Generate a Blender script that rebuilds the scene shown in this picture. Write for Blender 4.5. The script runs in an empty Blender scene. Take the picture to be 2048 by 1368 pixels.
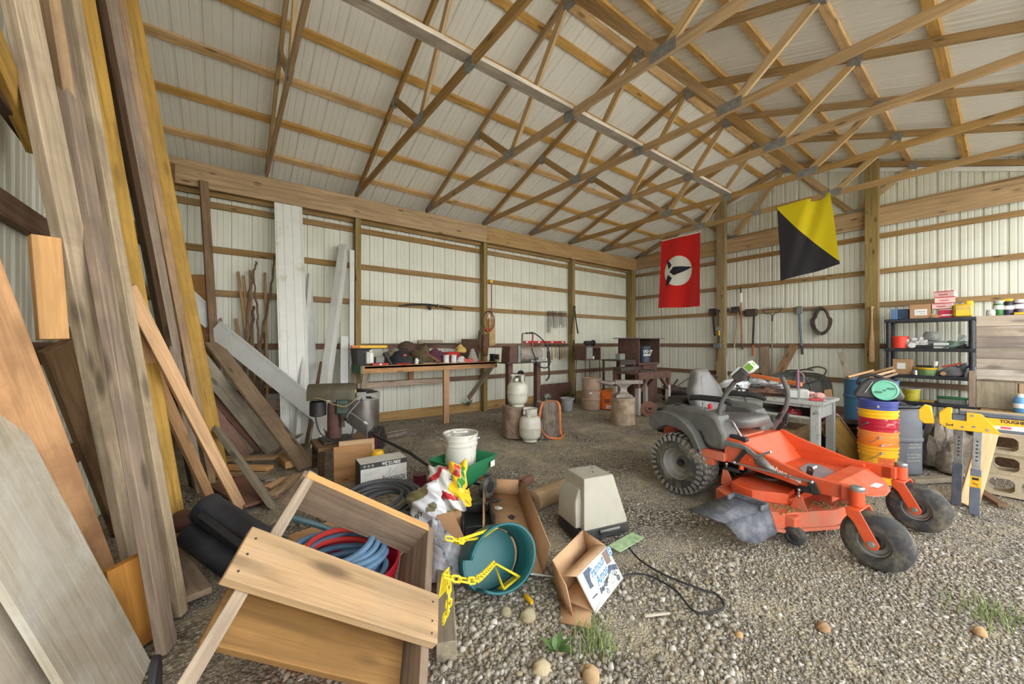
import bpy, math, random
import numpy as np
from mathutils import Vector, Matrix, Euler
random.seed(7); RNG = np.random.default_rng(11)
SC = bpy.context.scene; COL = SC.collection
PI = math.pi
def R(d): return math.radians(d)
# ---------- camera model, used to turn measured photograph points into places in the barn
FPX, HY, CH = 752.0, 686.0, 1.40
VD = Vector((.6026, .7981, 0)); RD = Vector((.7981, -.6026, 0)); CP = Vector((0, 0, CH))
def ray(px, py): return VD + RD*((px-1024)/FPX) + Vector((0, 0, (HY-py)/FPX))
def pl(px, py, n, d):
    n = Vector(n); D = ray(px, py); return CP + D*((d-n.dot(CP))/n.dot(D))
def G(px, py, z=0.0): return pl(px, py, (0, 0, 1), z)
def WY(px, py, y): return pl(px, py, (0, 1, 0), y)
def WX(px, py, x): return pl(px, py, (1, 0, 0), x)
def DP(px, py, d): return CP + ray(px, py)*d
# ---------- mesh builder
class MB:
    def __init__(s): s.v = []; s.f = []; s.m = []; s.mi = 0; s.M = None
    def add(s, vs, fs, M=None):
        b = len(s.v)
        if M is not None: vs = [M @ Vector(p) for p in vs]
        if s.M is not None: vs = [s.M @ Vector(p) for p in vs]
        s.v += [tuple(p) for p in vs]; s.f += [tuple(b+i for i in f) for f in fs]; s.m += [s.mi]*len(fs); return s
    def box(s, x0, x1, y0, y1, z0, z1, M=None):
        return s.add([(x0,y0,z0),(x1,y0,z0),(x1,y1,z0),(x0,y1,z0),(x0,y0,z1),(x1,y0,z1),(x1,y1,z1),(x0,y1,z1)],
                     [(3,2,1,0),(4,5,6,7),(0,1,5,4),(1,2,6,5),(2,3,7,6),(3,0,4,7)], M)
    def cbox(s, c, d, M=None):
        return s.box(c[0]-d[0]/2, c[0]+d[0]/2, c[1]-d[1]/2, c[1]+d[1]/2, c[2]-d[2]/2, c[2]+d[2]/2, M)
    def bar(s, p0, p1, w, t, up=(0,0,1)):
        p0 = Vector(p0); p1 = Vector(p1); L = (p1-p0).length
        return s.box(0, L, -w/2, w/2, -t/2, t/2, frame(p0, p1, up))
    def lathe(s, prof, n=24, M=None, caps=True, arc=None):
        vs = []; fs = []; k = len(prof); full = arc is None; nn = n if full else n+1
        for i in range(nn):
            a = 2*PI*i/n if full else arc[0]+(arc[1]-arc[0])*i/n
            c, q = math.cos(a), math.sin(a); vs += [(r*c, r*q, z) for r, z in prof]
        for i in range(n):
            j = (i+1) % nn
            for q in range(k-1): fs.append((i*k+q, j*k+q, j*k+q+1, i*k+q+1))
        if caps and full:
            if prof[0][0] > 1e-5: fs.append(tuple(i*k for i in range(n))[::-1])
            if prof[-1][0] > 1e-5: fs.append(tuple(i*k+k-1 for i in range(n)))
        return s.add(vs, fs, M)
    def cyl(s, p0, p1, r0, r1=None, n=14, caps=True):
        r1 = r0 if r1 is None else r1; p0 = Vector(p0); p1 = Vector(p1)
        return s.lathe([(r0, 0), (r1, (p1-p0).length)], n, zframe(p0, p1), caps)
    def tube(s, pts, r, n=8, closed=False, caps=True):
        P = [Vector(p) for p in pts]; N = len(P); rr = r if isinstance(r, (list, tuple)) else [r]*N
        vs = []; fs = []; prev = None
        for i in range(N):
            a = P[(i-1) % N] if closed or i > 0 else P[i]; b = P[(i+1) % N] if closed or i < N-1 else P[i]
            t = (b-a).normalized() if (b-a).length > 1e-9 else Vector((0,0,1))
            if prev is None:
                u = t.orthogonal().normalized()
            else:
                u = prev - t*prev.dot(t); u = u.normalized() if u.length > 1e-6 else t.orthogonal().normalized()
            prev = u; w = t.cross(u)
            for k in range(n):
                q = 2*PI*k/n; vs.append(P[i]+(u*math.cos(q)+w*math.sin(q))*rr[i])
        for i in range(N if closed else N-1):
            j = (i+1) % N
            for k in range(n): fs.append((i*n+k, i*n+(k+1) % n, j*n+(k+1) % n, j*n+k))
        if not closed and caps: fs.append(tuple(range(n))[::-1]); fs.append(tuple((N-1)*n+k for k in range(n)))
        return s.add(vs, fs)
    def prism(s, poly, z0, z1, M=None):
        n = len(poly)
        a = sum(poly[i][0]*poly[(i+1) % n][1]-poly[(i+1) % n][0]*poly[i][1] for i in range(n))
        if a < 0: poly = poly[::-1]
        vs = [(x, y, z0) for x, y in poly]+[(x, y, z1) for x, y in poly]
        return s.add(vs, [tuple(range(n))[::-1], tuple(range(n, 2*n))]+[(i, (i+1) % n, n+(i+1) % n, n+i) for i in range(n)], M)
    def ball(s, c, r, nu=14, nv=9, M=None):
        r = (r, r, r) if not isinstance(r, (tuple, list)) else r
        prof = [(math.sin(PI*i/nv), -math.cos(PI*i/nv)) for i in range(nv+1)]; prof[0] = (0, -1); prof[-1] = (0, 1)
        Q = Matrix.Translation(c) @ Matrix.Diagonal((r[0], r[1], r[2], 1))
        return s.lathe(prof, nu, Q if M is None else M @ Q, False)
    def loft(s, rings, closed=True, caps=True):
        k = len(rings[0]); vs = [p for q in rings for p in q]; fs = []
        for i in range(len(rings)-1):
            for j in range(k if closed else k-1):
                b = (j+1) % k; fs.append((i*k+j, i*k+b, (i+1)*k+b, (i+1)*k+j))
        if caps and closed: fs.append(tuple(range(k))[::-1]); fs.append(tuple((len(rings)-1)*k+j for j in range(k)))
        return s.add(vs, fs)
    def grid(s, fn, nu, nv):
        vs = [fn(i/nu, j/nv) for i in range(nu+1) for j in range(nv+1)]
        return s.add(vs, [(i*(nv+1)+j, (i+1)*(nv+1)+j, (i+1)*(nv+1)+j+1, i*(nv+1)+j+1) for i in range(nu) for j in range(nv)])
    def build(s, name, mat, parent=None, M=None, bevel=0, sharp=35, solid=0, sub=0, seg=2):
        me = bpy.data.meshes.new(name); me.from_pydata(s.v, [], s.f)
        mats = mat if isinstance(mat, (list, tuple)) else [mat]
        for q in mats: me.materials.append(q)
        if len(mats) > 1: me.polygons.foreach_set('material_index', s.m)
        me.validate(); me.shade_smooth(); me.set_sharp_from_angle(angle=R(sharp)); me.update()
        o = bpy.data.objects.new(name, me); COL.objects.link(o)
        if parent is not None: o.parent = parent
        if M is not None: o.matrix_basis = M
        if sub:
            q = o.modifiers.new('s', 'SUBSURF'); q.levels = q.render_levels = sub
        if solid:
            q = o.modifiers.new('t', 'SOLIDIFY'); q.thickness = solid; q.offset = 0
        if bevel:
            q = o.modifiers.new('b', 'BEVEL'); q.width = bevel; q.segments = seg; q.limit_method = 'ANGLE'; q.angle_limit = R(40)
        return o
def frame(p0, p1, up=(0,0,1)):          # local X along p0-p1, local Z close to up
    p0 = Vector(p0); x = (Vector(p1)-p0).normalized(); u = Vector(up); y = u.cross(x)
    if y.length < 1e-5: y = Vector((0, 1, 0)).cross(x)
    if y.length < 1e-5: y = Vector((1, 0, 0)).cross(x)
    y.normalize(); z = x.cross(y)
    return Matrix(((x.x,y.x,z.x,p0.x),(x.y,y.y,z.y,p0.y),(x.z,y.z,z.z,p0.z),(0,0,0,1)))
def zframe(p0, p1, hint=(1,0,0)):       # local Z along p0-p1
    p0 = Vector(p0); z = (Vector(p1)-p0).normalized(); x = Vector(hint); x = x-z*x.dot(z)
    if x.length < 1e-4: x = Vector((0,1,0))-z*z.y
    x.normalize(); y = z.cross(x)
    return Matrix(((x.x,y.x,z.x,p0.x),(x.y,y.y,z.y,p0.y),(x.z,y.z,z.z,p0.z),(0,0,0,1)))
def TR(x=0, y=0, z=0, rz=0, rx=0, ry=0):
    return Matrix.Translation((x, y, z)) @ Euler((R(rx), R(ry), R(rz))).to_matrix().to_4x4()
def wm(o):
    m = o.matrix_basis.copy(); q = o.parent
    while q: m = q.matrix_basis @ m; q = q.parent
    return m
def tag(o, label, cat=None, group=None, kind=None):
    if label: o['label'] = label
    if cat: o['category'] = cat
    if group: o['group'] = group
    if kind: o['kind'] = kind
    return o
def thing(name, label, cat, loc=(0,0,0), rz=0, group=None, rx=0, ry=0, M=None):
    o = bpy.data.objects.new(name, None); COL.objects.link(o); o.empty_display_size = .05
    o.matrix_basis = M if M is not None else TR(loc[0], loc[1], loc[2], rz, rx, ry)
    return tag(o, label, cat, group)
def board(name, p0, p1, w, t, mat, parent=None, up=(0,0,1), bevel=.003, cut=None):
    """a sawn board with its grain along its own X; cut slants the far end"""
    p0 = Vector(p0); p1 = Vector(p1); L = (p1-p0).length; b = MB()
    if cut: b.prism([(0, -w/2), (L, -w/2), (L-cut, w/2), (0, w/2)], -t/2, t/2)
    else: b.box(0, L, -w/2, w/2, -t/2, t/2)
    M = frame(p0, p1, up)
    if parent is not None: M = wm(parent).inverted() @ M
    return b.build(name, mat, parent, M, bevel=bevel)
def copy_tree(o, parent=None):
    c = o.copy(); COL.objects.link(c)
    if parent is not None: c.parent = parent
    for ch in [q for q in bpy.data.objects if q.parent == o]: copy_tree(ch, c)
    return c
def kids_copy(o, label, M, group=None):
    c = copy_tree(o); c.matrix_basis = M; c['label'] = label
    if group: c['group'] = group
    return c
def text(name, s, size, mat, parent, M, align='LEFT', sx=1.0, bold=0, shear=0):
    cu = bpy.data.curves.new(name, 'FONT'); cu.body = s; cu.size = size; cu.align_x = align; cu.align_y = 'CENTER'; cu.offset = bold; cu.shear = shear
    cu.resolution_u = 3; cu.extrude = .0006; cu.materials.append(mat); o = bpy.data.objects.new(name, cu); COL.objects.link(o)
    me = bpy.data.meshes.new_from_object(o); bpy.data.objects.remove(o); me.materials.clear(); me.materials.append(mat); o = bpy.data.objects.new(name, me); COL.objects.link(o)
    o.parent = parent; o.matrix_basis = M @ Matrix.Diagonal((sx, 1, 1, 1)); return o
def face(o, xdir, ydir):                # a frame at o whose local X,Y run along xdir,ydir on a surface
    x = Vector(xdir).normalized(); y = Vector(ydir); y = (y-x*y.dot(x)).normalized(); z = x.cross(y); o = Vector(o)
    return Matrix(((x.x,y.x,z.x,o.x),(x.y,y.y,z.y,o.y),(x.z,y.z,z.z,o.z),(0,0,0,1)))
def spline(pts, n=8, closed=False):     # Catmull-Rom through pts
    P = [Vector(p) for p in pts]; N = len(P); out = []
    for i in range(N if closed else N-1):
        a, b, c, d = (P[(i-1) % N], P[i], P[(i+1) % N], P[(i+2) % N]) if closed else (P[max(i-1,0)], P[i], P[i+1], P[min(i+2,N-1)])
        for k in range(n):
            t = k/n; out.append(.5*((2*b)+(c-a)*t+(2*a-5*b+4*c-d)*t*t+(3*b-a-3*c+d)*t**3))
    if not closed: out.append(P[-1])
    return out
# ---------- materials
def lin(c):
    if isinstance(c, str): c = tuple(int(c[i:i+2], 16) for i in (0, 2, 4))
    if max(c) > 1.001 or isinstance(c[0], int): c = tuple(q/255 for q in c)
    return tuple((q/12.92 if q <= .04045 else ((q+.055)/1.055)**2.4) for q in c[:3])+(1,)
class NT:
    def __init__(s, name):
        s.mat = bpy.data.materials.new(name); s.mat.use_nodes = True; s.t = s.mat.node_tree; s.b = s.t.nodes['Principled BSDF']
    def n(s, ty, ins=None, **kw):
        o = s.t.nodes.new('ShaderNode'+ty)
        for k, q in kw.items(): setattr(o, k, q)
        for k, q in (ins or {}).items():
            if hasattr(q, 'is_output'): s.t.links.new(q, o.inputs[k])
            else: o.inputs[k].default_value = q
        return o
    def set(s, k, q):
        if hasattr(q, 'is_output'): s.t.links.new(q, s.b.inputs[k])
        else: s.b.inputs[k].default_value = q
    def mix(s, f, a, b, bt='MIX'):
        o = s.n('Mix', None, data_type='RGBA', blend_type=bt)
        for i, q in ((0, f), (6, a), (7, b)):
            if hasattr(q, 'is_output'): s.t.links.new(q, o.inputs[i])
            else: o.inputs[i].default_value = q
        return o.outputs[2]
    def ramp(s, x, stops, interp='LINEAR'):
        o = s.n('ValToRGB', {'Fac': x}); e = o.color_ramp.elements; o.color_ramp.interpolation = interp
        while len(e) < len(stops): e.new(.5)
        for q, (p, c) in zip(e, stops): q.position = p; q.color = c if len(c) == 4 else tuple(c)+(1,)
        return o.outputs[0]
    def math(s, op, a, b=0.0, c=0.0):
        o = s.n('Math', {0: a, 1: b, 2: c}, operation=op); return o.outputs[0]
    def noise(s, v, sc, det=4, rough=.6, dist=0):
        return s.n('TexNoise', {'Vector': v, 'Scale': sc, 'Detail': det, 'Roughness': rough, 'Distortion': dist}).outputs['Fac']
    def bump(s, h, st=.3, d=.01):
        s.set('Normal', s.n('Bump', {'Height': h, 'Strength': st, 'Distance': d}).outputs[0])
W0 = (0,0,0,1); W1 = (1,1,1,1)
def wood(name, c, dark=.55, grain=1.0, var=.25, rough=.8, knots=1.0, stain=None, st_amt=.5):
    m = NT(name); tc = m.n('TexCoord').outputs['Object']; rnd = m.n('ObjectInfo').outputs['Random']
    off = m.n('VectorMath', {0: tc, 1: m.n('CombineXYZ', {'X': m.math('MULTIPLY', rnd, 37.), 'Y': m.math('MULTIPLY', rnd, 11.), 'Z': m.math('MULTIPLY', rnd, 23.)}).outputs[0]}, operation='ADD').outputs[0]
    v = m.n('Mapping', {'Vector': off, 'Scale': (.9, 16, 16)}).outputs[0]
    g1 = m.noise(v, 2.2*grain, 5, .6, .6); v2 = m.n('Mapping', {'Vector': off, 'Scale': (1.6, 70, 70)}).outputs[0]
    g2 = m.noise(v2, 2.0, 3, .6); big = m.noise(off, 2.3, 3, .5)
    C = lin(c); D = tuple(q*dark for q in C[:3])+(1,); Lc = tuple(min(1, q*1.22) for q in C[:3])+(1,)
    col = m.ramp(g1, [(.34, D), (.5, C), (.66, Lc)])
    col = m.mix(m.math('MULTIPLY', m.ramp(g2, [(.38, W1), (.55, W0)]), .35), col, D)
    col = m.mix(m.math('MULTIPLY', m.ramp(big, [(.35, W0), (.7, W1)]), .35), col, tuple(q*.72 for q in C[:3])+(1,))
    if knots:
        kv = m.n('Mapping', {'Vector': off, 'Scale': (2.1, 7, 7)}).outputs[0]
        vo = m.n('TexVoronoi', {'Vector': kv, 'Scale': 1.0, 'Randomness': 1.0}).outputs['Distance']
        k = m.ramp(vo, [(.09*knots, W1), (.2*knots, W0)])
        col = m.mix(m.math('MULTIPLY', k, .75), col, tuple(q*.22 for q in C[:3])+(1,))
    if stain:
        sn = m.noise(off, 3.1, 5, .65, .5)
        col = m.mix(m.math('MULTIPLY', m.ramp(sn, [(.45, W0), (.62, W1)]), st_amt), col, lin(stain))
    hsv = m.n('HueSaturation', {'Color': col, 'Value': m.math('MULTIPLY_ADD', rnd, var, 1-var/2), 'Saturation': m.math('MULTIPLY_ADD', rnd, -.25, 1.08)}).outputs[0]
    m.set('Base Color', hsv); m.set('Roughness', rough); m.set('Specular IOR Level', .25); m.bump(m.math('ADD', g1, m.math('MULTIPLY', g2, .5)), .35, .004)
    return m.mat
def plain(name, c, rough=.5, metal=0, var=.12, sc=6, dirt=None, d_amt=.5, d_lo=.45, d_hi=.65, d_sc=5, bump=0, b_sc=60, spec=.5, trans=0, alpha=1, sheen=0, coat=0):
    m = NT(name); tc = m.n('TexCoord').outputs['Object']; C = lin(c); n1 = m.noise(tc, sc, 4)
    col = m.ramp(n1, [(.3, tuple(q*(1-var) for q in C[:3])+(1,)), (.7, tuple(min(1, q*(1+var)) for q in C[:3])+(1,))]); ro = rough
    if dirt:
        f = m.math('MULTIPLY', m.ramp(m.noise(tc, d_sc, 6, .65, .3), [(d_lo, W0), (d_hi, W1)]), d_amt); col = m.mix(f, col, lin(dirt))
        ro = m.math('MULTIPLY_ADD', f, .85-rough, rough)
        if metal: m.set('Metallic', m.math('MULTIPLY_ADD', f, -metal*.9, metal))
    elif metal: m.set('Metallic', metal)
    m.set('Base Color', col); m.set('Roughness', ro); m.set('Specular IOR Level', spec)
    if bump: m.bump(m.noise(tc, b_sc, 3), bump, .004)
    if trans: m.set('Transmission Weight', trans); m.set('IOR', 1.3)
    if alpha < 1: m.set('Alpha', alpha)
    if coat: m.set('Coat Weight', coat)
    return m.mat
# ================= the barn: siding, framing, roof, ground =================
RY_, RZ_, RS = 2.88, 5.25, .36                 # ridge line and roof pitch
def roofz(y): return RZ_-RS*abs(y-RY_)
M_SIDE = plain('cream_steel', (214, 215, 200), .45, var=.04, sc=1.5, dirt=(176, 176, 156), d_amt=.25, d_sc=1.2)
M_ROOF = plain('roof_steel', (234, 232, 222), .4, var=.04, sc=1.0, dirt=(196, 194, 182), d_amt=.2, d_sc=1)
M_HEAD = wood('header_pine', (176, 144, 98), .66, .7, .12, knots=.8)
M_POST = wood('treated_post', (150, 130, 84), .66, .8, .12, knots=.7)
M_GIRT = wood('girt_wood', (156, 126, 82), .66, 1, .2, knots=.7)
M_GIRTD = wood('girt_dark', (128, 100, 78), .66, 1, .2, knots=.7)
M_PURL = wood('purlin_fir', (212, 170, 104), .68, 1, .15, knots=.9, stain=(150, 108, 62), st_amt=.3)
M_TRUS = wood('truss_pine', (168, 136, 90), .7, 1, .22, knots=.7)
M_TRUSW = wood('truss_web', (194, 164, 118), .7, 1, .2, knots=.8)
M_GALV = plain('galvanised', (150, 152, 150), .45, .7, var=.25, sc=25, dirt=(120, 116, 108), d_amt=.4, bump=.3, b_sc=90)
M_GREYB = wood('weathered_board', (214, 204, 188), .7, 1, .2, stain=(150, 138, 126), st_amt=.4)
PITCH = .243
RIB = [(0, 0), (.011, .019), (.036, .019), (.047, 0), (.098, 0), (.104, .005), (.116, .005), (.122, 0), (.166, 0), (.172, .005), (.184, .005), (.190, 0)]
def ribs(a, b):
    out = []; k = math.floor(a/PITCH)
    while k*PITCH < b:
        out += [(k*PITCH+x, d) for x, d in RIB if a <= k*PITCH+x <= b]; k += 1
    return [(a, 0)]+out+[(b, 0)]
def sheet(name, pts):                            # pts: list of (bottom, top) pairs
    b = MB(); vs = [p for q in pts for p in q]
    b.add(vs, [(2*i, 2*i+2, 2*i+3, 2*i+1) for i in range(len(pts)-1)])
    return b.build(name, M_SIDE, sharp=12)
def struct(o, label=None): return tag(o, label, None, None, 'structure')
XL, XR, YB, YF = -.84, 9.60, 6.775, -.95
struct(sheet('wall_back', [((x, YB+d, -.05), (x, YB+d, 3.93)) for x, d in ribs(XL, XR)]), 'cream ribbed steel side wall behind the workbench')
struct(sheet('wall_right', [((XR+d, y, -.05), (XR+d, y, roofz(y)+.05)) for y, d in ribs(YF, YB)]), 'cream ribbed steel gable wall behind the shelves')
struct(sheet('wall_left', [((XL-d, y, -.05), (XL-d, y, roofz(y)+.02)) for y, d in ribs(YF, YB)]), 'cream ribbed steel wall behind the leaning lumber')
def roof(name, y0, y1, label):
    b = MB(); n = len(ribs(-1.0, 9.9)); vs = []
    for x, d in ribs(-1.0, 9.9):
        for y in (y0, y1): vs.append((x, y, roofz(y)+.045+d))
    b.add(vs, [(2*i, 2*i+1, 2*i+3, 2*i+2) for i in range(n-1)])
    o = b.build(name, M_ROOF, sharp=12); struct(o, label)
roof('ceiling_back', RY_, 6.95, 'pale ribbed steel roof slope above the back wall')
roof('ceiling_front', -1.25, RY_, 'pale ribbed steel roof slope on the open side')
tn = [0]
def trim(p0, p1, w, t, mat, up=(0,0,1), label=None):
    tn[0] += 1; return struct(board('trim_%d' % tn[0], p0, p1, w, t, mat, None, up), label)
# header beams: width stands upright (local Y), so 'up' is the wall normal
trim((-.83, 6.57, 3.66), (4.29, 6.57, 3.66), .34, .04, M_HEAD, (0,-1,0), 'wide pine header beam along the back wall, left length')
trim((4.292, 6.57, 3.66), (9.50, 6.57, 3.66), .34, .04, M_HEAD, (0,-1,0), 'wide pine header beam along the back wall, right length')
trim((-.83, 6.71, 3.62), (9.50, 6.71, 3.62), .36, .035, M_GIRT, (0,-1,0), 'second header board behind the back wall posts')
trim((9.50, 6.55, 3.70), (9.50, YF, 3.70), .335, .04, M_HEAD, (-1,0,0), 'wide knotty header beam across the gable wall')
for x in (-.61, 1.745, 4.29, 6.92): trim((x, 6.66, -.1), (x, 6.66, 3.5), .09, .14, M_POST, (0,-1,0), 'treated post of the back wall')
trim((9.36, 6.64, -.1), (9.36, 6.64, 3.55), .17, .16, M_POST, (0,-1,0), 'treated corner post')
for y in (4.15, 1.52): trim((9.41, y, -.1), (9.41, y, roofz(y)-.02), .18, .14, M_POST, (-1,0,0), 'treated post of the gable wall')
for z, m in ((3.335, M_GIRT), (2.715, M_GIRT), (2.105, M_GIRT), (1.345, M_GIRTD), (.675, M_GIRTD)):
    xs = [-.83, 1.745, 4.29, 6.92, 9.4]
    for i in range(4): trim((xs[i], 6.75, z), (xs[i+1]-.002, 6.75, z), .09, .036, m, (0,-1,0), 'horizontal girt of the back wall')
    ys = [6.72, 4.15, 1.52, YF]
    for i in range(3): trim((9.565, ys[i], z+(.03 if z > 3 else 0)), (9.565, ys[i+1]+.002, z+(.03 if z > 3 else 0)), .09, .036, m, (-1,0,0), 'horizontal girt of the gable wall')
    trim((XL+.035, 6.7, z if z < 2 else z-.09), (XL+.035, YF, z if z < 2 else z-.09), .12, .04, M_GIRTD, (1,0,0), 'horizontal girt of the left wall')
trim((-.76, 6.745, .06), (9.5, 6.745, .06), .2, .04, M_HEAD, (0,-1,0), 'skirt board at the foot of the back wall')
trim((9.56, 6.7, .06), (9.56, YF, .06), .2, .04, M_GIRTD, (-1,0,0), 'skirt board at the foot of the gable wall')
# white flashing under the gable rafters
M_WHITE = plain('white_vinyl', (226, 228, 224), .4, var=.04, dirt=(170, 168, 150), d_amt=.35, d_sc=3)
trim((9.57, YF, roofz(YF)-.14), (9.57, RY_, roofz(RY_)-.14), .07, .01, M_WHITE, (-1,0,0), 'white flashing under the gable rafter')
trim((9.57, 6.7, roofz(6.7)-.14), (9.57, RY_, roofz(RY_)-.14), .07, .01, M_WHITE, (-1,0,0), 'white flashing under the far gable rafter')
for y in (6.29, 5.70, 5.09, 4.50, 3.92, 3.33, 3.0, 2.76, 2.4, 1.73, 1.07, .43, -.2, -.85):
    sgn = 1 if y > RY_ else -1
    trim((-.95, y, roofz(y)+.021), (9.75, y, roofz(y)+.021), .09, .038, M_PURL, (0, sgn*RS, 1), 'long fir purlin under the roof')
# roof trusses
def truss(x, label):
    t = thing('roof_truss', label, 'truss', (x, RY_, 3.83), 0, 'roof trusses')
    sl = math.hypot(1, RS); c = .045*sl
    P = lambda y, z: (x, y, z)
    for s in (1, -1):
        e = 3.72
        board('top_chord', P(RY_+s*e, roofz(RY_+s*e)-c), P(RY_+.0*s, RZ_-c), .088, .038, M_TRUS, t, (1,0,0))
    board('bottom_chord', P(RY_+3.72, 3.876), P(RY_-3.72, 3.876), .088, .038, M_TRUS, t, (1,0,0))
    for s in (1, -1):
        n = RY_+s*1.08; q = RY_+s*1.86
        board('web', P(RY_+s*.06, RZ_-.12), P(n-s*.02, 3.9), .088, .036, M_TRUSW if s > 0 else M_TRUS, t, (1,0,0))
        board('web', P(q, roofz(q)-.08), P(n+s*.05, 3.9), .088, .036, M_TRUS if s > 0 else M_TRUSW, t, (1,0,0))
    pb = lambda y, z, dy, dz, tilt=0: MB().cbox((0,0,0), (.05, dy, dz)).build('gusset_plate', M_GALV, t, TR(0, y-RY_, z-3.83, 0, tilt))
    pb(RY_, RZ_-.12, .16, .14); a = math.degrees(math.atan(RS))
    for s in (1, -1):
        pb(RY_+s*1.1, 3.89, .24, .11); pb(RY_+s*1.86, roofz(RY_+1.86)-.09, .12, .1, -s*a); pb(RY_+s*3.5, 3.9, .22, .09)
    pb(RY_, 3.876, .14, .09)
    return t
TL = ['first roof truss from the leaning lumber, nearest the camera', 'second roof truss from the leaning lumber', 'third roof truss from the leaning lumber', 'middle roof truss, fourth from the leaning lumber',
      'fourth roof truss counted from the gable wall', 'third roof truss counted from the gable wall, flag strings tied beside it', 'roof truss one bay in front of the gable wall, flags hanging from it']
for k in range(7): truss(.45+1.26*k, TL[k])
truss(9.555, 'end roof truss flat against the gable wall')
# long brace planks lying across the bottom chords
b1 = board('brace_plank', (-.9, 2.9, 3.94), (1.70, 2.9, 3.94), .18, .038, M_GREYB, None, (0,-.25,1)); tag(b1, 'weathered grey brace plank under the roof, length nearest the lumber', 'plank', 'brace planks')
for i, (a, b) in enumerate(((1.715, 2.95), (2.98, 4.21), (4.24, 5.47), (5.50, 6.74))):
    q = board('brace_plank', (a, 2.9, 3.94), (b, 2.9, 3.94), .18, .036, M_GREYB, None, (0,-.25,1))
    tag(q, ['whitish brace plank between the second and third roof trusses', 'whitish brace plank between the third and fourth roof trusses', 'grey brace plank between the fourth and fifth roof trusses', 'grey brace plank nearest the gable wall'][i], 'plank', 'brace planks')
# ---------- ground
def ground_mat():
    m = NT('gravel_ground'); v = m.n('TexCoord').outputs['Object']
    w = m.n('VectorMath', {0: v, 1: m.n('VectorMath', {0: m.n('TexNoise', {'Vector': v, 'Scale': 30., 'Detail': 2.}).outputs['Color'], 'Scale': .012}, operation='SCALE').outputs[0]}, operation='ADD').outputs[0]
    cell = m.n('TexVoronoi', {'Vector': w, 'Scale': 46., 'Randomness': 1.}); cell2 = m.n('TexVoronoi', {'Vector': w, 'Scale': 95., 'Randomness': 1.})
    def stones(c):
        x = m.n('SeparateColor', {'Color': c.outputs['Color']}).outputs[0]
        return m.ramp(x, [(0, lin((128,123,113))), (.3, lin((168,162,152))), (.55, lin((194,187,175))), (.75, lin((184,171,147))), (.92, lin((216,210,200))), (1, lin((236,232,225)))])
    st = m.mix(m.ramp(cell.outputs['Distance'], [(.30, W0), (.62, W1)]), stones(cell), lin((92,86,74)))
    st2 = m.mix(m.ramp(cell2.outputs['Distance'], [(.35, W0), (.7, W1)]), stones(cell2), lin((126,117,98)))
    n1 = m.noise(v, .85, 5, .6, .3); n2 = m.noise(v, 9, 5, .7); fine = m.noise(v, 140, 3, .7)
    dirt = m.ramp(n2, [(.3, lin((154,142,114))), (.55, lin((182,170,142))), (.75, lin((204,192,166)))])
    dirt = m.mix(m.math('MULTIPLY', m.ramp(fine, [(.5, W0), (.62, W1)]), .5), dirt, lin((206,198,182)))
    big = m.ramp(n1, [(.46, W0), (.6, W1)]); f1 = m.math('MULTIPLY', big, m.ramp(n2, [(.25, W0), (.5, W1)]))
    mid = m.mix(m.ramp(m.noise(v, 3.5, 5, .7), [(.40, W0), (.52, W1)]), dirt, st2)
    col = m.mix(f1, mid, st)
    sx = m.n('SeparateXYZ', {'Vector': v}); shade = m.ramp(m.math('SUBTRACT', sx.outputs[0], m.math('MULTIPLY', sx.outputs[1], .12)), [(.0, W1), (.06, W0)])
    m.set('Base Color', col); m.set('Roughness', .92); m.set('Specular IOR Level', .2)
    h = m.math('ADD', m.math('MULTIPLY', m.ramp(cell.outputs['Distance'], [(.1, W1), (.7, W0)]), f1), m.math('MULTIPLY', m.ramp(cell2.outputs['Distance'], [(.1, W1), (.7, W0)]), .45))
    m.bump(m.math('ADD', h, m.math('MULTIPLY', fine, .3)), 1.0, .014); return m.mat
M_GRND = ground_mat()
gz = lambda x, y: .010*math.sin(1.7*x+.6*y)*math.sin(1.3*y-.4*x)+.006*math.sin(4.1*x-2*y)-.004
b = MB(); b.grid(lambda u, v: (-1.5+11.4*u, -2.5+9.6*v, gz(-1.5+11.4*u, -2.5+9.6*v)-.006), 150, 120)
struct(b.build('floor', M_GRND, sharp=180), 'gravel and packed dirt floor of the barn')
M_OUT = plain('outdoor_gravel', (200, 196, 186), .9, var=.15, sc=3)
b = MB(); b.box(-60, 60, -60, 60, -.25, -.05); struct(b.build('ground_outside', M_OUT), 'pale gravel yard outside the barn')
def stone_mat():
    m = NT('gravel_stone'); rnd = m.n('NewGeometry').outputs['Random Per Island']; v = m.n('TexCoord').outputs['Object']
    c = m.ramp(rnd, [(0, lin((112,106,94))), (.25, lin((142,135,121))), (.5, lin((166,158,144))), (.68, lin((158,143,116))), (.8, lin((176,168,152))), (.95, lin((190,184,173))), (1, lin((212,206,196)))])
    n = m.noise(v, 60, 4); c = m.mix(m.math('MULTIPLY', n, .3), c, lin((110,104,92)))
    m.set('Base Color', c); m.set('Roughness', .9); m.set('Specular IOR Level', .25); m.bump(n, .3, .003); return m.mat
M_STONE = stone_mat()
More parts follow.
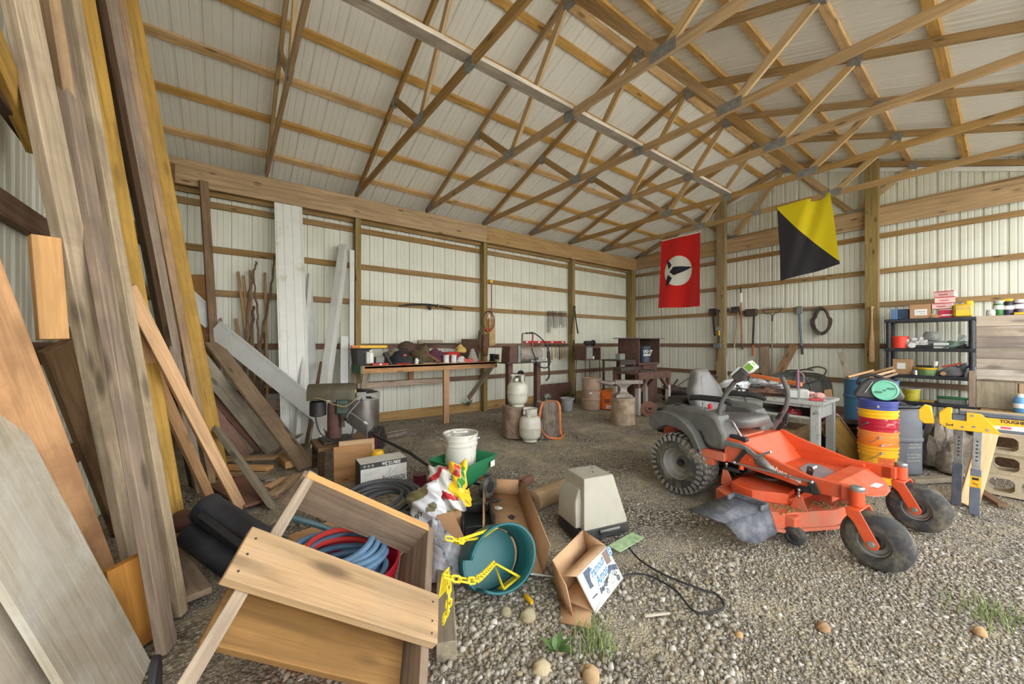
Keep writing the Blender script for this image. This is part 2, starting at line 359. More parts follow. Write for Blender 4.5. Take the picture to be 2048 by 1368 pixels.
def gravel():
    t = (1+5**.5)/2
    ico = np.array([(-1,t,0),(1,t,0),(-1,-t,0),(1,-t,0),(0,-1,t),(0,1,t),(0,-1,-t),(0,1,-t),(t,0,-1),(t,0,1),(-t,0,-1),(-t,0,1)])/math.hypot(1, t)
    F = np.array([(0,11,5),(0,5,1),(0,1,7),(0,7,10),(0,10,11),(1,5,9),(5,11,4),(11,10,2),(10,7,6),(7,1,8),(3,9,4),(3,4,2),(3,2,6),(3,6,8),(3,8,9),(4,9,5),(2,4,11),(6,2,10),(8,6,7),(9,8,1)])
    P = []; S = []
    def fill(n, d0, d1, u0, u1, s0, s1, dens_):
        k = 0
        while k < n:
            d = d0+(d1-d0)*RNG.random()**.8; u = u0+(u1-u0)*RNG.random()
            p = VD*d+RD*(u*d); x, y = p.x, p.y
            if x < -.6 or x > 9.4 or y > 6.6: k += 1; continue
            k += 1
            q = 1.2*math.sin(2.1*x+1.2*math.sin(1.7*y))*math.sin(1.9*y+1.1*math.sin(2.3*x))+.7*math.sin(5*x+3*y)*math.sin(4*y-2*x); dens = dens_*min(1, (d-d0)/.25+.3, (d1-d)/.6+.2, (u-u0)/.2+.1)
            if RNG.random() > dens+.5*q: continue
            s = s0+(s1-s0)*RNG.random()**2.5; P.append((x, y, gz(x, y)-.006+s*.25)); S.append(s)
    fill(24000, 1.45, 2.55, -.65, .6, .006, .0185, .92); fill(15000, 1.5, 2.6, .45, 1.45, .005, .012, .7); fill(17000, 2.4, 4.2, -.4, 1.42, .005, .0115, .5); fill(12000, 3.9, 8.0, -.55, .9, .006, .013, .2)
    P = np.array(P); S = np.array(S); N = len(P)
    V = ico[None]*(1+.28*RNG.standard_normal((N, 12, 1)).clip(-1.3, 1.3)); V = V*(RNG.uniform(.6, 1.35, (N, 1, 3))*np.array([1, 1, .75]))
    a = RNG.uniform(0, 2*PI, N); c, s = np.cos(a)[:, None], np.sin(a)[:, None]
    X = V[:, :, 0]*c-V[:, :, 1]*s; Y = V[:, :, 0]*s+V[:, :, 1]*c
    V = np.stack([X, Y, V[:, :, 2]], 2)*S[:, None, None]+P[:, None, :]
    Fa = (F[None]+12*np.arange(N)[:, None, None]).reshape(-1)
    me = bpy.data.meshes.new('loose_gravel'); me.vertices.add(N*12); me.vertices.foreach_set('co', V.reshape(-1).astype(np.float32))
    me.loops.add(len(Fa)); me.loops.foreach_set('vertex_index', Fa.astype(np.int32)); nf = len(Fa)//3
    me.polygons.add(nf); me.polygons.foreach_set('loop_start', np.arange(0, len(Fa), 3, dtype=np.int32)); me.update(calc_edges=True)
    me.materials.append(M_STONE); o = bpy.data.objects.new('loose_gravel', me); COL.objects.link(o)
    tag(o, 'loose grey limestone gravel scattered over the dirt floor', 'gravel', None, 'stuff')
gravel()
# ---------- daylight, camera
w = bpy.data.worlds.new('overcast'); SC.world = w; w.use_nodes = True
bg = w.node_tree.nodes['Background']; wt = w.node_tree
tcw = wt.nodes.new('ShaderNodeTexCoord'); sxw = wt.nodes.new('ShaderNodeSeparateXYZ'); rpw = wt.nodes.new('ShaderNodeValToRGB'); wt.links.new(tcw.outputs['Generated'], sxw.inputs[0]); wt.links.new(sxw.outputs[2], rpw.inputs[0]); wt.links.new(rpw.outputs[0], bg.inputs['Color'])
rpw.color_ramp.elements[0].color = (1.0, 1.0, .99, 1); rpw.color_ramp.elements[0].position = .05; rpw.color_ramp.elements[1].color = (.52, .56, .6, 1); rpw.color_ramp.elements[1].position = .8
bg.inputs['Strength'].default_value = 3.4
sl = bpy.data.lights.new('yard_bounce_sun', 'SUN'); so = bpy.data.objects.new('yard_bounce_sun', sl); COL.objects.link(so); sl.energy = 5.5; sl.angle = R(12); sl.color = (1, .97, .92); so.rotation_euler = Vector((.18, -.52, -.84)).to_track_quat('-Z', 'Y').to_euler()  # added sun: lights the yard so its bounce brightens the ceiling
cam = bpy.data.cameras.new('camera'); co = bpy.data.objects.new('camera', cam); COL.objects.link(co)
cam.sensor_width = 36; cam.lens = 36*FPX/2048; cam.shift_y = 2/2048; cam.clip_start = .03
co.location = CP; co.rotation_euler = (PI/2, 0, -math.atan2(VD.x, VD.y)); SC.camera = co
SC.view_settings.view_transform = 'Standard'; SC.view_settings.look = 'None'; SC.view_settings.gamma = 1; SC.view_settings.use_curve_mapping = False
SC.view_settings.exposure = .88
SC.cycles.diffuse_bounces = 6; SC.cycles.max_bounces = 10
# ================= zero-turn mower =================
M_OR = plain('orange_paint', (206, 80, 40), .42, var=.08, dirt=(186, 122, 102), d_amt=.55, d_sc=4, d_lo=.48, d_hi=.72)
M_ORD = plain('dusty_orange', (204, 92, 58), .65, var=.12, dirt=(168, 126, 104), d_amt=.8, d_sc=6, d_lo=.4, d_hi=.7, bump=.2)
M_TYRE = plain('dusty_rubber', (54, 54, 55), .8, var=.2, sc=12, dirt=(132, 122, 100), d_amt=.75, d_sc=9, d_lo=.45, d_hi=.7, bump=.3)
M_TREAD = plain('tread_dust', (122, 118, 110), .9, var=.25, sc=20, dirt=(150, 146, 136), d_amt=.7, d_sc=25, bump=.3)
M_RIM = plain('grey_rim', (150, 146, 142), .45, .35, var=.1, dirt=(122, 106, 84), d_amt=.5, d_sc=8)
M_GPL = plain('grey_plastic', (84, 84, 80), .45, var=.06, sc=3, dirt=(126, 122, 112), d_amt=.4, d_sc=7, bump=.12, b_sc=300)
M_SEAT = plain('grey_vinyl', (92, 90, 88), .35, var=.06, dirt=(132, 128, 124), d_amt=.4, d_sc=5)
M_BLK = plain('black_plastic', (34, 34, 36), .5, var=.15, dirt=(90, 88, 84), d_amt=.25, d_sc=7)
M_CHUTE = plain('scuffed_black_plastic', (84, 86, 94), .62, var=.12, sc=14, dirt=(136, 136, 142), d_amt=.6, d_sc=16, bump=.15, b_sc=200)
M_STEEL = plain('bright_steel', (176, 178, 180), .3, .85, var=.1, dirt=(120, 112, 104), d_amt=.3)
M_FOAM = plain('grip_foam', (88, 86, 84), .85, var=.12, sc=30)
M_WHT = plain('white_print', (236, 236, 230), .5, var=.02)
M_CLIP = plain('grass_clippings', (120, 112, 66), .95, var=.4, sc=80, bump=.6)
mw = thing('lawn_mower', 'orange zero-turn riding mower with grey seat and black discharge chute', 'lawn mower',
           M=Matrix(((-.095, .9955, 0, 3.798), (-.9955, -.095, 0, 1.823), (0, 0, 1, .0), (0, 0, 0, 1))))
MI = wm(mw).inverted(); MF = Vector((-.095, -.9955, 0)); ML = Vector((.9955, -.095, 0)); MO = Vector((3.798, 1.823, 0))
def ml(px, py, y): return MI @ pl(px, py, ML, (MO+ML*y).dot(ML))
Z2 = lambda x, y, yy: ml(1290+x/5.689, 720+y/5.689, yy)
Z1 = lambda x, y, yy: ml(1400+x/5.689, 830+y/5.689, yy)
def tyre_prof(r, w, rim, rnd):
    out = []
    for i in range(17):
        a = -PI/2+PI*i/16; sx = math.copysign(abs(math.sin(a))**rnd, math.sin(a)); out.append((rim+(r-rim)*abs(math.cos(a))**rnd, sx*w/2))
    return out
def wheel(name, x, y, r, w, rim, rnd, tread, out):
    Mx = zframe((x, y, r-.004), (x, y+1, r-.004)); b = MB(); b.lathe([(rim-.012, -w*.3)]+tyre_prof(r-(.012 if tread else 0), w, rim, rnd)+[(rim-.012, w*.3)], 40, Mx, False)
    o = b.build(name, M_TYRE, mw)
    if tread:
        t = MB()
        for k in range(30):
            for q in range(6):
                a = 2*PI*(k+.5*(q % 2))/30; zz = (-.375+.15*q)*w; rr = r-.012 if abs(zz) < .25*w else r-.020
                t.cbox((rr+.002, 0, zz), (.016, .032, w*.115), Mx @ Matrix.Rotation(a, 4, 'Z') @ TR(rx=(35 if q < 3 else -35)))
            for q in (-1, 1):
                t.cbox((r-.045, 0, q*w*.47), (.05, .022, .016), Mx @ Matrix.Rotation(2*PI*(k+.25)/30, 4, 'Z') @ TR(ry=0))
        t.build('tread', M_TREAD, o)
    b = MB(); s = out
    b.lathe([(.0, -s*.02), (.05, -s*.02), (.055, s*.02), (rim*.55, s*.02), (rim*.62, s*w*.16), (rim*.78, s*w*.2), (rim*.86, s*w*.36), (rim*1.03, s*w*.40), (rim*1.04, s*w*.36), (rim*.9, s*w*.3)][::s], 32, Mx, False)
    b.lathe([(rim*.93, -w*.4), (rim*.93, w*.36)], 32, Mx, False)
    b.build('rim', M_RIM, o); b = MB(); b.lathe([(0, s*.03), (.03, s*.03), (.03, s*.06), (0, s*.06)][::s], 14, Mx, False); b.build('hub', M_BLK, o)
    return o
wheel('rear_wheel', 0, -.365, .282, .27, .155, .62, True, -1); wheel('rear_wheel', 0, .375, .282, .27, .155, .62, True, 1)
for s in (-1, 1):
    y = .452*s; wheel('caster_wheel', 1.372, y, .176, .14, .088, .85, False, -1)
    b = MB()
    for q in (-1, 1):
        Mq = Matrix(((1,0,0,0),(0,0,1,y+q*.086-.004),(0,1,0,0),(0,0,0,1)))
        b.prism([(1.245, .352), (1.318, .352), (1.345, .30), (1.408, .178)]+[(1.372+.036*math.cos(a), .172+.036*math.sin(a)) for a in [R(d) for d in (0,-30,-60,-90,-120,-150,-180)]]+[(1.285, .275), (1.25, .31)], 0, .008, Mq)
    b.box(1.245, 1.318, y-.088, y+.092, .344, .354); f = b.build('caster_fork', M_OR, mw, bevel=.004)
    b = MB(); b.cyl((1.372, y-.105, .172), (1.372, y+.105, .172), .014, n=6); b.cyl((1.372, y-.094, .172), (1.372, y+.094, .172), .02); b.build('axle_bolt', M_STEEL, f)
    b = MB(); b.cyl((1.281, y, .355), (1.281, y, .452), .037, n=24); b.build('caster_head', M_OR, mw, bevel=.003)
    b = MB(); b.lathe([(.036, .452), (.038, .456), (.038, .472), (.03, .48), (0, .482)], 24, TR(1.281, y)); b.build('caster_cap', M_STEEL, mw)
# frame rails, as bent plates
def side(name, poly, y0, y1, mat, bevel=.004):
    b = MB(); b.prism(poly, 0, y1-y0, Matrix(((1,0,0,0),(0,0,1,y0),(0,1,0,0),(0,0,0,1)))); return b.build(name, mat, mw, bevel=bevel)
rail = [(.40, .60), (.52, .59), (.64, .545), (1.0, .448), (1.25, .452), (1.25, .36), (1.05, .345), (.82, .37), (.62, .385), (.40, .40)]
for s in (-1, 1): side('frame_rail', rail, (-.40 if s < 0 else .36), (-.36 if s < 0 else .40), M_OR)
side('rear_frame', [(-.33, .36), (-.33, .55), (-.25, .57), (.40, .53), (.42, .40), (.2, .38)], -.215, .215, M_ORD)
for q in ((.12, .42, -.44, -.30, .40, .47), (.12, .42, .30, .44, .40, .47), (.24, .32, -.43, -.36, .34, .41)): b = MB(); b.box(*q); b.build('axle_bracket', M_ORD, mw, bevel=.004)
b = MB(); b.box(.05, .50, -.36, .36, .52, .585); b.prism([(.50, .585), (.68, .385), (.66, .37), (.45, .55)], -.36, .36, Matrix(((1,0,0,0),(0,0,1,0),(0,1,0,0),(0,0,0,1)))); b.build('seat_pan', M_OR, mw, bevel=.006)
b = MB(); b.box(.22, .46, -.22, .14, .586, .60); b.build('seat_plate', M_ORD, mw, bevel=.004)
b = MB(); b.box(.66, 1.06, -.36, .36, .372, .382); b.box(.60, 1.1, .33, .362, .38, .44); ft = b.build('foot_platform', M_OR, mw, bevel=.003)
b = MB(); b.prism([(.80, -.04), (.90, -.16), (1.0, -.16), (1.0, .10), (.86, .22), (.78, .2)], .382, .386); b.build('grip_patch', plain('grip_tape', (122, 120, 124), .9, dirt=(170, 130, 116), d_amt=.5), ft)
b = MB(); b.box(1.02, 1.12, -.37, .37, .40, .412); b.box(1.115, 1.125, -.37, .37, .30, .41)
arc = [(1.12, -.25), (1.2, -.22), (1.27, -.12), (1.30, .02), (1.29, .16), (1.23, .27), (1.12, .33)]
b.add([(x, y, .412-(x-1.12)*.42) for x, y in arc]+[(x, y, .402-(x-1.12)*.42) for x, y in arc], [tuple(range(7)), tuple(range(7, 14))[::-1]]+[(i, (i+1) % 7, 7+(i+1) % 7, 7+i) for i in range(7)])
b.box(1.19, 1.27, -.43, -.36, .365, .45); b.box(1.19, 1.27, .36, .43, .365, .45); b.build('front_plate', M_OR, mw, bevel=.003)
b = MB(); b.cbox((1.235, .07, .377), (.05, .12, .003), TR()); b.build('warning_sticker', M_WHT, mw, TR(0, 0, -.008, 0, 0, 0))
b = MB(); b.prism([(1.14, .0), (1.17, .02), (1.18, .09), (1.12, .09)], -.02, .02, Matrix(((1,0,0,0),(0,0,1,.06),(0,1,0,.25),(0,0,0,1)))); b.build('hitch_tab', M_BLK, mw, bevel=.004)
# pedal, height lever, rods
b = MB(); b.prism([(.93, .37), (.965, .37), (.985, .46), (.975, .485), (.945, .485), (.94, .45)], -.275, -.262, Matrix(((1,0,0,0),(0,0,1,0),(0,1,0,0),(0,0,0,1)))); p = b.build('deck_pedal', M_BLK, mw, bevel=.003)
b = MB(); b.cyl((.962, -.275, .468), (.962, -.185, .468), .016); b.build('pedal_roller', M_STEEL, p)
arm = [Z1(*q, -.41) for q in ((280,300),(380,320),(480,345),(570,400),(640,460))]
b = MB()
for dz in (0, -.012, -.024): b.tube([a+Vector((0, 0, dz)) for a in spline(arm, 5)], .009, 6)
b.add([Z1(*q, -.412) for q in ((620,460),(680,440),(740,500),(850,610),(855,650),(790,660),(700,600),(630,560))], [tuple(range(8))]); b.build('height_bracket', M_GALV, mw, solid=.004)
b = MB(); b.bar(Z1(650,465,-.44), Z1(810,420,-.44), .02, .018); b.build('height_lever', M_STEEL, mw, bevel=.004)
b = MB(); b.tube([Z1(390,545,-.44), Z1(1280,765,-.44)], .0085, 8); b.ball(Z1(390,540,-.44), .014); b.ball(Z1(1270,765,-.44), .014); b.ball(Z1(640,460,-.43), .011); b.build('lift_rod', M_STEEL, mw)
for q in (((520,400),(390,560),-.42,.03,.01), ((280,600),(440,640),-.42,.028,.02), ((1265,760),(1330,910),-.42,.05,.012), ((1130,830),(1330,870),-.40,.045,.02)): b = MB(); b.bar(Z1(*q[0], q[2]), Z1(*q[1], q[2]), q[3], q[4], (0,1,0)); b.build('lift_link', M_BLK, mw, bevel=.003)
b = MB(); b.cyl(Z1(470,590,-.43)-Vector((0,0,.02)), Z1(470,590,-.43)+Vector((0,0,.02)), .018); b.ball(Z1(355,445,-.405), .007); b.ball(Z1(560,510,-.405), .008); b.ball(Z1(1700,990,-.43), .006); b.build('bolt', M_OR, mw)
# deck
pol = [(.36, -.20), (.42, -.56), (.60, -.66), (.86, -.655), (.93, -.60), (1.10, -.23), (1.12, 0), (1.10, .25), (.93, .60), (.70, .64), (.45, .56), (.36, .2)]
b = MB(); b.prism(pol, .075, .205); b.add([(x, y, .2) for x, y in pol]+[(1+(x-1)*1.0+(.012 if x > .8 else -.012), y*1.02, .075) for x, y in pol]+[(x+(.012 if x > .8 else -.012), y*1.02, .098) for x, y in pol], [(12+i, 12+(i+1) % 12, 24+(i+1) % 12, 24+i) for i in range(12)])
dk = b.build('mower_deck', M_ORD, mw, bevel=.004)
b = MB(); b.prism([(.52, -.52), (.60, -.56), (.70, -.56), (.88, -.42), (.86, -.26), (.56, -.24), (.50, -.34)], .205, .285); b.prism([(.52, .52), (.60, .56), (.70, .56), (.88, .42), (.86, .26), (.56, .24), (.50, .34)], .205, .285); b.box(.85, .90, -.42, .42, .205, .255); b.build('belt_cover', M_OR, dk, bevel=.006)
b = MB()
for x, y, r in ((.64, -.2, .085), (.78, -.08, .10), (.92, -.14, .06), (.66, .05, .09)): b.lathe([(0, .30), (r, .296), (r, .312), (r*.5, .318), (0, .318)][::1], 24, TR(x, y, 0))
b.build('pulley', plain('dirty_pulley', (74, 66, 58), .6, .3, dirt=(130, 110, 86)), dk)
def hang(x, y): return Matrix(((1,0,0,x),(0,0,1,y),(0,1,0,.205),(0,0,0,1)))
for P_, x, y in (([(-.055, 0), (.055, 0), (.018, .10), (-.012, .10)], .955, -.44), ([(-.06, 0), (.055, 0), (.0, .13), (-.04, .13)], .44, -.42), ([(-.05, 0), (.05, 0), (.015, .10), (-.01, .10)], .97, .44)): b = MB(); b.prism(P_, 0, .006, hang(x, y)); b.build('deck_hanger', M_ORD, dk, bevel=.002)
b = MB(); b.tube([(.955, -.437, .30), (.955, -.437, .345)], .006, 6); b.ball((.955, -.437, .345), .012); b.ball((.955, -.437, .30), .011); b.build('hanger_link', M_STEEL, dk); b = MB(); b.tube([(.43, -.417, .33), (.43, -.417, .39)], .006, 6); b.ball((.43, -.417, .385), .013); b.build('hanger_link', M_STEEL, dk)
b = MB()
for i in range(90):
    x, y = random.choice(((.93, -.42), (.8, -.56), (1.0, -.2), (1.07, -.1), (.88, -.5))); x += random.gauss(0, .035); y += random.gauss(0, .05)
    b.ball((x, y, .206), (.012*random.random()+.004, .014*random.random()+.004, .006), 6, 4)
tag(b.build('grass_clippings', M_CLIP, dk), None, None, None, 'stuff')
ch = [(.53, -1.10, .195), (.585, -.86, .232), (.62, -.66, .245), (.86, -.66, .235), (.86, -.74, .232), (.80, -.98, .20), (.77, -1.06, .185)]
b = MB(); q = [Vector(p) for p in ch]; lo = [Vector((.92, -.68, .085)), Vector((.90, -.90, .062)), Vector((.84, -1.0, .085))]
b.add([q[0], q[1], q[2], q[3], q[4], q[5], q[6]], [(0, 1, 4, 5, 6), (1, 2, 3, 4)]); b.add([q[3], q[4], q[5], q[6], lo[2], lo[1], lo[0]], [(0, 1, 2, 5, 6), (2, 3, 4, 5)])
c = b.build('discharge_chute', M_CHUTE, mw, solid=.009)
b = MB(); b.box(.63, .87, -.70, -.685, .238, .275); b.box(.63, .645, -.78, -.69, .236, .27); b.box(.855, .87, -.78, -.69, .236, .27); b.build('chute_hinge', M_CHUTE, c, bevel=.003)
b = MB(); Mx = zframe((.985, -.575, .068), (.985, .4, .068)); b.lathe([(.02, -.035), (.045, -.035), (.06, -.025), (.066, 0), (.06, .025), (.045, .035), (.02, .035)], 26, Mx); aw = b.build('gauge_wheel', M_TYRE, mw)
b = MB(); b.lathe([(.0, -.04), (.03, -.034), (.034, -.038)], 20, Mx, False); b.build('wheel_hub', M_BLK, aw)
b = MB(); b.cbox((.96, -.55, .13), (.08, .09, .13)); b.build('gauge_bracket', M_ORD, dk, bevel=.015)
# bodywork
fl = spline([(-.28, .60, 0), (-.27, .68, 0), (-.18, .745, 0), (-.05, .745, 0), (.08, .70, 0), (.18, .61, 0), (.255, .47, 0)], 5)
inn = spline([(.20, .47, 0), (.13, .57, 0), (.02, .62, 0), (-.1, .62, 0), (-.19, .575, 0), (-.225, .545, 0)], 5)
con = [(-.2, .60), (-.205, .775), (-.13, .805), (.27, .80), (.345, .765), (.425, .62), (.415, .495), (.28, .478), (.235, .52), (.2, .60)]
for s in (-1, 1):
    y0, y1 = (-.515, -.36) if s < 0 else (.36, .515)
    side('fender', [(p[0], p[1]) for p in fl+inn], y0, y1, M_GPL, .018)
    y0, y1 = (-.43, -.21) if s < 0 else (.21, .43)
    o = side('side_console', con, y0, y1, M_GPL, .03)
    if s < 0:
        b = MB(); b.lathe([(0, .0), (.05, .0), (.05, .012), (0, .014)], 24, TR(-.06, -.33, .803)); b.build('cup_recess', M_BLK, o)
        b = MB(); b.cyl((.17, -.33, .80), (.175, -.34, .85), .006); b.ball((.175, -.34, .856), .010); b.box(.04, .24, -.40, -.26, .80, .806); b.build('control_plate', M_GALV, o)
        b = MB(); b.cyl((.235, -.33, .80), (.235, -.33, .83), .013); b.ball((.235, -.33, .835), .02); b.build('red_knob', plain('red_knob', (200, 34, 48), .4), o)
b = MB(); b.cbox((-.28, 0, .58), (.34, .36, .26)); b.lathe([(.15, 0), (.16, .05), (.12, .12), (0, .13)], 20, TR(-.28, 0, .71)); b.build('engine', M_BLK, mw, bevel=.02)
# seat
def ringrect(cx, cy, cz, ax, ay, w, h, n=28, p=3.2):
    out = []
    for k in range(n):
        a = 2*PI*k/n; c, s = math.cos(a), math.sin(a); out.append(Vector((cx, cy, cz))+ax*(w*math.copysign(abs(c)**(2/p), c))+ay*(h*math.copysign(abs(s)**(2/p), s)))
    return out
b = MB(); X, Y_, Zv = Vector((1,0,0)), Vector((0,1,0)), Vector((0,0,1)); tl = (Zv*.94+X*.34).normalized()*1
rg = []
for z, w, d in ((.625, .20, .19), (.64, .235, .225), (.69, .245, .235), (.715, .24, .225), (.728, .20, .18), (.733, .10, .09)): rg.append(ringrect(.30, -.02, z, X, Y_, d, w))
for r_ in rg:
    for p in r_: p.z += .035*(p.x-.1)/.4
b.loft(rg); st = b.build('seat_cushion', M_SEAT, mw, sharp=60)
b = MB(); rg = []
for t, w, d in ((0, .20, .05), (.05, .235, .065), (.15, .25, .07), (.26, .235, .068), (.34, .17, .064), (.40, .125, .06), (.44, .11, .05), (.455, .08, .03)):
    rg.append(ringrect(.065-.30*t, -.02, .70+t*.96, X*.95+Zv*.3, Y_, d, w, 32, 3.5))
b.loft(rg); sb = b.build('backrest', M_SEAT, mw, sharp=60)
b = MB(); rg = []
for t, w, d in ((.06, .16, .02), (.18, .17, .024), (.28, .14, .022), (.38, .085, .02)): rg.append(ringrect(.065-.30*t+.052, -.02, .70+t*.96+.012, X*.95+Zv*.3, Y_, d, w, 28, 3))
b.loft(rg); b.build('back_pad', M_SEAT, sb, sharp=60)
for y in (-.30, .26):
    b = MB(); b.tube([(.0, y+(.05 if y < 0 else -.05), .86), (.04, y, .885), (.12, y, .895), (.3, y, .90), (.38, y, .89), (.42, y, .87)], [.016, .024, .028, .028, .027, .018], 10); b.build('armrest', M_BLK, mw)
b = MB(); b.bar((.05, .22, .88), (.14, .23, .70), .03, .006, (0,1,0)); b.build('armrest_strut', M_STEEL, mw)
# steering levers
g = spline([Z2(905,710,-.31), Z2(850,640,-.32), Z2(850,560,-.33), Z2(890,440,-.33), Z2(960,330,-.33), Z2(1030,240,-.33)], 8)
b = MB(); b.tube(g, .0185, 12); lv = b.build('control_lever', M_FOAM, mw)
b = MB(); b.tube(spline([Z2(890,715,-.31), Z2(940,690,-.31), Z2(990,700,-.31), Z2(1040,780,-.32), Z2(1100,880,-.33)], 6), .010, 10); b.build('lever_shaft', M_STEEL, lv)
b = MB(); b.cbox((.44, -.335, .60), (.17, .05, .045)); b.cyl((.535, -.36, .60), (.535, -.31, .60), .022); b.build('lever_pivot', M_BLK, mw, bevel=.004)
g = spline([Z2(1560,200,.33), Z2(1600,290,.33), Z2(1625,380,.33), Z2(1615,490,.33), Z2(1590,570,.33)], 8)
b = MB(); b.tube(g, .0195, 12); lv = b.build('control_lever', M_FOAM, mw)
b = MB(); b.bar(Z2(1600,560,.33), Z2(1460,790,.33), .03, .008, (0,1,0)); b.build('lever_shaft', M_STEEL, lv)
b = MB(); b.bar(Z2(1610,600,.36), Z2(1590,720,.36), .045, .02, (0,1,0)); b.bar(Z2(1590,720,.36), Z2(1480,800,.36), .045, .02, (0,1,0)); b.bar(Z2(1550,600,.32), Z2(1500,670,.32), .03, .02, (0,1,0)); b.build('lever_guard', M_BLK, mw, bevel=.006)
# logo on the rail
LM = face((.765, -.4015, .447), (1, 0, -.26), (.0, 0, 1)); text('lettering', 'Husq ama', .047, M_WHT, mw, LM, sx=1.05, bold=.0009)
b = MB(); b.lathe([(.013, 0), (.018, 0), (.018, .001), (.013, .001)], 18, LM @ TR(-.026, 0, 0), False); b.cbox((-.032, .006, .0005), (.006, .03, .001), LM); b.cbox((-.02, .006, .0005), (.006, .03, .001), LM); b.cbox((-.026, 0, .0005), (.018, .006, .001), LM); b.build('emblem', M_WHT, mw)
# battery charger propped on the right lever: its own thing
p0, p1 = Z2(1040, 215, -.34), Z2(1215, 60, -.34)
MC = wm(mw) @ frame(p0, p1, (0, 1, .2))
bt = thing('battery_charger', 'dark grey charger box with pale green-labelled cap on the mower lever', 'charger', M=MC)
b = MB(); b.box(-.005, .115, -.035, .04, -.045, .045); b.build('case', plain('charger_grey', (62, 60, 62), .5, dirt=(110, 108, 104), d_amt=.3), bt, bevel=.014)
b = MB(); b.box(.115, .19, -.037, .042, -.047, .047); b.build('cap', plain('charger_cap', (206, 208, 200), .5, dirt=(150, 150, 144), d_amt=.3), bt, bevel=.010)
b = MB(); b.box(.135, .188, -.02, .03, -.0485, -.0475); b.box(.1895, .1905, -.015, .02, -.02, .02); b.build('label', plain('lime_label', (120, 170, 60), .5), bt)
b = MB(); b.box(0, .09, -.055, -.035, -.03, .03); b.build('clamp_foot', M_WHITE, bt, bevel=.004)
# ================= leaning lumber =================
W_ROUGH = wood('rough_sawn', (186, 166, 136), .62, 1.2, .12, stain=(120, 104, 86), st_amt=.35)
W_TAN = wood('tan_board', (176, 142, 100), .6, 1, .15, stain=(118, 94, 70), st_amt=.4)
W_MAUVE = wood('mauve_board', (156, 136, 116), .62, 1, .15, stain=(104, 88, 80), st_amt=.4)
W_YEL = wood('yellow_pine', (196, 158, 88), .62, 1, .12, stain=(150, 124, 72), st_amt=.5)
W_DARK = wood('dark_board', (84, 64, 46), .55, 1, .15)
W_ORNG = wood('orange_pine', (198, 144, 84), .68, .8, .12, knots=1.3, stain=(146, 98, 58), st_amt=.55)
W_FRESH = wood('fresh_pine', (216, 170, 118), .74, 1, .1, knots=1.1)
W_BROWN = wood('brown_board', (134, 106, 76), .6, 1, .15, stain=(88, 66, 50), st_amt=.4)
W_GREY = wood('grey_board', (160, 148, 126), .66, 1, .15, stain=(116, 108, 92), st_amt=.5)
W_RED = wood('reddish_board', (148, 112, 96), .66, 1, .15, stain=(108, 84, 74), st_amt=.4)
W_PLY = wood('plywood', (168, 120, 66), .72, .45, .1, knots=.5)
def pt(s, px, py): return WX(px, py, s[1]) if s[0] == 'x' else WY(px, py, s[1]) if s[0] == 'y' else DP(px, py, s[1]) if s[0] == 'd' else G(px, py, s[1])
def LB(name, label, b, t, pl_, w, th, phi, mat, ext=0, zb=None, grp='leaning lumber', cat='board'):
    p0 = G(*b, 0 if zb is None else 0) if len(b) == 2 else Vector(b); p1 = pt(pl_, *t); d = (p1-p0).normalized(); p1 = p1+d*ext
    o = board(name, p0+Vector((0, 0, .004)), p1, w, th, mat, None, (math.cos(R(phi)), math.sin(R(phi)), 0), .004); return tag(o, label, cat, grp)
XW = ('x', -.65)
LB('rough_plank', 'rough-sawn pale plank leaning nearest the corner of the left wall, furry edge', (286,1204), (40,0), XW, .10, .05, -30, W_ROUGH, .12)
LB('pine_plank', 'dark-sided plank with tan rounded edge behind the furry rough plank', (266,1110), (86,0), ('x',-.64), .12, .045, -130, W_TAN, .1)
LB('pine_plank', 'brown two-tone plank with mauve face whose foot is lowest of the tall leaning ones', (334,1302), (106,0), XW, .085, .04, -22, W_MAUVE, .15)
LB('pine_plank', 'thick pale splintered beam leaning between the mauve plank and the yellow planks', (357,1232), (140,0), XW, .055, .065, -30, W_ROUGH, .15)
LB('pine_plank', 'yellow wide plank leaning right behind the splintered beam', (366,1112), (170,0), ('x',-.67), .09, .035, -42, W_YEL, .15)
LB('pine_plank', 'very dark plank leaning between the yellow planks', (388,975), (196,0), ('x',-.66), .10, .04, -150, W_DARK, .15)
LB('pine_plank', 'narrow mauve-brown plank with orange top left of the outermost yellow plank', (400,985), (220,0), XW, .075, .04, -60, W_MAUVE, .15)
LB('pine_plank', 'narrow tan plank tucked against the outermost yellow plank', (424,968), (238,0), ('x',-.64), .06, .04, -60, W_TAN, .15)
LB('pine_plank', 'long yellow plank, outermost of the tall leaning ones, knot near its top', (441,952), (252,0), ('x',-.62), .15, .045, -52, W_YEL, .15)
LB('pine_board', 'wide knotty orange pine board leaning behind the grooved panel', (190,1238), (-195,400), ('x',-.70), .25, .042, -55, W_ORNG, .5)
LB('pine_strip', 'clean fresh pine strip, upper of two crossing the tall planks', (482,1019), (262,590), ('d',2.1), .075, .04, -62, W_FRESH, .05)
LB('pine_strip', 'fresh pine strip with row of knots, lower of two crossing the tall planks', (424,1006), (272,672), ('d',2.25), .07, .04, -55, W_FRESH, .05)
LB('brown_board', 'dark shaded board slanting behind the foot of the rough plank', (246,1062), (112,690), ('x',-.7), .14, .04, -40, W_BROWN)
LB('brown_board', 'blue-grey board standing behind the rough plank', (205,1010), (155,650), ('x',-.69), .10, .03, -50, W_MAUVE)
LB('brown_board', 'short orange-brown board end standing between grooved panel and mauve plank', (285,1290), (255,1120), ('x',-.36), .15, .04, -60, W_ORNG)
LB('pine_plank', 'yellow brace board high on the left wall behind the rough plank', (DP(70,290,1.75)), (-30,60), ('x',-.66), .11, .04, -20, W_YEL, .2)
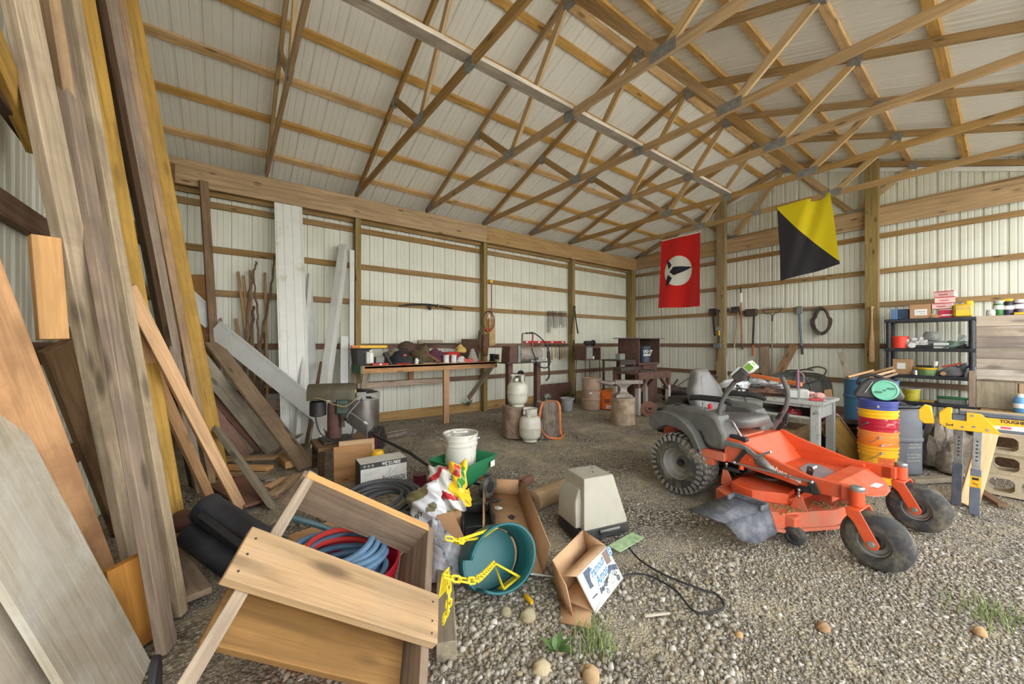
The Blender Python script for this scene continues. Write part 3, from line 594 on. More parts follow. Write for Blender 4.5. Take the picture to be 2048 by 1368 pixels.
LB('brown_board', 'dark brace board high on the left wall under the yellow brace', (DP(66,270,1.8)), (-40,110), ('x',-.7), .16, .04, -20, W_DARK, .2)
o = board('pine_offcut', DP(89,474,1.56), DP(106,679,1.56), .082, .05, W_FRESH, None, (.45,-.9,0)); tag(o, 'short bright pine offcut nailed upright to the left wall girt', 'board')
# grooved panel and its plain partner
def panel(name, label, R0, R1, side, w, th, mat, grooves=()):
    R0, R1, side = Vector(R0), Vector(R1), Vector(side).normalized(); x = (R1-R0).normalized(); side = (side-x*side.dot(x)).normalized(); n = x.cross(side); L = (R1-R0).length
    if n.dot(CP-R0) < 0: n = -n
    M = Matrix(((x.x,side.x,n.x,R0.x),(x.y,side.y,n.y,R0.y),(x.z,side.z,n.z,R0.z),(0,0,0,1))); b = MB()
    prof = [(0, 0)]
    for g, gw in grooves: prof += [(g, 0), (g+.0008, -.011 if th > .013 else -.009), (g+gw-.0008, -.011 if th > .013 else -.009), (g+gw, 0)]
    prof += [(w, 0), (w, -th), (0, -th)]; k = len(prof)
    b.add([(0, y, z) for y, z in prof]+[(L, y, z) for y, z in prof], [tuple(range(k)), tuple(range(k, 2*k))[::-1]]+[(i, (i+1) % k, k+(i+1) % k, k+i) for i in range(k)])
    return tag(b.build(name, mat, None, M, sharp=20), label, 'panel')
W_GROOVE = wood('grooved_siding', (186, 176, 154), .8, 1, .05, knots=0, stain=(206, 204, 196), st_amt=.6)
W_PALE = wood('pale_panel', (196, 186, 168), .8, .5, .05, knots=0, stain=(150, 134, 116), st_amt=.5)
gr = [(.010, .004), (.022, .004), (.034, .004), (.075, .005), (.12, .004), (.165, .005), (.225, .006), (.275, .004), (.315, .006), (.352, .004), (.366, .005), (.384, .004), (.398, .004)]
panel('grooved_siding', 'grey grooved siding board leaning in the near left corner', (-.27, 2.26, .012), (-.73, 2.196, 1.487), (-.14, -.99, 0), .42, .022, W_GROOVE, gr)
panel('plain_siding', 'plain pale siding board half hidden beneath the grooved siding panel', (-.335, 2.22, .01), (-.75, 2.15, 1.40), (-.17, -.985, 0), .50, .02, W_PALE)
# boards in the back corner
YW = lambda y: ('y', y)
LB('brown_board', 'brown upright board leaning on the back header beside the plywood', (441,899), (407,362), YW(6.50), .095, .045, -70, W_BROWN)
LB('brown_board', 'brown board standing upright in the far left corner', (-.61, 6.5, 0), (337,325), YW(6.51), .12, .04, -90, W_BROWN)
LB('grey_plank', 'grey weathered plank leaning beneath the white soffit strip, blunt foot', (547,902), (401,722), YW(5.95), .19, .035, -75, W_GREY, .4)
LB('brown_plank', 'long brown plank with single knot lying over the grey scraps, yellowed foot', (615,937), (447,715), YW(6.1), .20, .036, -60, wood('grey_brown', (150, 128, 102), .66, 1, .1, stain=(112, 92, 74), st_amt=.5), .3)
LB('thin_strip', 'pinkish thin strip leaning left of the grey weathered plank', (517,903), (414,778), YW(6.0), .07, .02, -65, W_RED, .25)
LB('thin_strip', 'narrow grey strip below the pinkish one', (505,905), (410,800), YW(5.95), .06, .025, -65, W_GREY, .25)
LB('reddish_plank', 'reddish shaded plank low behind the yellow plank foot', (490,915), (412,812), YW(5.8), .17, .03, -60, W_RED, .25)
LB('grey_plank', 'grey-brown timber slanting down to the corner of the wooden crate', (548,1016), (424,846), YW(5.0), .10, .045, -50, W_GREY, .35)
def flat(name, label, a, c, z, w, t, mat, up=(0,0,1), cat='board', grp='scrap boards on the floor'):
    return tag(board(name, G(*a, z), G(*c, z), w, t, mat, None, up, .004), label, cat, grp)
flat('scrap_board', 'pale board on top of the floor stack, pointing at the drill press', (448,918), (553,914), .13, .12, .03, W_TAN)
flat('scrap_board', 'light board second in the floor stack under the yellow plank', (440,934), (541,936), .09, .10, .035, W_FRESH)
flat('scrap_board', 'lowest yellowish board of the floor stack', (436,948), (536,944), .045, .12, .04, W_TAN)
flat('scrap_board', 'grey broken board end beside the floor stack', (500,944), (541,962), .04, .10, .035, W_GREY)
flat('wide_board', 'wide weathered brown board lying flat behind the black boots', (452,962), (528,1002), .03, .30, .025, W_RED)
flat('scrap_board', 'second grey stub lying below the broken board end', (505,962), (545,972), .025, .09, .04, W_MAUVE)
q = tag(board('scrap_board', G(544,911,.05), WY(600,868,5.15), .13, .02, W_GREY, None, (.5,-.3,.8), .003), 'pale splintered board tilted up across the brown plank', 'board', 'scrap boards on the floor')
flat('scrap_block', 'small pale wood block under the brown plank', (562,912), (580,930), .05, .09, .07, W_FRESH)
flat('scrap_block', 'short pale board lying left of the crate back board', (533,976), (571,957), .03, .07, .035, W_FRESH)
flat('scrap_block', 'short tan timber lying against the crate corner', (545,990), (596,950), .05, .08, .045, W_TAN)
flat('scrap_board', 'short timber stub lying on the floor below the tall planks', (338,1100), (394,1192), .05, .13, .035, W_MAUVE)
def sheetp(name, label, q4, th, mat, cat):
    p = [Vector(v) for v in q4]; L = (p[1]-p[0]).length; n = (p[1]-p[0]).cross(p[3]-p[0]).normalized()
    if n.dot(CP-p[0]) < 0: n = -n
    b = MB(); x = (p[1]-p[0]).normalized(); y = n.cross(x); M = Matrix(((x.x,y.x,n.x,p[0].x),(x.y,y.y,n.y,p[0].y),(x.z,y.z,n.z,p[0].z),(0,0,0,1))); I = M.inverted()
    b.prism([tuple((I @ v)[:2]) for v in p], -th, 0); return tag(b.build(name, mat, None, M, bevel=.002), label, cat)
sheetp('plywood_sheet', 'brown plywood sheet standing in the far left corner behind the upright', [WY(368,549,6.66), WY(424,549,6.66), WY(436,760,6.5), WY(372,760,6.5)], .015, W_PLY, 'panel')
sheetp('plywood_scrap', 'square dark plywood scrap leaning under the white soffit strip', [WY(530,801,6.3), WY(566,797,6.3), WY(578,868,6.16), WY(536,872,6.16)], .015, W_MAUVE, 'panel')
# white vinyl soffit, sleeves
M_VIN = plain('vinyl_soffit', (222, 224, 218), .45, var=.04, dirt=(160, 150, 92), d_amt=.55, d_sc=2.2, d_lo=.56, d_hi=.68)
M_VINC = plain('clean_vinyl', (208, 210, 206), .5, var=.03, dirt=(176, 174, 166), d_amt=.3, d_sc=4)
sg = [(.012, .007), (.03, .006), (.14, .007), (.25, .007), (.338, .006)]
panel('vinyl_soffit', 'tall stained white soffit panel leaning from the floor to the back header', (.93, 5.9, .01), (.90, 6.5, 3.47), (-1, 0, 0), .36, .014, M_VIN, sg)
panel('vinyl_soffit', 'shorter clean soffit panel behind the tall stained one, dotted edge', (1.10, 6.22, .01), (1.06, 6.62, 2.25), (-1, 0, 0), .36, .012, M_VINC, [(.01, .01), (.14, .006), (.25, .006)])
panel('soffit_strip', 'long white soffit strip sloping down the back corner to the drill press', (1.25, 5.40, .02), (-.22, 6.38, 1.50), (0, .02, 1), .25, .014, M_VINC, [(.205, .004), (.228, .004)])
panel('soffit_strip', 'upper white soffit strip behind the yellow planks', (-.24, 6.42, 1.60), (-.74, 6.44, 2.15), (0, .02, 1), .24, .014, M_VINC, [(.2, .004), (.222, .004)])
panel('soffit_strip', 'short white flashing strip on the floor under the sloping soffit', (1.24, 6.05, .03), (.72, 6.12, .5), (0, .3, 1), .12, .012, M_VINC)
def sleeve(label, b, t, y, w, th, phi, mat=M_VINC, name='vinyl_sleeve'):
    p0, p1 = G(*b), WY(*t, y); m = MB(); L = (p1-p0).length
    m.prism([(-w/2,-th/2),(w/2,-th/2),(w/2,th/2),(-w/2,th/2)], 0, L, None); M = frame(p0, p1, (math.cos(R(phi)), math.sin(R(phi)), 0)) @ Matrix(((0,0,1,0),(1,0,0,0),(0,1,0,0),(0,0,0,1)))
    return tag(m.build(name, mat, None, M, bevel=.006), label, 'vinyl trim')
sleeve('thick white vinyl post sleeve leaning on the back wall left of the workbench', (634,897), (688,492), 6.62, .12, .12, -40)
sleeve('slim grey-white downspout leaning across the tall soffit panel', (592,897), (620,549), 6.6, .07, .05, -60, name='downspout')
sleeve('narrow white vinyl strip standing against the left post of the workbench wall', (703,858), (704,500), 6.5, .075, .02, -90, name='vinyl_strip')
sleeve('short white vinyl strip standing between the post sleeve and the narrow strip', (688,872), (689,672), 6.45, .12, .015, -90, name='vinyl_strip')
# bundle of laths and branches
def lathe_stick(label, b, t, w=.035): LB('wooden_lath', label, b, t, ('y', 6.68), w, .018, -80, W_TAN, 0, None, 'laths and branches in the back corner', 'stick')
for lab, b, t in (('tallest leftmost lath of the stick bundle', (520,885), (476,543)), ('thin lath just right of the tallest leftmost one', (516,884), (487,551)), ('lath behind the crooked bark branch', (512,882), (500,540)),
                  ('straight lath at the right of the stick bundle', (536,884), (530,545)), ('short lath at the left end of the stick bundle', (462,888), (441,636)), ('short slanted lath low in the stick bundle', (512,888), (472,637))): lathe_stick(lab, b, t)
M_BARK = plain('branch_bark', (112, 92, 72), .9, var=.35, sc=25, dirt=(74, 56, 44), d_amt=.6, d_sc=12, bump=.6, b_sc=60)
def branch(label, pts, r):
    b = MB(); P = [pt(('y', 6.62-.35*k/(len(pts)-1)), *p) for k, p in enumerate(pts)]; P[-1].z = 0
    s = spline(P, 8); s = [p+Vector((random.gauss(0, .006), random.gauss(0, .006), 0)) for p in s]; b.tube(s, [r*(.55+.5*i/len(s))*random.uniform(.85, 1.15) for i in range(len(s))], 8)
    tag(b.build('tree_branch', M_BARK), label, 'branch', 'laths and branches in the back corner')
branch('crooked dark branch with flared tip in the stick bundle', [(512,523),(503,570),(494,640),(488,760),(484,893)], .022)
branch('pale smooth branch in front of the stick bundle', [(508,612),(503,680),(500,790),(498,893)], .028)
branch('long bowed branch leaning right in the stick bundle', [(549,512),(540,590),(522,680),(512,790),(508,893)], .02)
branch('reddish straight branch in the middle of the stick bundle', [(506,545),(514,620),(519,740),(524,893)], .017)
branch('short dark branch at the right foot of the stick bundle', [(529,665),(527,760),(526,893)], .018)
LB('wooden_lath', 'short brown slat leaning beside the drill press head', (612,893), (643,724), YW(6.3), .05, .02, -60, W_BROWN, 0, None, None, 'stick')
# ================= along the back wall =================
M_RUST = plain('rusty_steel', (104, 76, 66), .8, .2, var=.25, sc=9, dirt=(66, 50, 46), d_amt=.6, d_sc=6, bump=.3)
M_IRON = plain('dark_iron', (74, 68, 64), .65, .4, var=.2, sc=15, dirt=(104, 84, 70), d_amt=.4, bump=.2)
M_ANV = plain('anvil_iron', (138, 130, 122), .5, .55, var=.15, sc=12, dirt=(108, 88, 76), d_amt=.5, d_sc=7, bump=.2)
M_RED = plain('red_plastic', (186, 36, 38), .45, var=.08, dirt=(120, 60, 54), d_amt=.3)
M_YELP = plain('yellow_plastic', (240, 190, 30), .45, var=.06, dirt=(170, 130, 60), d_amt=.25)
M_GREYP = plain('grey_box', (128, 134, 128), .55, dirt=(100, 98, 92), d_amt=.3)
M_CLEAR = plain('cloudy_plastic', (196, 198, 190), .3, var=.1, dirt=(150, 146, 134), d_amt=.4, d_sc=12)
M_CANVAS = plain('black_canvas', (42, 42, 46), .9, var=.25, sc=30, bump=.3, dirt=(74, 70, 66), d_amt=.4)
M_BRCL = plain('brown_cloth', (86, 66, 54), .95, var=.25, sc=14, bump=.4, dirt=(60, 48, 44), d_amt=.5)
M_LEATH = plain('leather', (112, 74, 48), .7, var=.25, sc=8, bump=.3, dirt=(70, 50, 40), d_amt=.5)
M_GRCL = plain('grey_rag', (148, 138, 126), .95, var=.25, sc=14, bump=.5, dirt=(110, 92, 86), d_amt=.5)
M_PURP = plain('plum_cloth', (92, 52, 66), .9, var=.25, sc=10, bump=.4)
M_YRAG = plain('yellow_rag', (206, 176, 104), .95, var=.2, sc=14, bump=.5)
M_CABLE = plain('black_cable', (40, 40, 42), .6)
M_WOODH = wood('tool_handle', (178, 140, 92), .7, 1, .2, knots=0)
M_BLUEL = plain('blue_label', (66, 120, 176), .5)
W_BENCH = wood('bench_pine', (190, 148, 106), .66, 1, .12, stain=(140, 104, 76), st_amt=.35)
def rect(y, x0, y0, x1, y1):          # photo box seen on the plane Y=y -> x range, z range
    a, c = WY(x0, (y0+y1)/2, y), WY(x1, (y0+y1)/2, y); return a.x, c.x, WY((x0+x1)/2, y1, y).z, WY((x0+x1)/2, y0, y).z
def lumpmesh(rx, ry, rz, amp=.25, seed=0, nu=26, nv=14, fl=.5, fq=2.2):
    rnd = random.Random(seed); ph = [(rnd.uniform(1, fq*2), rnd.uniform(1, fq*2), rnd.uniform(1, fq*2), rnd.uniform(0, 6)) for _ in range(7)]
    def f(u, v):
        a = 2*PI*u; t = PI*(v-.5); x, y, z = math.cos(t)*math.cos(a), math.cos(t)*math.sin(a), math.sin(t)
        d = 1+amp*sum(math.sin(p*x*2+q*y*2+r*z*2+s) for p, q, r, s in ph)/3.2; z = z if z > 0 else z*fl*.4
        return (rx*x*d, ry*y*d, max(0, rz*(z*d+.12)))
    b = MB(); b.grid(f, nu, nv); return b
def lump(name, label, cat, c, r, mat, seed=0, amp=.3, rz=0, group=None):
    return tag(lumpmesh(r[0], r[1], r[2], amp, seed).build(name, mat, None, TR(c[0], c[1], c[2], rz), sharp=80), label, cat, group)
def boxthing(name, label, cat, y, box, dep, mat, bev=.008, group=None, rz=0, z0=None):
    x0, x1, za, zb = rect(y, *box); za = za if z0 is None else z0; w = x1-x0
    b = MB(); b.box(-w/2, w/2, 0, dep, 0, zb-za); return tag(b.build(name, mat, None, TR((x0+x1)/2, y, za, rz), bevel=bev), label, cat, group)
# --- long workbench
BZ = 1.045
t = thing('workbench', 'long rough pine workbench built along the back wall', 'workbench', (2.87, 6.25, 0))
for i in range(4): board('bench_top', (1.66, 6.0+.155*i, BZ-.022), (4.10, 6.0+.155*i, BZ-.022), .15, .038, W_BENCH, t)
board('front_rail', (1.62, 5.945, BZ-.055), (4.12, 5.945, BZ-.055), .12, .04, W_BENCH, t, (0,-1,0))
board('leg', (3.04, 5.945, 0), (3.04, 5.945, BZ-.115), .10, .06, W_BENCH, t, (0,-1,0))
board('leg', (1.66, 6.05, .55), (1.70, 6.0, BZ-.1), .09, .05, W_GREY, t, (0,-1,0)); board('leg', (1.63, 6.45, 0), (1.63, 6.45, BZ-.04), .09, .04, W_GREY, t, (0,-1,0))
board('back_support', (2.66, 6.58, .70), (2.66, 6.58, BZ-.04), .09, .05, W_BENCH, t, (0,-1,0))
board('stretcher', (1.70, 6.50, .69), (3.4, 6.50, .69), .09, .04, wood('bench_stretcher', (184, 158, 134), .7, 1, .1, stain=(140, 116, 104), st_amt=.4), t, (0,-1,0))
board('diagonal_brace', (3.88, 6.60, .28), (4.04, 5.99, BZ-.1), .09, .04, W_GREY, t, (1,0,0))
b = MB(); b.box(1.60, 1.64, 5.93, 6.5, BZ-.11, BZ+.004); b.build('painted_end', plain('green_paint', (70, 108, 84), .6), t, wm(t).inverted())
by = 6.05
def on(px, y=by, dz=0): return WY(px, 730, y).x, y, BZ+dz
# things on the bench
x, y, z = on(721, 6.22); b = MB(); b.loft([[Vector((s*w, u*d, h)) for s, u in ((-1,-1),(1,-1),(1,1),(-1,1))] for h, w, d in ((0, .085, .15), (.25, .105, .18), (.255, .115, .19), (.27, .115, .19))])
tag(b.build('storage_bin', M_BLK, None, TR(x, y, z), bevel=.006), 'black plastic bin at the left end of the long workbench', 'bin')
t = thing('spirit_level', 'yellow level lying across the top of the black bin', 'level', (x+.12, y-.02, z+.272), 4); b = MB(); b.box(-.26, .30, -.03, .03, 0, .045); b.build('body', M_YELP, t, bevel=.006)
b = MB(); b.box(-.27, -.14, -.032, .032, .004, .04); b.build('end_grip', plain('orange_grip', (214, 110, 40), .5), t, bevel=.004)
x, y, z = on(738, 6.06); t = thing('storage_jug', 'cloudy plastic jug standing in front of the black bin', 'jug', (x, y, z+.03)); b = MB(); b.box(-.055, .055, -.05, .05, 0, .19); b.build('body', M_CLEAR, t, bevel=.014); b = MB(); b.cyl((.02, 0, .19), (.02, 0, .215), .025); b.build('cap', M_WHITE, t); b = MB(); b.box(.0, .05, -.056, -.051, .02, .17); b.build('label', M_WHT, t)
x, y, z = on(757, 6.1); b = MB(); b.box(-.13, .13, -.07, .07, 0, .035); o = b.build('tool_case', M_RED, None, TR(x, y-.04, z+.001), bevel=.006); tag(o, 'flat red case under the jug at the left of the workbench', 'case'); b = MB(); b.box(-.02, .02, -.075, -.07, .008, .028); b.build('latch', M_STEEL, o)
boxthing('small_box', 'grey-green metal box standing on the flat red case', 'box', 6.05, (752, 714, 768, 727), .1, M_GREYP, .004, z0=BZ+.037)
x, y, z = on(754, 6.17); b = MB(); b.lathe([(.03, 0), (.05, .002), (.05, .045), (.03, .047)], 22, zframe((0, 0, 0), (0, -1, 0))); o = tag(b.build('tape_roll', M_YELP, None, TR(x, y, z+.087)), 'yellow tape roll behind the cloudy jug', 'tape')
boxthing('small_crate', 'dark grey crate propping up the yellow tape roll', 'crate', 6.10, (746, 711, 766, 727), .12, M_IRON, .004, z0=BZ+.0005) if False else None
p0, p1 = WY(766, 701, 6.1), WY(784, 731, 5.97); t = thing('torch', 'long dark torch leaning against the black tool bag', 'torch', M=zframe(p1, p0)); b = MB(); b.lathe([(.022, 0), (.024, .01), (.024, .17), (.036, .21), (.036, .24)], 16); b.build('barrel', plain('torch_grey', (66, 68, 72), .5, .3), t); b = MB(); b.cyl((0, 0, .235), (0, 0, .243), .03); b.build('lens', M_STEEL, t)
x, y, z = on(803, 6.05); t = thing('tool_bag', 'black canvas tool bag with red trim in the middle of the workbench', 'bag', (x, y, z), -8); lumpmesh(.19, .13, .21, .10, 3, fl=1).build('bag_body', M_CANVAS, t, sharp=80); b = MB(); b.tube([(-.10, -.125, .02), (.0, -.142, .012), (.12, -.125, .02)], .012); b.box(.0, .05, -.135, -.12, .14, .175); b.build('red_trim', M_RED, t); b = MB(); b.tube(spline([(-.09, -.06, .18), (-.05, -.1, .25), (.06, -.1, .25), (.1, -.06, .18)], 6), .008); b.build('handle', M_CANVAS, t)
x, y, z = on(787, 6.25); lump('rag_heap', 'grey and pinkish rag heap behind the black tool bag', 'rags', (x, y, z), (.13, .12, .20), M_GRCL, 5, .35)
x, y, z = on(815, 6.38); lump('folded_coat', 'brown coat heaped at the back of the workbench', 'coat', (x, y, z), (.23, .15, .31), M_BRCL, 8, .25)
x, y, z = on(842, 6.18); lump('leather_apron', 'crumpled olive leather apron right of the black tool bag', 'apron', (x, y, z), (.17, .16, .22), plain('olive_leather', (92, 78, 56), .85, var=.3, sc=12, bump=.5), 11, .4)
x, y, z = on(833, 6.0); b = MB(); b.lathe([(.03, 0), (.032, .01), (.032, .07), (.02, .085), (.02, .10), (0, .102)], 16); o = tag(b.build('glue_bottle', M_WHITE, None, TR(x, y, z)), 'small white bottle right of the black tool bag', 'bottle'); b = MB(); b.cyl((-.02, -.028, .05), (.035, -.03, .07), .006); b.build('trigger', M_WHITE, o)
x, y, z = on(858, 6.02); board('thin_offcut', (x-.14, y-.03, z+.012), (x+.16, y+.06, z+.012), .05, .02, W_GREY); tag(bpy.data.objects['thin_offcut'], 'pale thin offcut lying left of the two paint tins', 'offcut')
o = board('timber_bar', WY(836, 684, 6.5), WY(885, 684, 6.5), .07, .05, W_GREY, None, (0,-1,0)); tag(o, 'grey timber bar propped at the back of the workbench', 'bar')
p0, p1 = WY(848, 688, 6.42), WY(912, 688, 6.42); b = MB(); b.cyl(p0, p1, .018, n=12); tag(b.build('steel_tube', M_IRON), 'dark steel tube lying along the back of the workbench', 'tube')
x, y, z = on(872, 6.2); lump('plum_bag', 'plum and brown cloth bag left of the two paint tins', 'bag', (x, y, z), (.16, .12, .2), M_PURP, 14, .3)
o = board('leather_strap', WY(852, 706, 6.05), WY(884, 727, 5.98), .05, .012, M_LEATH, None, (0,-1,.3)); tag(o, 'brown leather strap drooping towards the paint tins', 'strap')
for px, lab in ((892.5, 'left of two white paint tins with blue bands'), (907.5, 'right of two white paint tins with blue bands')):
    x, y, z = on(px, 6.04); t = thing('paint_tin', lab, 'tin', (x, y, z), 0, 'paint tins'); b = MB(); b.lathe([(.054, 0), (.056, .004), (.054, .008), (.054, .135), (.057, .14), (.05, .142), (.048, .137), (0, .137)], 26); b.build('tin_body', M_WHITE, t)
    b = MB(); b.lathe([(.0546, .03), (.0546, .115)], 10, None, False, arc=(R(-62), R(-10))); b.build('blue_band', M_BLUEL, t)
x, y, z = on(903, 6.22); t = thing('red_toolbox', 'red toolbox behind the paint tins', 'toolbox', (x, y, z), 12); b = MB(); b.box(-.16, .14, -.09, .09, 0, .13); b.prism([(-.16, .13), (.14, .13), (.10, .19), (-.12, .19)], -.09, .09, Matrix(((1,0,0,0),(0,0,1,0),(0,1,0,0),(0,0,0,1)))); b.build('box_body', M_RED, t, bevel=.008); b = MB(); b.tube([(-.06, 0, .19), (-.06, 0, .215), (.05, 0, .215), (.05, 0, .19)], .007); b.build('handle', M_CLEAR, t)
x, y, z = on(921, 6.25); lump('yellow_rag', 'ball of yellow rag on the red toolbox', 'rag', (x, y-.02, z+.17), (.09, .08, .12), M_YRAG, 21, .3)
boxthing('dark_board', 'dark brown board standing against the wall behind the grey bag', 'board', 6.45, (924, 678, 958, 728), .03, W_DARK, .004)
x, y, z = on(945, 6.12); b = MB(); b.lathe([(.13, 0), (.12, .03), (.075, .12), (.045, .2), (.03, .235), (.01, .25)], 13); o = tag(b.build('plastic_sack', plain('grey_plastic_sack', (172, 166, 160), .35, var=.3, sc=20, bump=.5), None, TR(x, y, z)), 'peaked grey plastic sack near the right end of the workbench', 'bag')
x, y, z = on(936, 5.99); b = MB(); b.box(-.09, .09, -.05, .05, 0, .07); o = tag(b.build('red_pack', plain('red_white_pack', (196, 96, 88), .5, var=.4, sc=22), None, TR(x, y, z), bevel=.01), 'red and white pack in front of the grey plastic sack', 'pack')
x, y, z = on(921, 5.98); lump('white_rag', 'crumpled white rag between the tins and the red pack', 'rag', (x, y, z), (.07, .05, .09), plain('white_rag', (212, 208, 202), .9, var=.2, sc=20, bump=.4), 23, .4)
x, y, z = on(966, 5.98); t = thing('pliers', 'dirty pliers lying in front of the bench vise', 'pliers', (x-.02, y, z), 20); b = MB(); b.bar((-.1, -.02, .012), (.0, .01, .012), .014, .014); b.bar((-.1, .03, .012), (.0, -.005, .012), .014, .014); b.build('handles', M_RED, t); b = MB(); b.bar((.0, 0, .012), (.06, .005, .012), .028, .014); b.build('jaws', M_STEEL, t)
x, y, z = on(987, 6.02); t = thing('bench_vise', 'black bench vise clamped on the right end of the workbench', 'vise', (x, y, z), 0); b = MB(); b.box(-.06, .06, -.08, .08, 0, .02); b.box(-.05, .0, -.06, .06, .02, .13); b.box(-.04, .1, -.03, .03, .04, .09); b.build('body', M_BLK, t, bevel=.006); b = MB(); b.box(.045, .095, -.06, .06, .03, .135); b.box(-.055, .005, -.07, .07, .125, .145); b.build('jaw', M_IRON, t, bevel=.004); b = MB(); b.cyl((.1, 0, .06), (.14, 0, .06), .014); b.cyl((.13, 0, -.03), (.13, 0, .14), .006); b.build('screw_handle', M_STEEL, t)
# hanging by the second post
yP = 6.555
def hangpoly(name, label, cat, pts, y, th, mat, amp=.0):
    p = [WY(a, c, y) for a, c in pts]; b = MB(); b.prism([(q.x, q.z) for q in p], 0, th, Matrix(((1,0,0,0),(0,0,1,y),(0,1,0,0),(0,0,0,1)))); return tag(b.build(name, mat, bevel=th*.3), label, cat)
hangpoly('leather_scabbard', 'brown leather tool holster hanging on the post at the right of the workbench', 'holster', [(968,668),(976,668),(978,690),(976,712),(968,712),(966,690)], 6.53, .04, M_LEATH)
hangpoly('leather_scabbard', 'thin grey-brown leather holster hanging left of the same post', 'holster', [(958,664),(963,655),(964,690),(960,706),(957,680)], 6.555, .03, M_MAUVE if False else M_BRCL)
hangpoly('pine_offcut', 'yellow pine board hanging right of the post above the vise', 'board', [(978,636),(990,638),(991,690),(979,692)], 6.68, .025, W_YEL)
t = thing('jumper_cables', 'coil of orange-brown jumper cables with red clamps hung on the post', 'cable', WY(974, 622, 6.56)); o0 = wm(t).inverted()
for k, (rx, rz, m) in enumerate(((.10, .21, plain('copper_cable', (156, 88, 56), .6)), (.13, .2, M_CABLE), (.08, .17, bpy.data.materials['copper_cable'] if 'copper_cable' in bpy.data.materials else M_RED))):
    b = MB(); b.tube([(.02*k+rx*math.sin(a)*(1 if k != 1 else 1.1), -.03-.012*k, -.21+(rz)*math.cos(a)) for a in [2*PI*i/30 for i in range(30)]], .009, 6, True); b.build('cable_loop', m, t)
for k, dx in enumerate((-.03, .03)):
    b = MB(); b.bar((dx-.06*(1-k), -.05, -.36), (dx+.02, -.05, -.42), .03, .02); b.bar((dx, -.05, -.36), (dx+.03, -.05, -.44), .025, .02); b.build('clamp', plain('clamp_red', (206, 64, 40), .5), t, bevel=.003)
t = thing('broom', 'upside-down broom with yellow head beside the post', 'broom', WY(983, 565, 6.6)); b = MB(); b.cyl((0, 0, -.75), (0, 0, 0), .012); b.build('handle', plain('broom_handle', (150, 84, 60), .6), t); b = MB(); b.box(-.045, .03, -.02, .02, -.01, .05); b.build('brush_head', M_YELP, t, bevel=.012)
# sword on the girt
p = [WY(a, c, 6.69) for a, c in ((798,611.5),(830,608.8),(858,609.2),(876,611.8),(904,616.8))]
t = thing('sheathed_sword', 'curved black sword in its sheath lying on the wall girt', 'sword', p[2]); I = wm(t).inverted(); q = [I @ v for v in p]
b = MB(); b.tube(spline(q[:4], 6), [.014]*3+[.018]*16, 8); b.build('sheath', M_BLK, t); b = MB(); b.tube(spline(q[3:], 6), .016, 8); b.build('hilt', M_CANVAS, t); b = MB(); b.cyl(q[3]-Vector((.012, 0, 0)), q[3]+Vector((.004, 0, 0)), .036, n=12); b.build('hand_guard', plain('brass', (176, 150, 80), .4, .8), t); b = MB(); b.lathe([(0, -.09), (.03, -.08), (.034, -.03), (.015, 0), (0, .0)], 12); b.cyl((.01, 0, -.02), (.0, 0, .03), .006); b.build('sash_knot', M_CANVAS, t, TR(-.0, -.03, -.02))
# tongs
def tongs(px, ylo, k):
    T = WY(px, 628, 6.70); L = T.z-WY(px, ylo, 6.70).z; t = thing('blacksmith_tongs', ['longest pair of tongs at the left of the girt row', 'second pair of tongs from the left, long thin reins', 'third pair of tongs in the row on the girt', 'fourth pair of tongs, spread reins', 'middle pair of tongs with square jaws', 'sixth pair of tongs in the row on the girt', 'seventh pair of tongs with hooked jaw', 'second to last pair of tongs towards the corner post', 'last pair of tongs in the row towards the corner post'][k], 'tongs', T, 0, 'tongs hanging on the girt')
    s = .012+.006*(k % 3)
    for e in (-1, 1):
        b = MB(); b.tube(spline([(e*.008, -.01, 0), (e*s, -.012, -L*.3), (e*s*1.3, -.012, -L*(.97 if e < 0 else 1))], 5), .006, 6); b.build('rein', M_IRON, t)
        b = MB(); b.tube(spline([(-e*.008, -.012, 0), (-e*.022, -.012, .03), (-e*(.012+.01*(k % 2)), -.012, .075)], 5), [.009]*6+[.007]*5, 6); b.build('jaw', M_IRON, t)
for k, (px, yl) in enumerate(((1095.5,667),(1099,666),(1104,654),(1107,657),(1111,657),(1116.5,656),(1121,650),(1124.5,656),(1130,655))): tongs(px, yl, k)
t = thing('spirit_level', 'red level resting on the lower girt above the hammers', 'level', WY(1048, 686.5, 6.71)); L = WY(1130, 686, 6.71).x-WY(1048, 686, 6.71).x; b = MB(); b.box(0, L, -.012, .012, 0, .055); b.build('body', M_RED, t, bevel=.003)
b = MB()
for f in (.06, .34, .66, .93): b.box(L*f-.03, L*f+.03, -.0135, .0135, .012, .042)
b.build('vial_window', M_WHT, t)
HL = ['first hammer from the left under the red level', 'second hammer from the left under the red level', 'third hammer from the left under the red level', 'fourth hammer, dark slim handle, under the red level', 'fifth hammer, broad pale handle, under the red level', 'sixth hammer in the row under the red level', 'seventh hammer in the row under the red level', 'second to last hammer before the post, dark handle', 'last hammer before the post, under the end of the red level']
def hammer(px, yl, k):
    T = WY(px, 690, 6.69); L = T.z-WY(px, yl, 6.69).z; t = thing('hammer', HL[k], 'hammer', T, 0, 'hammers hung under the red level')
    b = MB(); b.tube([(0, -.01, .01), (0, -.012, -L*.4), (0, -.012, -L)], [.011, .013, .016 if k != 4 else .024], 8); b.build('handle', M_WOODH if k % 3 else plain('dark_handle', (86, 74, 64), .7), t)
    b = MB(); b.cyl((-.06, -.012, .0), (.045, -.012, .0), .02, .024, 10); b.build('head', M_IRON, t, bevel=.003)
for k, (px, yl) in enumerate(((1067,710),(1073,712),(1078,708),(1094,716),(1103,720),(1111,716),(1118.5,719),(1123,718),(1129,714))): hammer(px, yl, k)
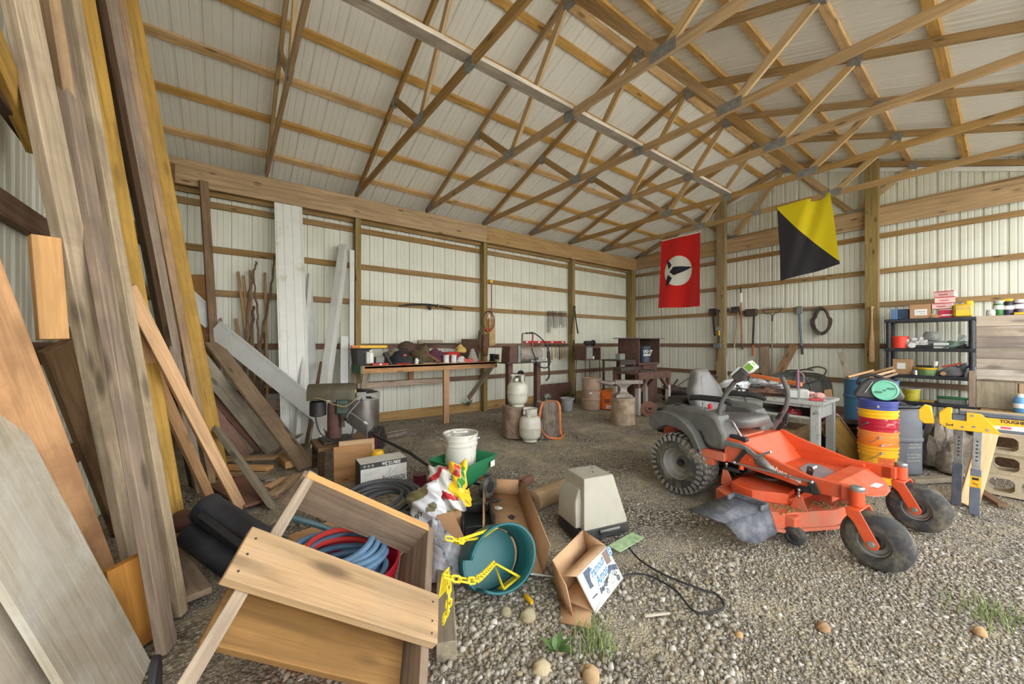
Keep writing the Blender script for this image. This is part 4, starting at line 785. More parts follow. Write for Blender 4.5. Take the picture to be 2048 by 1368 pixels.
P = WY(1148, 616, 6.56); t = thing('bolt_cutter', 'long bolt cutter hanging open over the third post', 'bolt cutter', P)
for nm, m, a in (('handle', M_CANVAS, (1156,667)), ('handle', M_IRON, (1143,668))):
    b = MB(); q = wm(t).inverted() @ WY(*a, 6.56); b.tube([(0, -.02, 0), tuple(q*.55), tuple(q)], [.014, .014, .02], 8); b.build(nm, m, t)
b = MB(); b.lathe([(0, -.02), (.03, 0), (.02, .05), (0, .06)], 8, TR(0, -.02, 0)); b.build('cutter_jaw', M_IRON, t)
t = thing('hand_sickle', 'small dark hand tool hanging low on the third post', 'hand tool', WY(1148, 680, 6.56)); b = MB(); b.box(-.015, .015, -.01, .008, -.13, 0); b.build('blade', M_IRON, t, bevel=.004); b = MB(); b.tube([(0, 0, -.13), (.01, 0, -.27)], .022, 8); b.build('handle', plain('dark_grip', (80, 64, 54), .7), t)
# --- forge on its stand
t = thing('gas_forge', 'gas forge made from a grey cylinder on a brown steel stand', 'forge', (4.18, 5.2, 0))
for x in (-.32, .32): b = MB(); b.box(x-.045, x+.045, -.05, .05, 0, 1.05); b.build('stand_post', M_RUST, t, bevel=.004)
b = MB(); b.box(-.48, .52, -.18, .18, 1.05, 1.065); b.build('stand_top', M_IRON, t)
b = MB(); b.lathe([(.11, -.14), (.125, -.135), (.125, .36), (.10, .365), (0, .365)], 28, Matrix(((0,0,1,0),(1,0,0,0),(0,1,0,1.205),(0,0,0,1)))); b.build('forge_body', plain('scorched_grey', (158, 152, 142), .7, .2, var=.2, dirt=(96, 86, 80), d_amt=.7, d_sc=6, bump=.3), t)
b = MB(); b.lathe([(.105, -.141), (.06, -.1), (0, -.06)], 20, Matrix(((0,0,1,0),(1,0,0,0),(0,1,0,1.205),(0,0,0,1))), False); b.build('forge_mouth', M_BLK, t)
b = MB(); b.box(-.21, -.155, -.12, .12, 1.066, 1.35); b.build('front_plate', M_GREYP, t, bevel=.004); b = MB(); b.prism([(-.40, 1.066), (-.22, 1.066), (-.235, 1.345), (-.385, 1.345)], -.12, .12, Matrix(((1,0,0,0),(0,0,1,0),(0,1,0,0),(0,0,0,1)))); b.build('hood', M_RUST, t, bevel=.004)
b = MB(); b.box(.05, .4, -.16, -.10, 1.066, 1.10); b.box(.22, .32, -.15, .1, 1.066, 1.15); b.build('cradle', M_GALV, t, bevel=.004)
b = MB(); b.tube([(-.05, -.02, 1.30), (-.04, -.02, 1.56)], .014, 8); b.build('burner_pipe', plain('burner_grey', (96, 92, 90), .6), t); b = MB(); b.tube([(.19, -.02, 1.30), (.20, -.02, 1.56)], .015, 8); b.build('burner_pipe', plain('burner_red', (150, 44, 56), .5), t); b = MB(); b.tube([(-.04, -.02, 1.565), (.06, -.02, 1.575), (.2, -.02, 1.565)], .009, 6); b.ball((.06, -.02, 1.575), .02); b.build('gas_manifold', M_IRON, t)
b = MB(); b.tube(spline([(.1, -.02, 1.58), (.22, -.04, 1.575), (.36, -.1, 1.46), (.46, -.15, 1.3), (.48, -.17, 1.08), (.42, -.2, .98), (.28, -.22, .96), (.16, -.2, 1.02), (.10, -.18, 1.18), (.07, -.14, 1.31)], 8), .012, 8); b.build('gas_hose', M_CABLE, t); b = MB(); b.tube(spline([(.44, -.16, 1.25), (.45, -.17, 1.0), (.46, -.17, .8), (.40, -.15, .72)], 6), .016, 8); b.build('hanging_hose', M_CABLE, t)
# --- stumps, propane, strap
def bark_mat(name, c, d): return plain(name, c, .95, var=.3, sc=7, dirt=d, d_amt=.7, d_sc=9, bump=.8, b_sc=26)
M_BRK1, M_BRK2, M_BRK3 = bark_mat('weathered_stump', (150, 128, 110), (98, 80, 68)), bark_mat('grey_bark', (128, 116, 104), (84, 74, 66)), bark_mat('pale_stump', (180, 160, 136), (124, 104, 84))
def stump(label, c, r, h, mat, rough=.06, furrow=.02, seed=1):
    rnd = random.Random(seed); n = 84; ph = [rnd.uniform(0, 6) for _ in range(8)]; t = thing('tree_stump', label, 'stump', (c[0], c[1], 0)); b = MB(); rings = []
    for k in range(9):
        z = h*k/8; ring = []
        for i in range(n):
            a = 2*PI*i/n; q = r*(1+rough*math.sin(3*a+ph[0])+rough*.5*math.sin(5*a+ph[1]+z)+.03*(1-k/8)*math.cos(2*a))-furrow*abs(math.sin(11*a+ph[2]+1.2*math.sin(4*z*3+ph[3])))**.6*(.6+.4*math.sin(7*a+z*9)); ring.append(Vector((q*math.cos(a), q*math.sin(a), z)))
        rings.append(ring)
    b.loft(rings); b.build('bark', mat, t, sharp=50); b = MB(); b.prism([(p.x*.96, p.y*.96) for p in rings[-1][::3]], h, h+.003); b.build('cut_face', plain('cut_wood', (168, 148, 124), .9, var=.2, sc=14, dirt=(110, 94, 80), d_amt=.6), t); return t
stump('split-sided grey stump carrying the upper propane tank', (3.44, 4.50), .175, .45, M_BRK1, .07, .012, 3)
stump('deep-furrowed bark stump with the orange strap over it', (3.80, 4.17), .17, .53, M_BRK2, .03, .03, 5)
stump('thick pale stump under the anvil', (5.49, 4.06), .205, .455, M_BRK3, .03, .012, 9)
M_PROP = plain('propane_paint', (206, 204, 190), .4, var=.05, dirt=(158, 150, 128), d_amt=.5, d_sc=4)
def propane(label, c, z, rz):
    t = thing('propane_tank', label, 'propane tank', (c[0], c[1], z), rz, 'propane tanks'); b = MB()
    b.lathe([(0, .02), (.07, .022), (.115, .035), (.144, .07), (.154, .12), (.155, .195), (.157, .198), (.155, .202), (.154, .27), (.145, .318), (.118, .348), (.06, .364), (.03, .366), (0, .367)], 36); b.build('tank', M_PROP, t)
    b = MB(); b.lathe([(.095, 0), (.1, .0), (.1, .06), (.095, .06)], 28); b.build('foot_ring', M_PROP, t)
    b = MB(); b.lathe([(.098, .365), (.102, .46), (.108, .465), (.108, .455)], 30, None, False, arc=(R(40), R(320))); b.build('collar', M_PROP, t, solid=.004)
    for a in (70, 180, 290): b = MB(); b.cbox((0, 0, 0), (.04, .006, .06)); b.build('collar_strut', M_PROP, t, TR(.1*math.cos(R(a)), .1*math.sin(R(a)), .36, a+90))
    b = MB(); b.cyl((0, 0, .36), (0, 0, .43), .016); b.cyl((0, 0, .40), (.075, 0, .40), .017); b.build('valve', plain('valve_brass', (150, 134, 100), .5, .6), t); b = MB(); b.cyl((.06, 0, .40), (.10, 0, .40), .026, n=10); b.build('valve_cap', M_WHITE, t); b = MB(); b.cyl((0, 0, .43), (0, 0, .45), .032, n=8); b.build('valve_knob', M_BLK, t)
propane('white propane tank standing on the grey stump', (3.47, 4.46), .455, 225); propane('white propane tank standing on the ground before the stumps', (3.45, 4.14), 0, 155)
t = thing('ratchet_strap', 'orange ratchet strap draped over the furrowed stump', 'strap', (3.80, 4.17, 0))
def ribbon(name, pts, w, mat, parent, wdir):
    S = spline(pts, 8); b = MB(); wd = Vector(wdir).normalized()
    vs = [p-wd*w/2 for p in S]+[p+wd*w/2 for p in S]; n = len(S); b.add(vs, [(i, i+1, n+i+1, n+i) for i in range(n-1)]); return b.build(name, mat, parent, solid=.005, sharp=80)
M_STRAP = plain('orange_webbing', (214, 122, 72), .85, var=.15, sc=20, dirt=(150, 96, 70), d_amt=.4)
ribbon('webbing', [(-.20, -.02, .06), (-.195, -.05, .3), (-.175, -.09, .52), (-.10, -.12, .55), (.0, -.13, .55), (.06, -.155, .54), (.07, -.20, .46), (.08, -.20, .2), (.10, -.20, .05), (.2, -.1, .02)], .034, M_STRAP, t, (.8, -.6, .12))
ribbon('loose_end', [(-.20, -.06, .2), (-.15, -.16, .06), (-.02, -.22, .02), (.1, -.21, .015), (.24, -.13, .03), (.25, -.02, .12)], .03, M_STRAP, t, (0, 0, 1))
t = thing('pipe_coupling', 'grey bent pipe coupling lying on the furrowed stump', 'pipe fitting', (3.86, 4.24, .535), 20); b = MB(); b.tube(spline([(-.11, 0, .03), (-.03, 0, .05), (.05, .02, .06), (.14, .03, .03)], 6), .032, 10); b.build('pipe', M_GALV, t); b = MB(); b.cyl((-.13, 0, .03), (-.10, 0, .033), .042); b.cyl((.13, .03, .036), (.16, .035, .03), .042); b.build('flange', M_IRON, t)
# --- pot, plate, drum, bucket
t = thing('plant_pot', 'grey plastic plant pot on the floor near the third post', 'pot', (5.58, 5.50, 0)); b = MB(); b.lathe([(.095, 0), (.105, .02), (.125, .235), (.15, .245), (.152, .27), (.135, .27), (.115, .24), (.09, .03), (0, .03)], 30); b.build('pot_body', plain('grey_pot', (146, 146, 146), .6, var=.05), t)
sheetp('steel_plate', 'large rusty steel plate leaning against the wall behind the grey pot', [WY(1083,769,6.62), WY(1141,764,6.62), WY(1153,823,6.25), WY(1083,828,6.25)], .012, M_RUST, 'plate')
b = MB(); b.cyl((4.72, 5.95, 0), (4.72, 6.0, .62), .07, .065, 18); o = tag(b.build('fence_post', M_BRK1), 'round timber post offcut standing behind the forge', 'post')
t = thing('duct_elbow', 'galvanised duct elbow perched behind the forge stand', 'duct', (4.75, 5.98, .62)); b = MB(); b.tube([(0, 0, 0), (0, 0, .08), (-.03, -.04, .14), (-.08, -.08, .16)], .075, 18, caps=False); b.build('duct', M_GALV, t, solid=.003); b = MB(); b.cyl((-.075, -.075, .158), (-.06, -.06, .152), .07, n=18); b.build('duct_opening', M_BLK, t)
def drum(name, label, c, r, h, mat, rib=(.33, .66)):
    t = thing(name, label, 'drum', (c[0], c[1], 0)); pr = [(r*.97, 0), (r, .01)]
    for f in rib: pr += [(r, h*f-.025), (r+.012, h*f-.01), (r+.012, h*f+.01), (r, h*f+.025)]
    pr += [(r, h-.015), (r+.008, h-.01), (r+.008, h), (r-.01, h), (r-.012, h-.02), (0, h-.02)]; b = MB(); b.lathe(pr, 40); b.build('drum_body', mat, t); return t
t = drum('steel_drum', 'small tan rusty drum beside the orange bucket', (6.15, 5.36), .19, .66, plain('tan_drum', (172, 146, 126), .7, var=.08, dirt=(126, 100, 84), d_amt=.5, d_sc=5)); b = MB(); b.cbox((0, -.192, .36), (.05, .004, .03)); b.build('sticker', M_WHT, t, TR(rz=-50)); b = MB(); b.cbox((0, -.192, .36), (.05, .004, .03)); b.build('sticker', M_WHT, t, TR(rz=25)); b = MB(); b.cyl((-.06, -.06, .64), (-.06, -.06, .655), .025); b.build('bung', M_IRON, t)
def bucket(label, c, mat, h=.37, r0=.13, r1=.148, z=0, name='plastic_bucket', rz=0, handle=True, hz=1.0, group=None, tilt=0, open_=True):
    t = thing(name, label, 'bucket', (c[0], c[1], z), rz, group, rx=tilt); b = MB(); w = r1-r0
    pr = [(r0, 0), (r0+w*.72, h*.72), (r1+.002, h*.73), (r1+.004, h*.76), (r0+w*.8, h*.765), (r0+w*.86, h*.84), (r1+.004, h*.845), (r1+.005, h*.87), (r0+w*.9, h*.875), (r1, h*.95), (r1+.007, h*.955), (r1+.008, h), (r1-.004, h)]
    if open_: pr += [(r1-.006, h*.9), (r0-.004, .012), (0, .012)]
    else: pr += [(0, h)]
    b.lathe(pr, 40); b.build('bucket_body', mat, t)
    if handle:
        hh = h*.86; rr = r1+.012; b = MB(); S = [(rr*math.cos(a), -rr*math.sin(a)*.75, hh-rr*math.sin(a)*hz*.75) for a in [PI*i/16 for i in range(17)]]; b.tube(S, .0028, 6); b.cyl((rr-.01, 0, hh), (rr+.012, 0, hh), .011); b.cyl((-rr-.012, 0, hh), (-rr+.01, 0, hh), .011); b.build('wire_handle', M_STEEL, t); b = MB(); b.cyl(S[6], S[10], .009); b.build('handle_grip', M_WHITE, t)
    return t
M_OBK = plain('orange_bucket', (226, 112, 30), .5, var=.06, dirt=(170, 90, 50), d_amt=.4)
t = bucket('orange bucket with white base label beside the tan drum', (6.47, 5.22), M_OBK, z=0, rz=-35, hz=.9)
b = MB(); b.lathe([(.1315, .02), (.134, .075)], 14, None, False, arc=(R(-105), R(-35))); b.build('base_label', M_WHT, t); text('lettering', '5 GAL', .035, M_BLK, t, face((-.03, -.136, .045), (.98, .1, 0), (0, 0, 1)), bold=.001); b = MB(); b.lathe([(.142, .13), (.147, .22)], 12, None, False, arc=(R(-120), R(-70))); b.build('printed_panel', plain('bucket_print', (150, 60, 40), .5, var=.4, sc=30), t)
M_LEAF = plain('weed_leaf', (84, 112, 52), .7, var=.35, sc=20)
def leafplant(name, label, c, n, L, w, mat, spread=1.0, seed=0, cat='weed', droop=.5):
    rnd = random.Random(seed); b = MB()
    for i in range(n):
        a = rnd.uniform(0, 2*PI); l = L*rnd.uniform(.5, 1); e = rnd.uniform(.25, 1.1)*spread; vs = []; ww = w*rnd.uniform(.7, 1.2)
        for k in range(6):
            f = k/5; r = l*f*math.sin(min(1.5, e)); z = l*f*math.cos(min(1.5, e))-droop*l*f*f*math.sin(e)*.5+.004; q = ww*math.sin(PI*(f*.92+.08))**.8
            cx, cy = math.cos(a), math.sin(a); vs += [(r*cx-q*cy, r*cy+q*cx, z+.15*q), (r*cx, r*cy, z), (r*cx+q*cy, r*cy-q*cx, z+.15*q)]
        b.add(vs, [x for k in range(5) for x in ((3*k, 3*k+1, 3*k+4, 3*k+3), (3*k+1, 3*k+2, 3*k+5, 3*k+4))])
    return tag(b.build(name, mat, None, TR(*c), sharp=80), label, cat)
leafplant('green_weed', 'green weeds sprouting at the wall foot behind the tan drum', (6.5, 6.35, 0), 40, .38, .025, M_LEAF, .9, 3)
leafplant('green_weed', 'small blue-green weed growing at the wall under the workbench', WY(937, 813, 6.63), 14, .26, .014, plain('blue_weed', (86, 122, 104), .7), .9, 6)
# --- grinder stand
t = thing('grinder_stand', 'rusty open box stand on thin legs with a motor on top', 'stand', (6.75, 6.0, 0)); S_ = [(-.27, -.18), (.25, -.20), (.27, .15), (-.25, .15)]
for x, y in S_: b = MB(); b.tube([(x*1.0, y, .0), (x*.9, y*.9, 1.0)], .011, 6); b.build('leg', M_RUST, t)
b = MB(); b.box(-.26, .26, -.19, .16, 1.0, 1.02); b.box(-.26, -.02, -.19, .16, 1.02, 1.33); b.box(-.02, .26, .14, .16, 1.02, 1.30); b.box(-.02, .26, -.19, .16, 1.28, 1.31); b.box(.24, .26, -.19, .16, 1.02, 1.30); b.build('stand_box', M_RUST, t, bevel=.004); b = MB(); b.box(-.24, -.04, -.2, -.191, 1.04, 1.3); b.build('side_door', M_GREYP, t, bevel=.003)
b = MB(); b.cyl((-.1, -.02, 1.40), (.16, -.02, 1.40), .05, n=16); b.cyl((.16, -.02, 1.4), (.2, -.02, 1.4), .07, n=16); b.box(-.04, .08, -.06, .02, 1.31, 1.36); b.build('motor', M_BLK, t, bevel=.003)
b = MB(); rnd = random.Random(2)
for i in range(9): b.ball((.06+.1*rnd.random(), -.12+.1*rnd.random(), 1.035+.05*rnd.random()), .022, 7, 5)
b.build('white_waste', M_WHITE, t)
# --- anvil
def anvil():
    t = thing('anvil', 'heavy grey anvil on the pale stump, horn pointing left', 'anvil', (5.47, 4.05, .458), -37)
    b = MB(); sec = [(-.13, .105, 0, 0), (-.125, .105, .035, 0), (-.08, .07, .06, 0), (-.055, .045, .10, 0), (-.05, .04, .15, 0), (-.07, .05, .20, 0), (-.13, .06, .235, 0)]
    b.loft([[Vector((s*q[0], u*q[1], q[2])) for s, u in ((-1, -1), (1, -1), (1, 1), (-1, 1))] for q in [(.15, .105, 0), (.145, .1, .04), (.085, .07, .075), (.06, .05, .12), (.065, .05, .17), (.11, .055, .215), (.15, .06, .235)]]); b.build('base', M_ANV, t, bevel=.008)
    b = MB(); b.box(-.15, .33, -.06, .06, .235, .30); b.box(-.22, -.15, -.055, .055, .225, .275); b.build('face', M_ANV, t, bevel=.006)
    b = MB(); b.loft([[Vector((x, r*math.cos(a), z+r*.9*math.sin(a))) for a in [2*PI*i/18 for i in range(18)]] for x, r, z in ((-.21, .058, .235), (-.30, .047, .247), (-.38, .03, .262), (-.44, .013, .275), (-.455, .003, .28))]); b.build('horn', M_ANV, t, sharp=60)
anvil()
# --- smithing table, hood, bucket inside
t = thing('smithing_table', 'rust-brown iron table with braced legs behind the anvil', 'table', (6.88, 4.62, 0)); M_WLEG = plain('whitened_leg', (172, 164, 156), .8, var=.15, sc=8)
for x, y in ((-.53, -.27), (.53, -.27), (.53, .27), (-.53, .27)):
    b = MB(); b.box(x-.035, x+.035, y-.035, y+.035, 0, .78); lg = b.build('leg', M_RUST, t, bevel=.003); b = MB(); b.box(x-.037, x+.037, y-.037, y+.037, 0, .52); b.build('whitened_foot', M_WLEG, lg)
b = MB(); b.box(-.57, .57, -.31, .31, .78, .82); b.build('table_top', M_RUST, t, bevel=.004); b = MB(); b.box(-.57, .57, -.32, -.29, .68, .78); b.box(.54, .57, -.3, .3, .68, .78); b.build('apron', M_RUST, t, bevel=.004)
for s in (1, -1): b = MB(); b.bar((s*.5, -.29, .45) if s > 0 else (-.5, -.29, .45), (s*.2, -.29, .74), .05, .03, (0,-1,0)); b.build('diagonal_brace', M_RUST, t); b = MB(); b.bar((.555, s*.25, .45), (.555, 0, .74), .05, .03, (1,0,0)); b.build('diagonal_brace', M_RUST, t)
b = MB(); b.box(-.5, .2, .08, .28, .82, .90); o = tag(b.build('iron_tray', M_IRON, None, TR(6.85, 4.66, 0), bevel=.004), 'dark iron tray at the back of the smithing table', 'tray')
for k, (x, y, L, a) in enumerate(((6.5, 4.5, .3, 20), (6.75, 4.42, .35, -15), (7.05, 4.5, .3, 60), (7.2, 4.62, .26, 10))):
    b = MB(); b.bar((-L/2, 0, .012), (L/2, 0, .012), .03, .022); tag(b.build('iron_bar', M_IRON if k % 2 else M_RUST, None, TR(x, y, .82, a), bevel=.003), ['bright-edged iron bar at the left end of the smithing table', 'iron bar in the middle front of the smithing table', 'iron bar standing out towards the right of the smithing table', 'rusty bar at the right end of the smithing table'][k], 'bar', 'iron bars on the smithing table')
t = thing('forge_hood', 'dark brown steel forge cabinet with flat roof plate in the corner', 'cabinet', (7.75, 5.28, 0)); b = MB(); b.box(-.42, .42, -.28, .28, .90, .95); b.box(-.42, -.39, -.28, .28, .95, 1.5); b.box(.39, .42, -.28, .28, .95, 1.5); b.box(-.42, .42, .25, .28, .95, 1.5); b.build('hood_box', M_RUST, t, bevel=.004); b = MB(); b.box(-.52, .5, -.36, .36, 1.5, 1.52); b.build('roof_plate', M_GALV, t); b = MB(); b.box(-.2, .35, -.25, .25, 0, .90); b.build('pedestal', M_RUST, t, bevel=.004)
t = thing('fire_pot', 'blackened fire tray on a frame left of the forge cabinet', 'tray', (7.05, 5.32, 0)); b = MB(); b.box(-.30, .26, -.26, .26, 1.0, 1.03); b.box(-.30, .26, -.26, -.24, .92, 1.0); b.build('tray', M_IRON, t, bevel=.003)
for x in (-.27, .23):
    for y in (-.22, .22): b = MB(); b.box(x-.02, x+.02, y-.02, y+.02, 0, 1.0); b.build('leg', M_RUST, t)
b = MB(); b.box(-.09, .09, -.06, .06, 0, .13); tag(b.build('small_tin', M_GREYP, None, TR(7.0, 5.25, 1.031), bevel=.004), 'small grey tin standing on the fire tray', 'tin')
t = bucket('dark blue bucket with white words inside the forge cabinet', (7.83, 5.20), plain('navy_bucket', (56, 66, 84), .5, var=.06, dirt=(90, 92, 96), d_amt=.3), h=.37, z=.951, rz=0, handle=False)
a = R(-128); text('lettering', 'DO IT', .085, M_WHT, t, face((.15*math.cos(a)-.07, .15*math.sin(a)+.03, .25), (.9, -.45, 0), (0, 0, 1)), bold=.002); text('lettering', 'DENT', .075, M_WHT, t, face((.149*math.cos(a)-.07, .149*math.sin(a)+.03, .17), (.9, -.45, 0), (0, 0, 1)), bold=.002)
# --- scrap iron by the gable wall
def rotor(label, M, r=.15):
    t = thing('brake_rotor', label, 'brake rotor', M=M, group='brake rotors'); b = MB(); b.lathe([(.03, .035), (.075, .035), (.08, .012), (r, .012), (r, -.012), (.08, -.012), (.07, .02), (.03, .02), (.03, .035)], 36, None, False); b.build('disc', plain('rotor_rust', (138, 100, 84), .75, .2, var=.15, dirt=(96, 70, 60), d_amt=.5), t, sharp=25)
    for k in range(5): b = MB(); b.cyl((.052*math.cos(k*1.257), .052*math.sin(k*1.257), .034), (.052*math.cos(k*1.257), .052*math.sin(k*1.257), .0365), .007, n=8); b.build('bolt_hole', M_BLK, t)
rotor('rusty brake rotor leaning before the smithing table', TR(6.50, 4.20, .115, -45, 58, 0), .165); rotor('rusty brake rotor lying flat in the scrap heap', TR(8.05, 4.0, .12, 0, 6, 5), .17)
t = thing('electric_motor', 'old dark electric motor lying under the smithing table', 'motor', (6.9, 4.45, .1), 30); b = MB(); b.lathe([(.06, -.17), (.095, -.16), (.1, -.1), (.1, .1), (.095, .15), (.05, .17), (.02, .18), (.02, .24), (0, .24)], 24, zframe((0,0,0),(1,0,0))); b.build('housing', plain('motor_grey', (84, 84, 78), .7, .3, dirt=(60, 54, 50), d_amt=.5), t); b = MB(); b.box(-.1, .1, -.07, .07, -.1, -.085); b.build('foot', M_IRON, t)
rnd = random.Random(5)
SL = ['longest rusty rod rising from the scrap heap', 'thin black rod slanting in the scrap heap', 'rusty pipe at the left of the scrap heap', 'dark pipe across the middle of the scrap heap', 'bent black tube at the back of the scrap heap', 'short rusty tube at the front of the scrap heap', 'steel angle bar on top of the scrap heap', 'dark flat bar under the brake rotor', 'rod sticking up against the gable wall', 'thick pipe end nearest the mower']
SP = [((7.9,4.9,.06),(9.45,4.6,.75)), ((8.2,4.3,.05),(9.4,4.2,.62)), ((7.4,4.2,.06),(8.3,4.6,.09)), ((7.7,3.9,.05),(8.9,4.4,.12)), ((8.1,4.8,.05),(9.3,5.2,.45)), ((7.3,3.8,.05),(7.9,3.7,.05)), ((7.8,4.4,.17),(8.7,4.0,.17)), ((7.8,3.85,.03),(8.5,4.1,.03)), ((9.1,3.7,.03),(9.5,3.5,.8)), ((7.2,3.55,.06),(7.7,3.3,.06))]
for k, (p, q) in enumerate(SP):
    b = MB(); m = (Vector(p)+Vector(q))/2+Vector((0, 0, .05*rnd.random())); b.tube(spline([p, m, q], 5), [.012, .014, .03, .032, .02, .035, .02, .018, .01, .05][k], 10); tag(b.build('scrap_rod' if k in (0,1,7,8) else 'scrap_pipe', [M_RUST, M_IRON, M_BLK][k % 3]), SL[k], 'scrap', 'scrap iron along the gable wall')
for k, (c, r) in enumerate((((8.5, 4.25), .34), ((8.9, 4.9), .4), ((7.9, 4.3), .28), ((8.7, 3.6), .3))): lump('scrap_mound', ['rusty tangle of scrap in the middle of the heap', 'dark scrap pile in the far corner', 'scrap pile behind the smithing table legs', 'dark scrap pile beside the gable post'][k], 'scrap', (c[0], c[1], 0), (r, r*.9, r*.55), [M_RUST, M_IRON, M_IRON, M_RUST][k], 40+k, .55, 0, 'scrap iron along the gable wall')
boxthing('dark_crate', 'black metal box behind the mower seat in the scrap heap', 'box', 3.3, (1377, 796, 1398, 822), .3, M_BLK, .006)
# ================= gable wall and the right of the barn =================
M_CARD = plain('cardboard', (186, 146, 108), .85, var=.06, dirt=(150, 112, 80), d_amt=.35, d_sc=3)
M_CARD2 = plain('cardboard_inside', (198, 160, 122), .9, var=.06, dirt=(140, 100, 76), d_amt=.5, d_sc=7, d_lo=.52, d_hi=.7)
M_BLUEB = plain('blue_drum', (72, 128, 172), .5, var=.05, dirt=(96, 120, 138), d_amt=.4, d_sc=3)
M_GDRUM = plain('grey_drum', (104, 108, 116), .6, var=.06, dirt=(128, 128, 130), d_amt=.4, d_sc=6)
M_SHELF = plain('black_shelf', (40, 42, 48), .5, var=.08, dirt=(86, 86, 90), d_amt=.3, d_sc=8)
M_ORG2 = plain('orange_handle', (206, 96, 44), .6, dirt=(120, 70, 50), d_amt=.4)
M_BLUG = plain('blue_grey_handle', (98, 116, 136), .6, dirt=(70, 76, 84), d_amt=.4)
def bag_mat(name, c): return plain(name, c, .3, var=.35, sc=22, bump=.6, b_sc=30)
# --- flags hanging from the truss before the gable wall
def flag_mat(name, build):
    m = NT(name); uv = m.n('SeparateXYZ', {'Vector': m.n('UVMap').outputs[0]}); U, V = uv.outputs[0], uv.outputs[1]
    def half(p, q):          # 1 on the left of p->q
        nx, ny = -(q[1]-p[1]), q[0]-p[0]; d = math.hypot(nx, ny); return m.math('MULTIPLY_ADD', m.math('ADD', m.math('MULTIPLY', U, nx/d), m.math('MULTIPLY_ADD', V, ny/d, -(nx*p[0]+ny*p[1])/d)), 500., .5)
    def poly(P):
        r = None
        a = sum(P[i][0]*P[(i+1) % len(P)][1]-P[(i+1) % len(P)][0]*P[i][1] for i in range(len(P)))
        if a < 0: P = P[::-1]
        for i in range(len(P)): h = m.n('Clamp', {0: half(P[i], P[(i+1) % len(P)])}).outputs[0]; r = h if r is None else m.math('MULTIPLY', r, h)
        return r
    def disc(c, a, b_):
        x = m.math('MULTIPLY_ADD', U, 1/a, -c[0]/a); y = m.math('MULTIPLY_ADD', V, 1/b_, -c[1]/b_); return m.n('Clamp', {0: m.math('MULTIPLY_ADD', m.math('SQRT', m.math('ADD', m.math('MULTIPLY', x, x), m.math('MULTIPLY', y, y))), -80., 80.)}).outputs[0]
    col = build(m, poly, disc); m.set('Base Color', col); m.set('Roughness', .75); m.set('Specular IOR Level', .2); m.set('Sheen Weight', .2)
    tr = m.n('BsdfTranslucent', {'Color': col}); mx = m.n('MixShader', {0: .25, 1: m.b.outputs[0], 2: tr.outputs[0]}); m.t.links.new(mx.outputs[0], m.t.nodes['Material Output'].inputs['Surface']); return m.mat
K = lambda x, y: ((x-848)/528, (1062-y)/905)
def red_(m, poly, disc):
    c = m.mix(disc(K(1085, 592), .325, .21), lin((206, 36, 30)), lin((222, 222, 210)))
    for P in ([(1045,525),(1130,540),(1315,548),(1180,598),(1050,652),(985,598)], [(938,428),(985,470),(1014,512),(972,566),(952,500)], [(966,628),(1024,680),(990,740),(956,798),(943,706)]): c = m.mix(poly([K(*p) for p in P]), c, lin((38, 38, 48)))
    return m.mix(poly([(0, .985), (1, .985), (1, 1), (0, 1)]), c, lin((224, 220, 204)))
def yel_(m, poly, disc): return m.mix(poly([(-.02, 1.0), (1.02, .02), (1.2, 1.2), (-.02, 1.3)]), lin((52, 50, 54)), lin((226, 206, 30)))
def flag(name, label, x, corners, fold, mat):
    tl, tr_, bl, br = [Vector(c) for c in corners]; nu, nv = 44, 60; vs = []; b = MB()
    def f(u, v):
        p = (tl*(1-u)+tr_*u)*(v)+(bl*(1-u)+br*u)*(1-v); w = fold(u, 1-v); p = Vector((x+w, p.x, p.y)); return p
    b.grid(lambda u, v: f(u, v), nu, nv); o = b.build(name, mat, sharp=180); me = o.data; uvl = me.uv_layers.new(name='UVMap')
    for lp in me.loops: i, j = divmod(lp.vertex_index, nv+1); uvl.data[lp.index].uv = (i/nu, j/nv)
    return tag(o, label, 'flag', 'flags hanging from the truss')
flag('flag', 'red flag with white disc and three dark blades hanging from the truss', 7.96, ((4.845, 3.76), (3.945, 3.76), (4.90, 2.205), (3.93, 2.175)), lambda u, t: .05*math.sin(9*u+2*t+.5)*(.25+t*.8)*(1 if t > 0 else 0)+.06*math.sin(4*u-1)*t, flag_mat('red_flag_cloth', red_))
flag('flag', 'yellow and black diagonal flag hanging from the truss by the gable post', 7.96, ((2.55, 3.86), (1.80, 3.90), (2.50, 2.52), (1.66, 2.68)), lambda u, t: .09*math.exp(-((u-.78+.55*t)/.12)**2)*(1-.6*t)+.05*math.sin(8*u+3*t)*t, flag_mat('yellow_black_cloth', yel_))
for o in [q for q in bpy.data.objects if q.name.startswith('flag')]:
    for k, (yy, zz) in enumerate(((4.845, 3.76), (3.945, 3.76)) if o.name == 'flag' else ((2.55, 3.86), (1.80, 3.90))):
        b = MB(); b.tube([(7.96, yy, zz), (7.985, yy-.01, zz+.1), (7.99, yy-.04, 3.90)], .004, 5); b.build('tie_string', plain('flag_string', (206, 196, 170), .9), o)
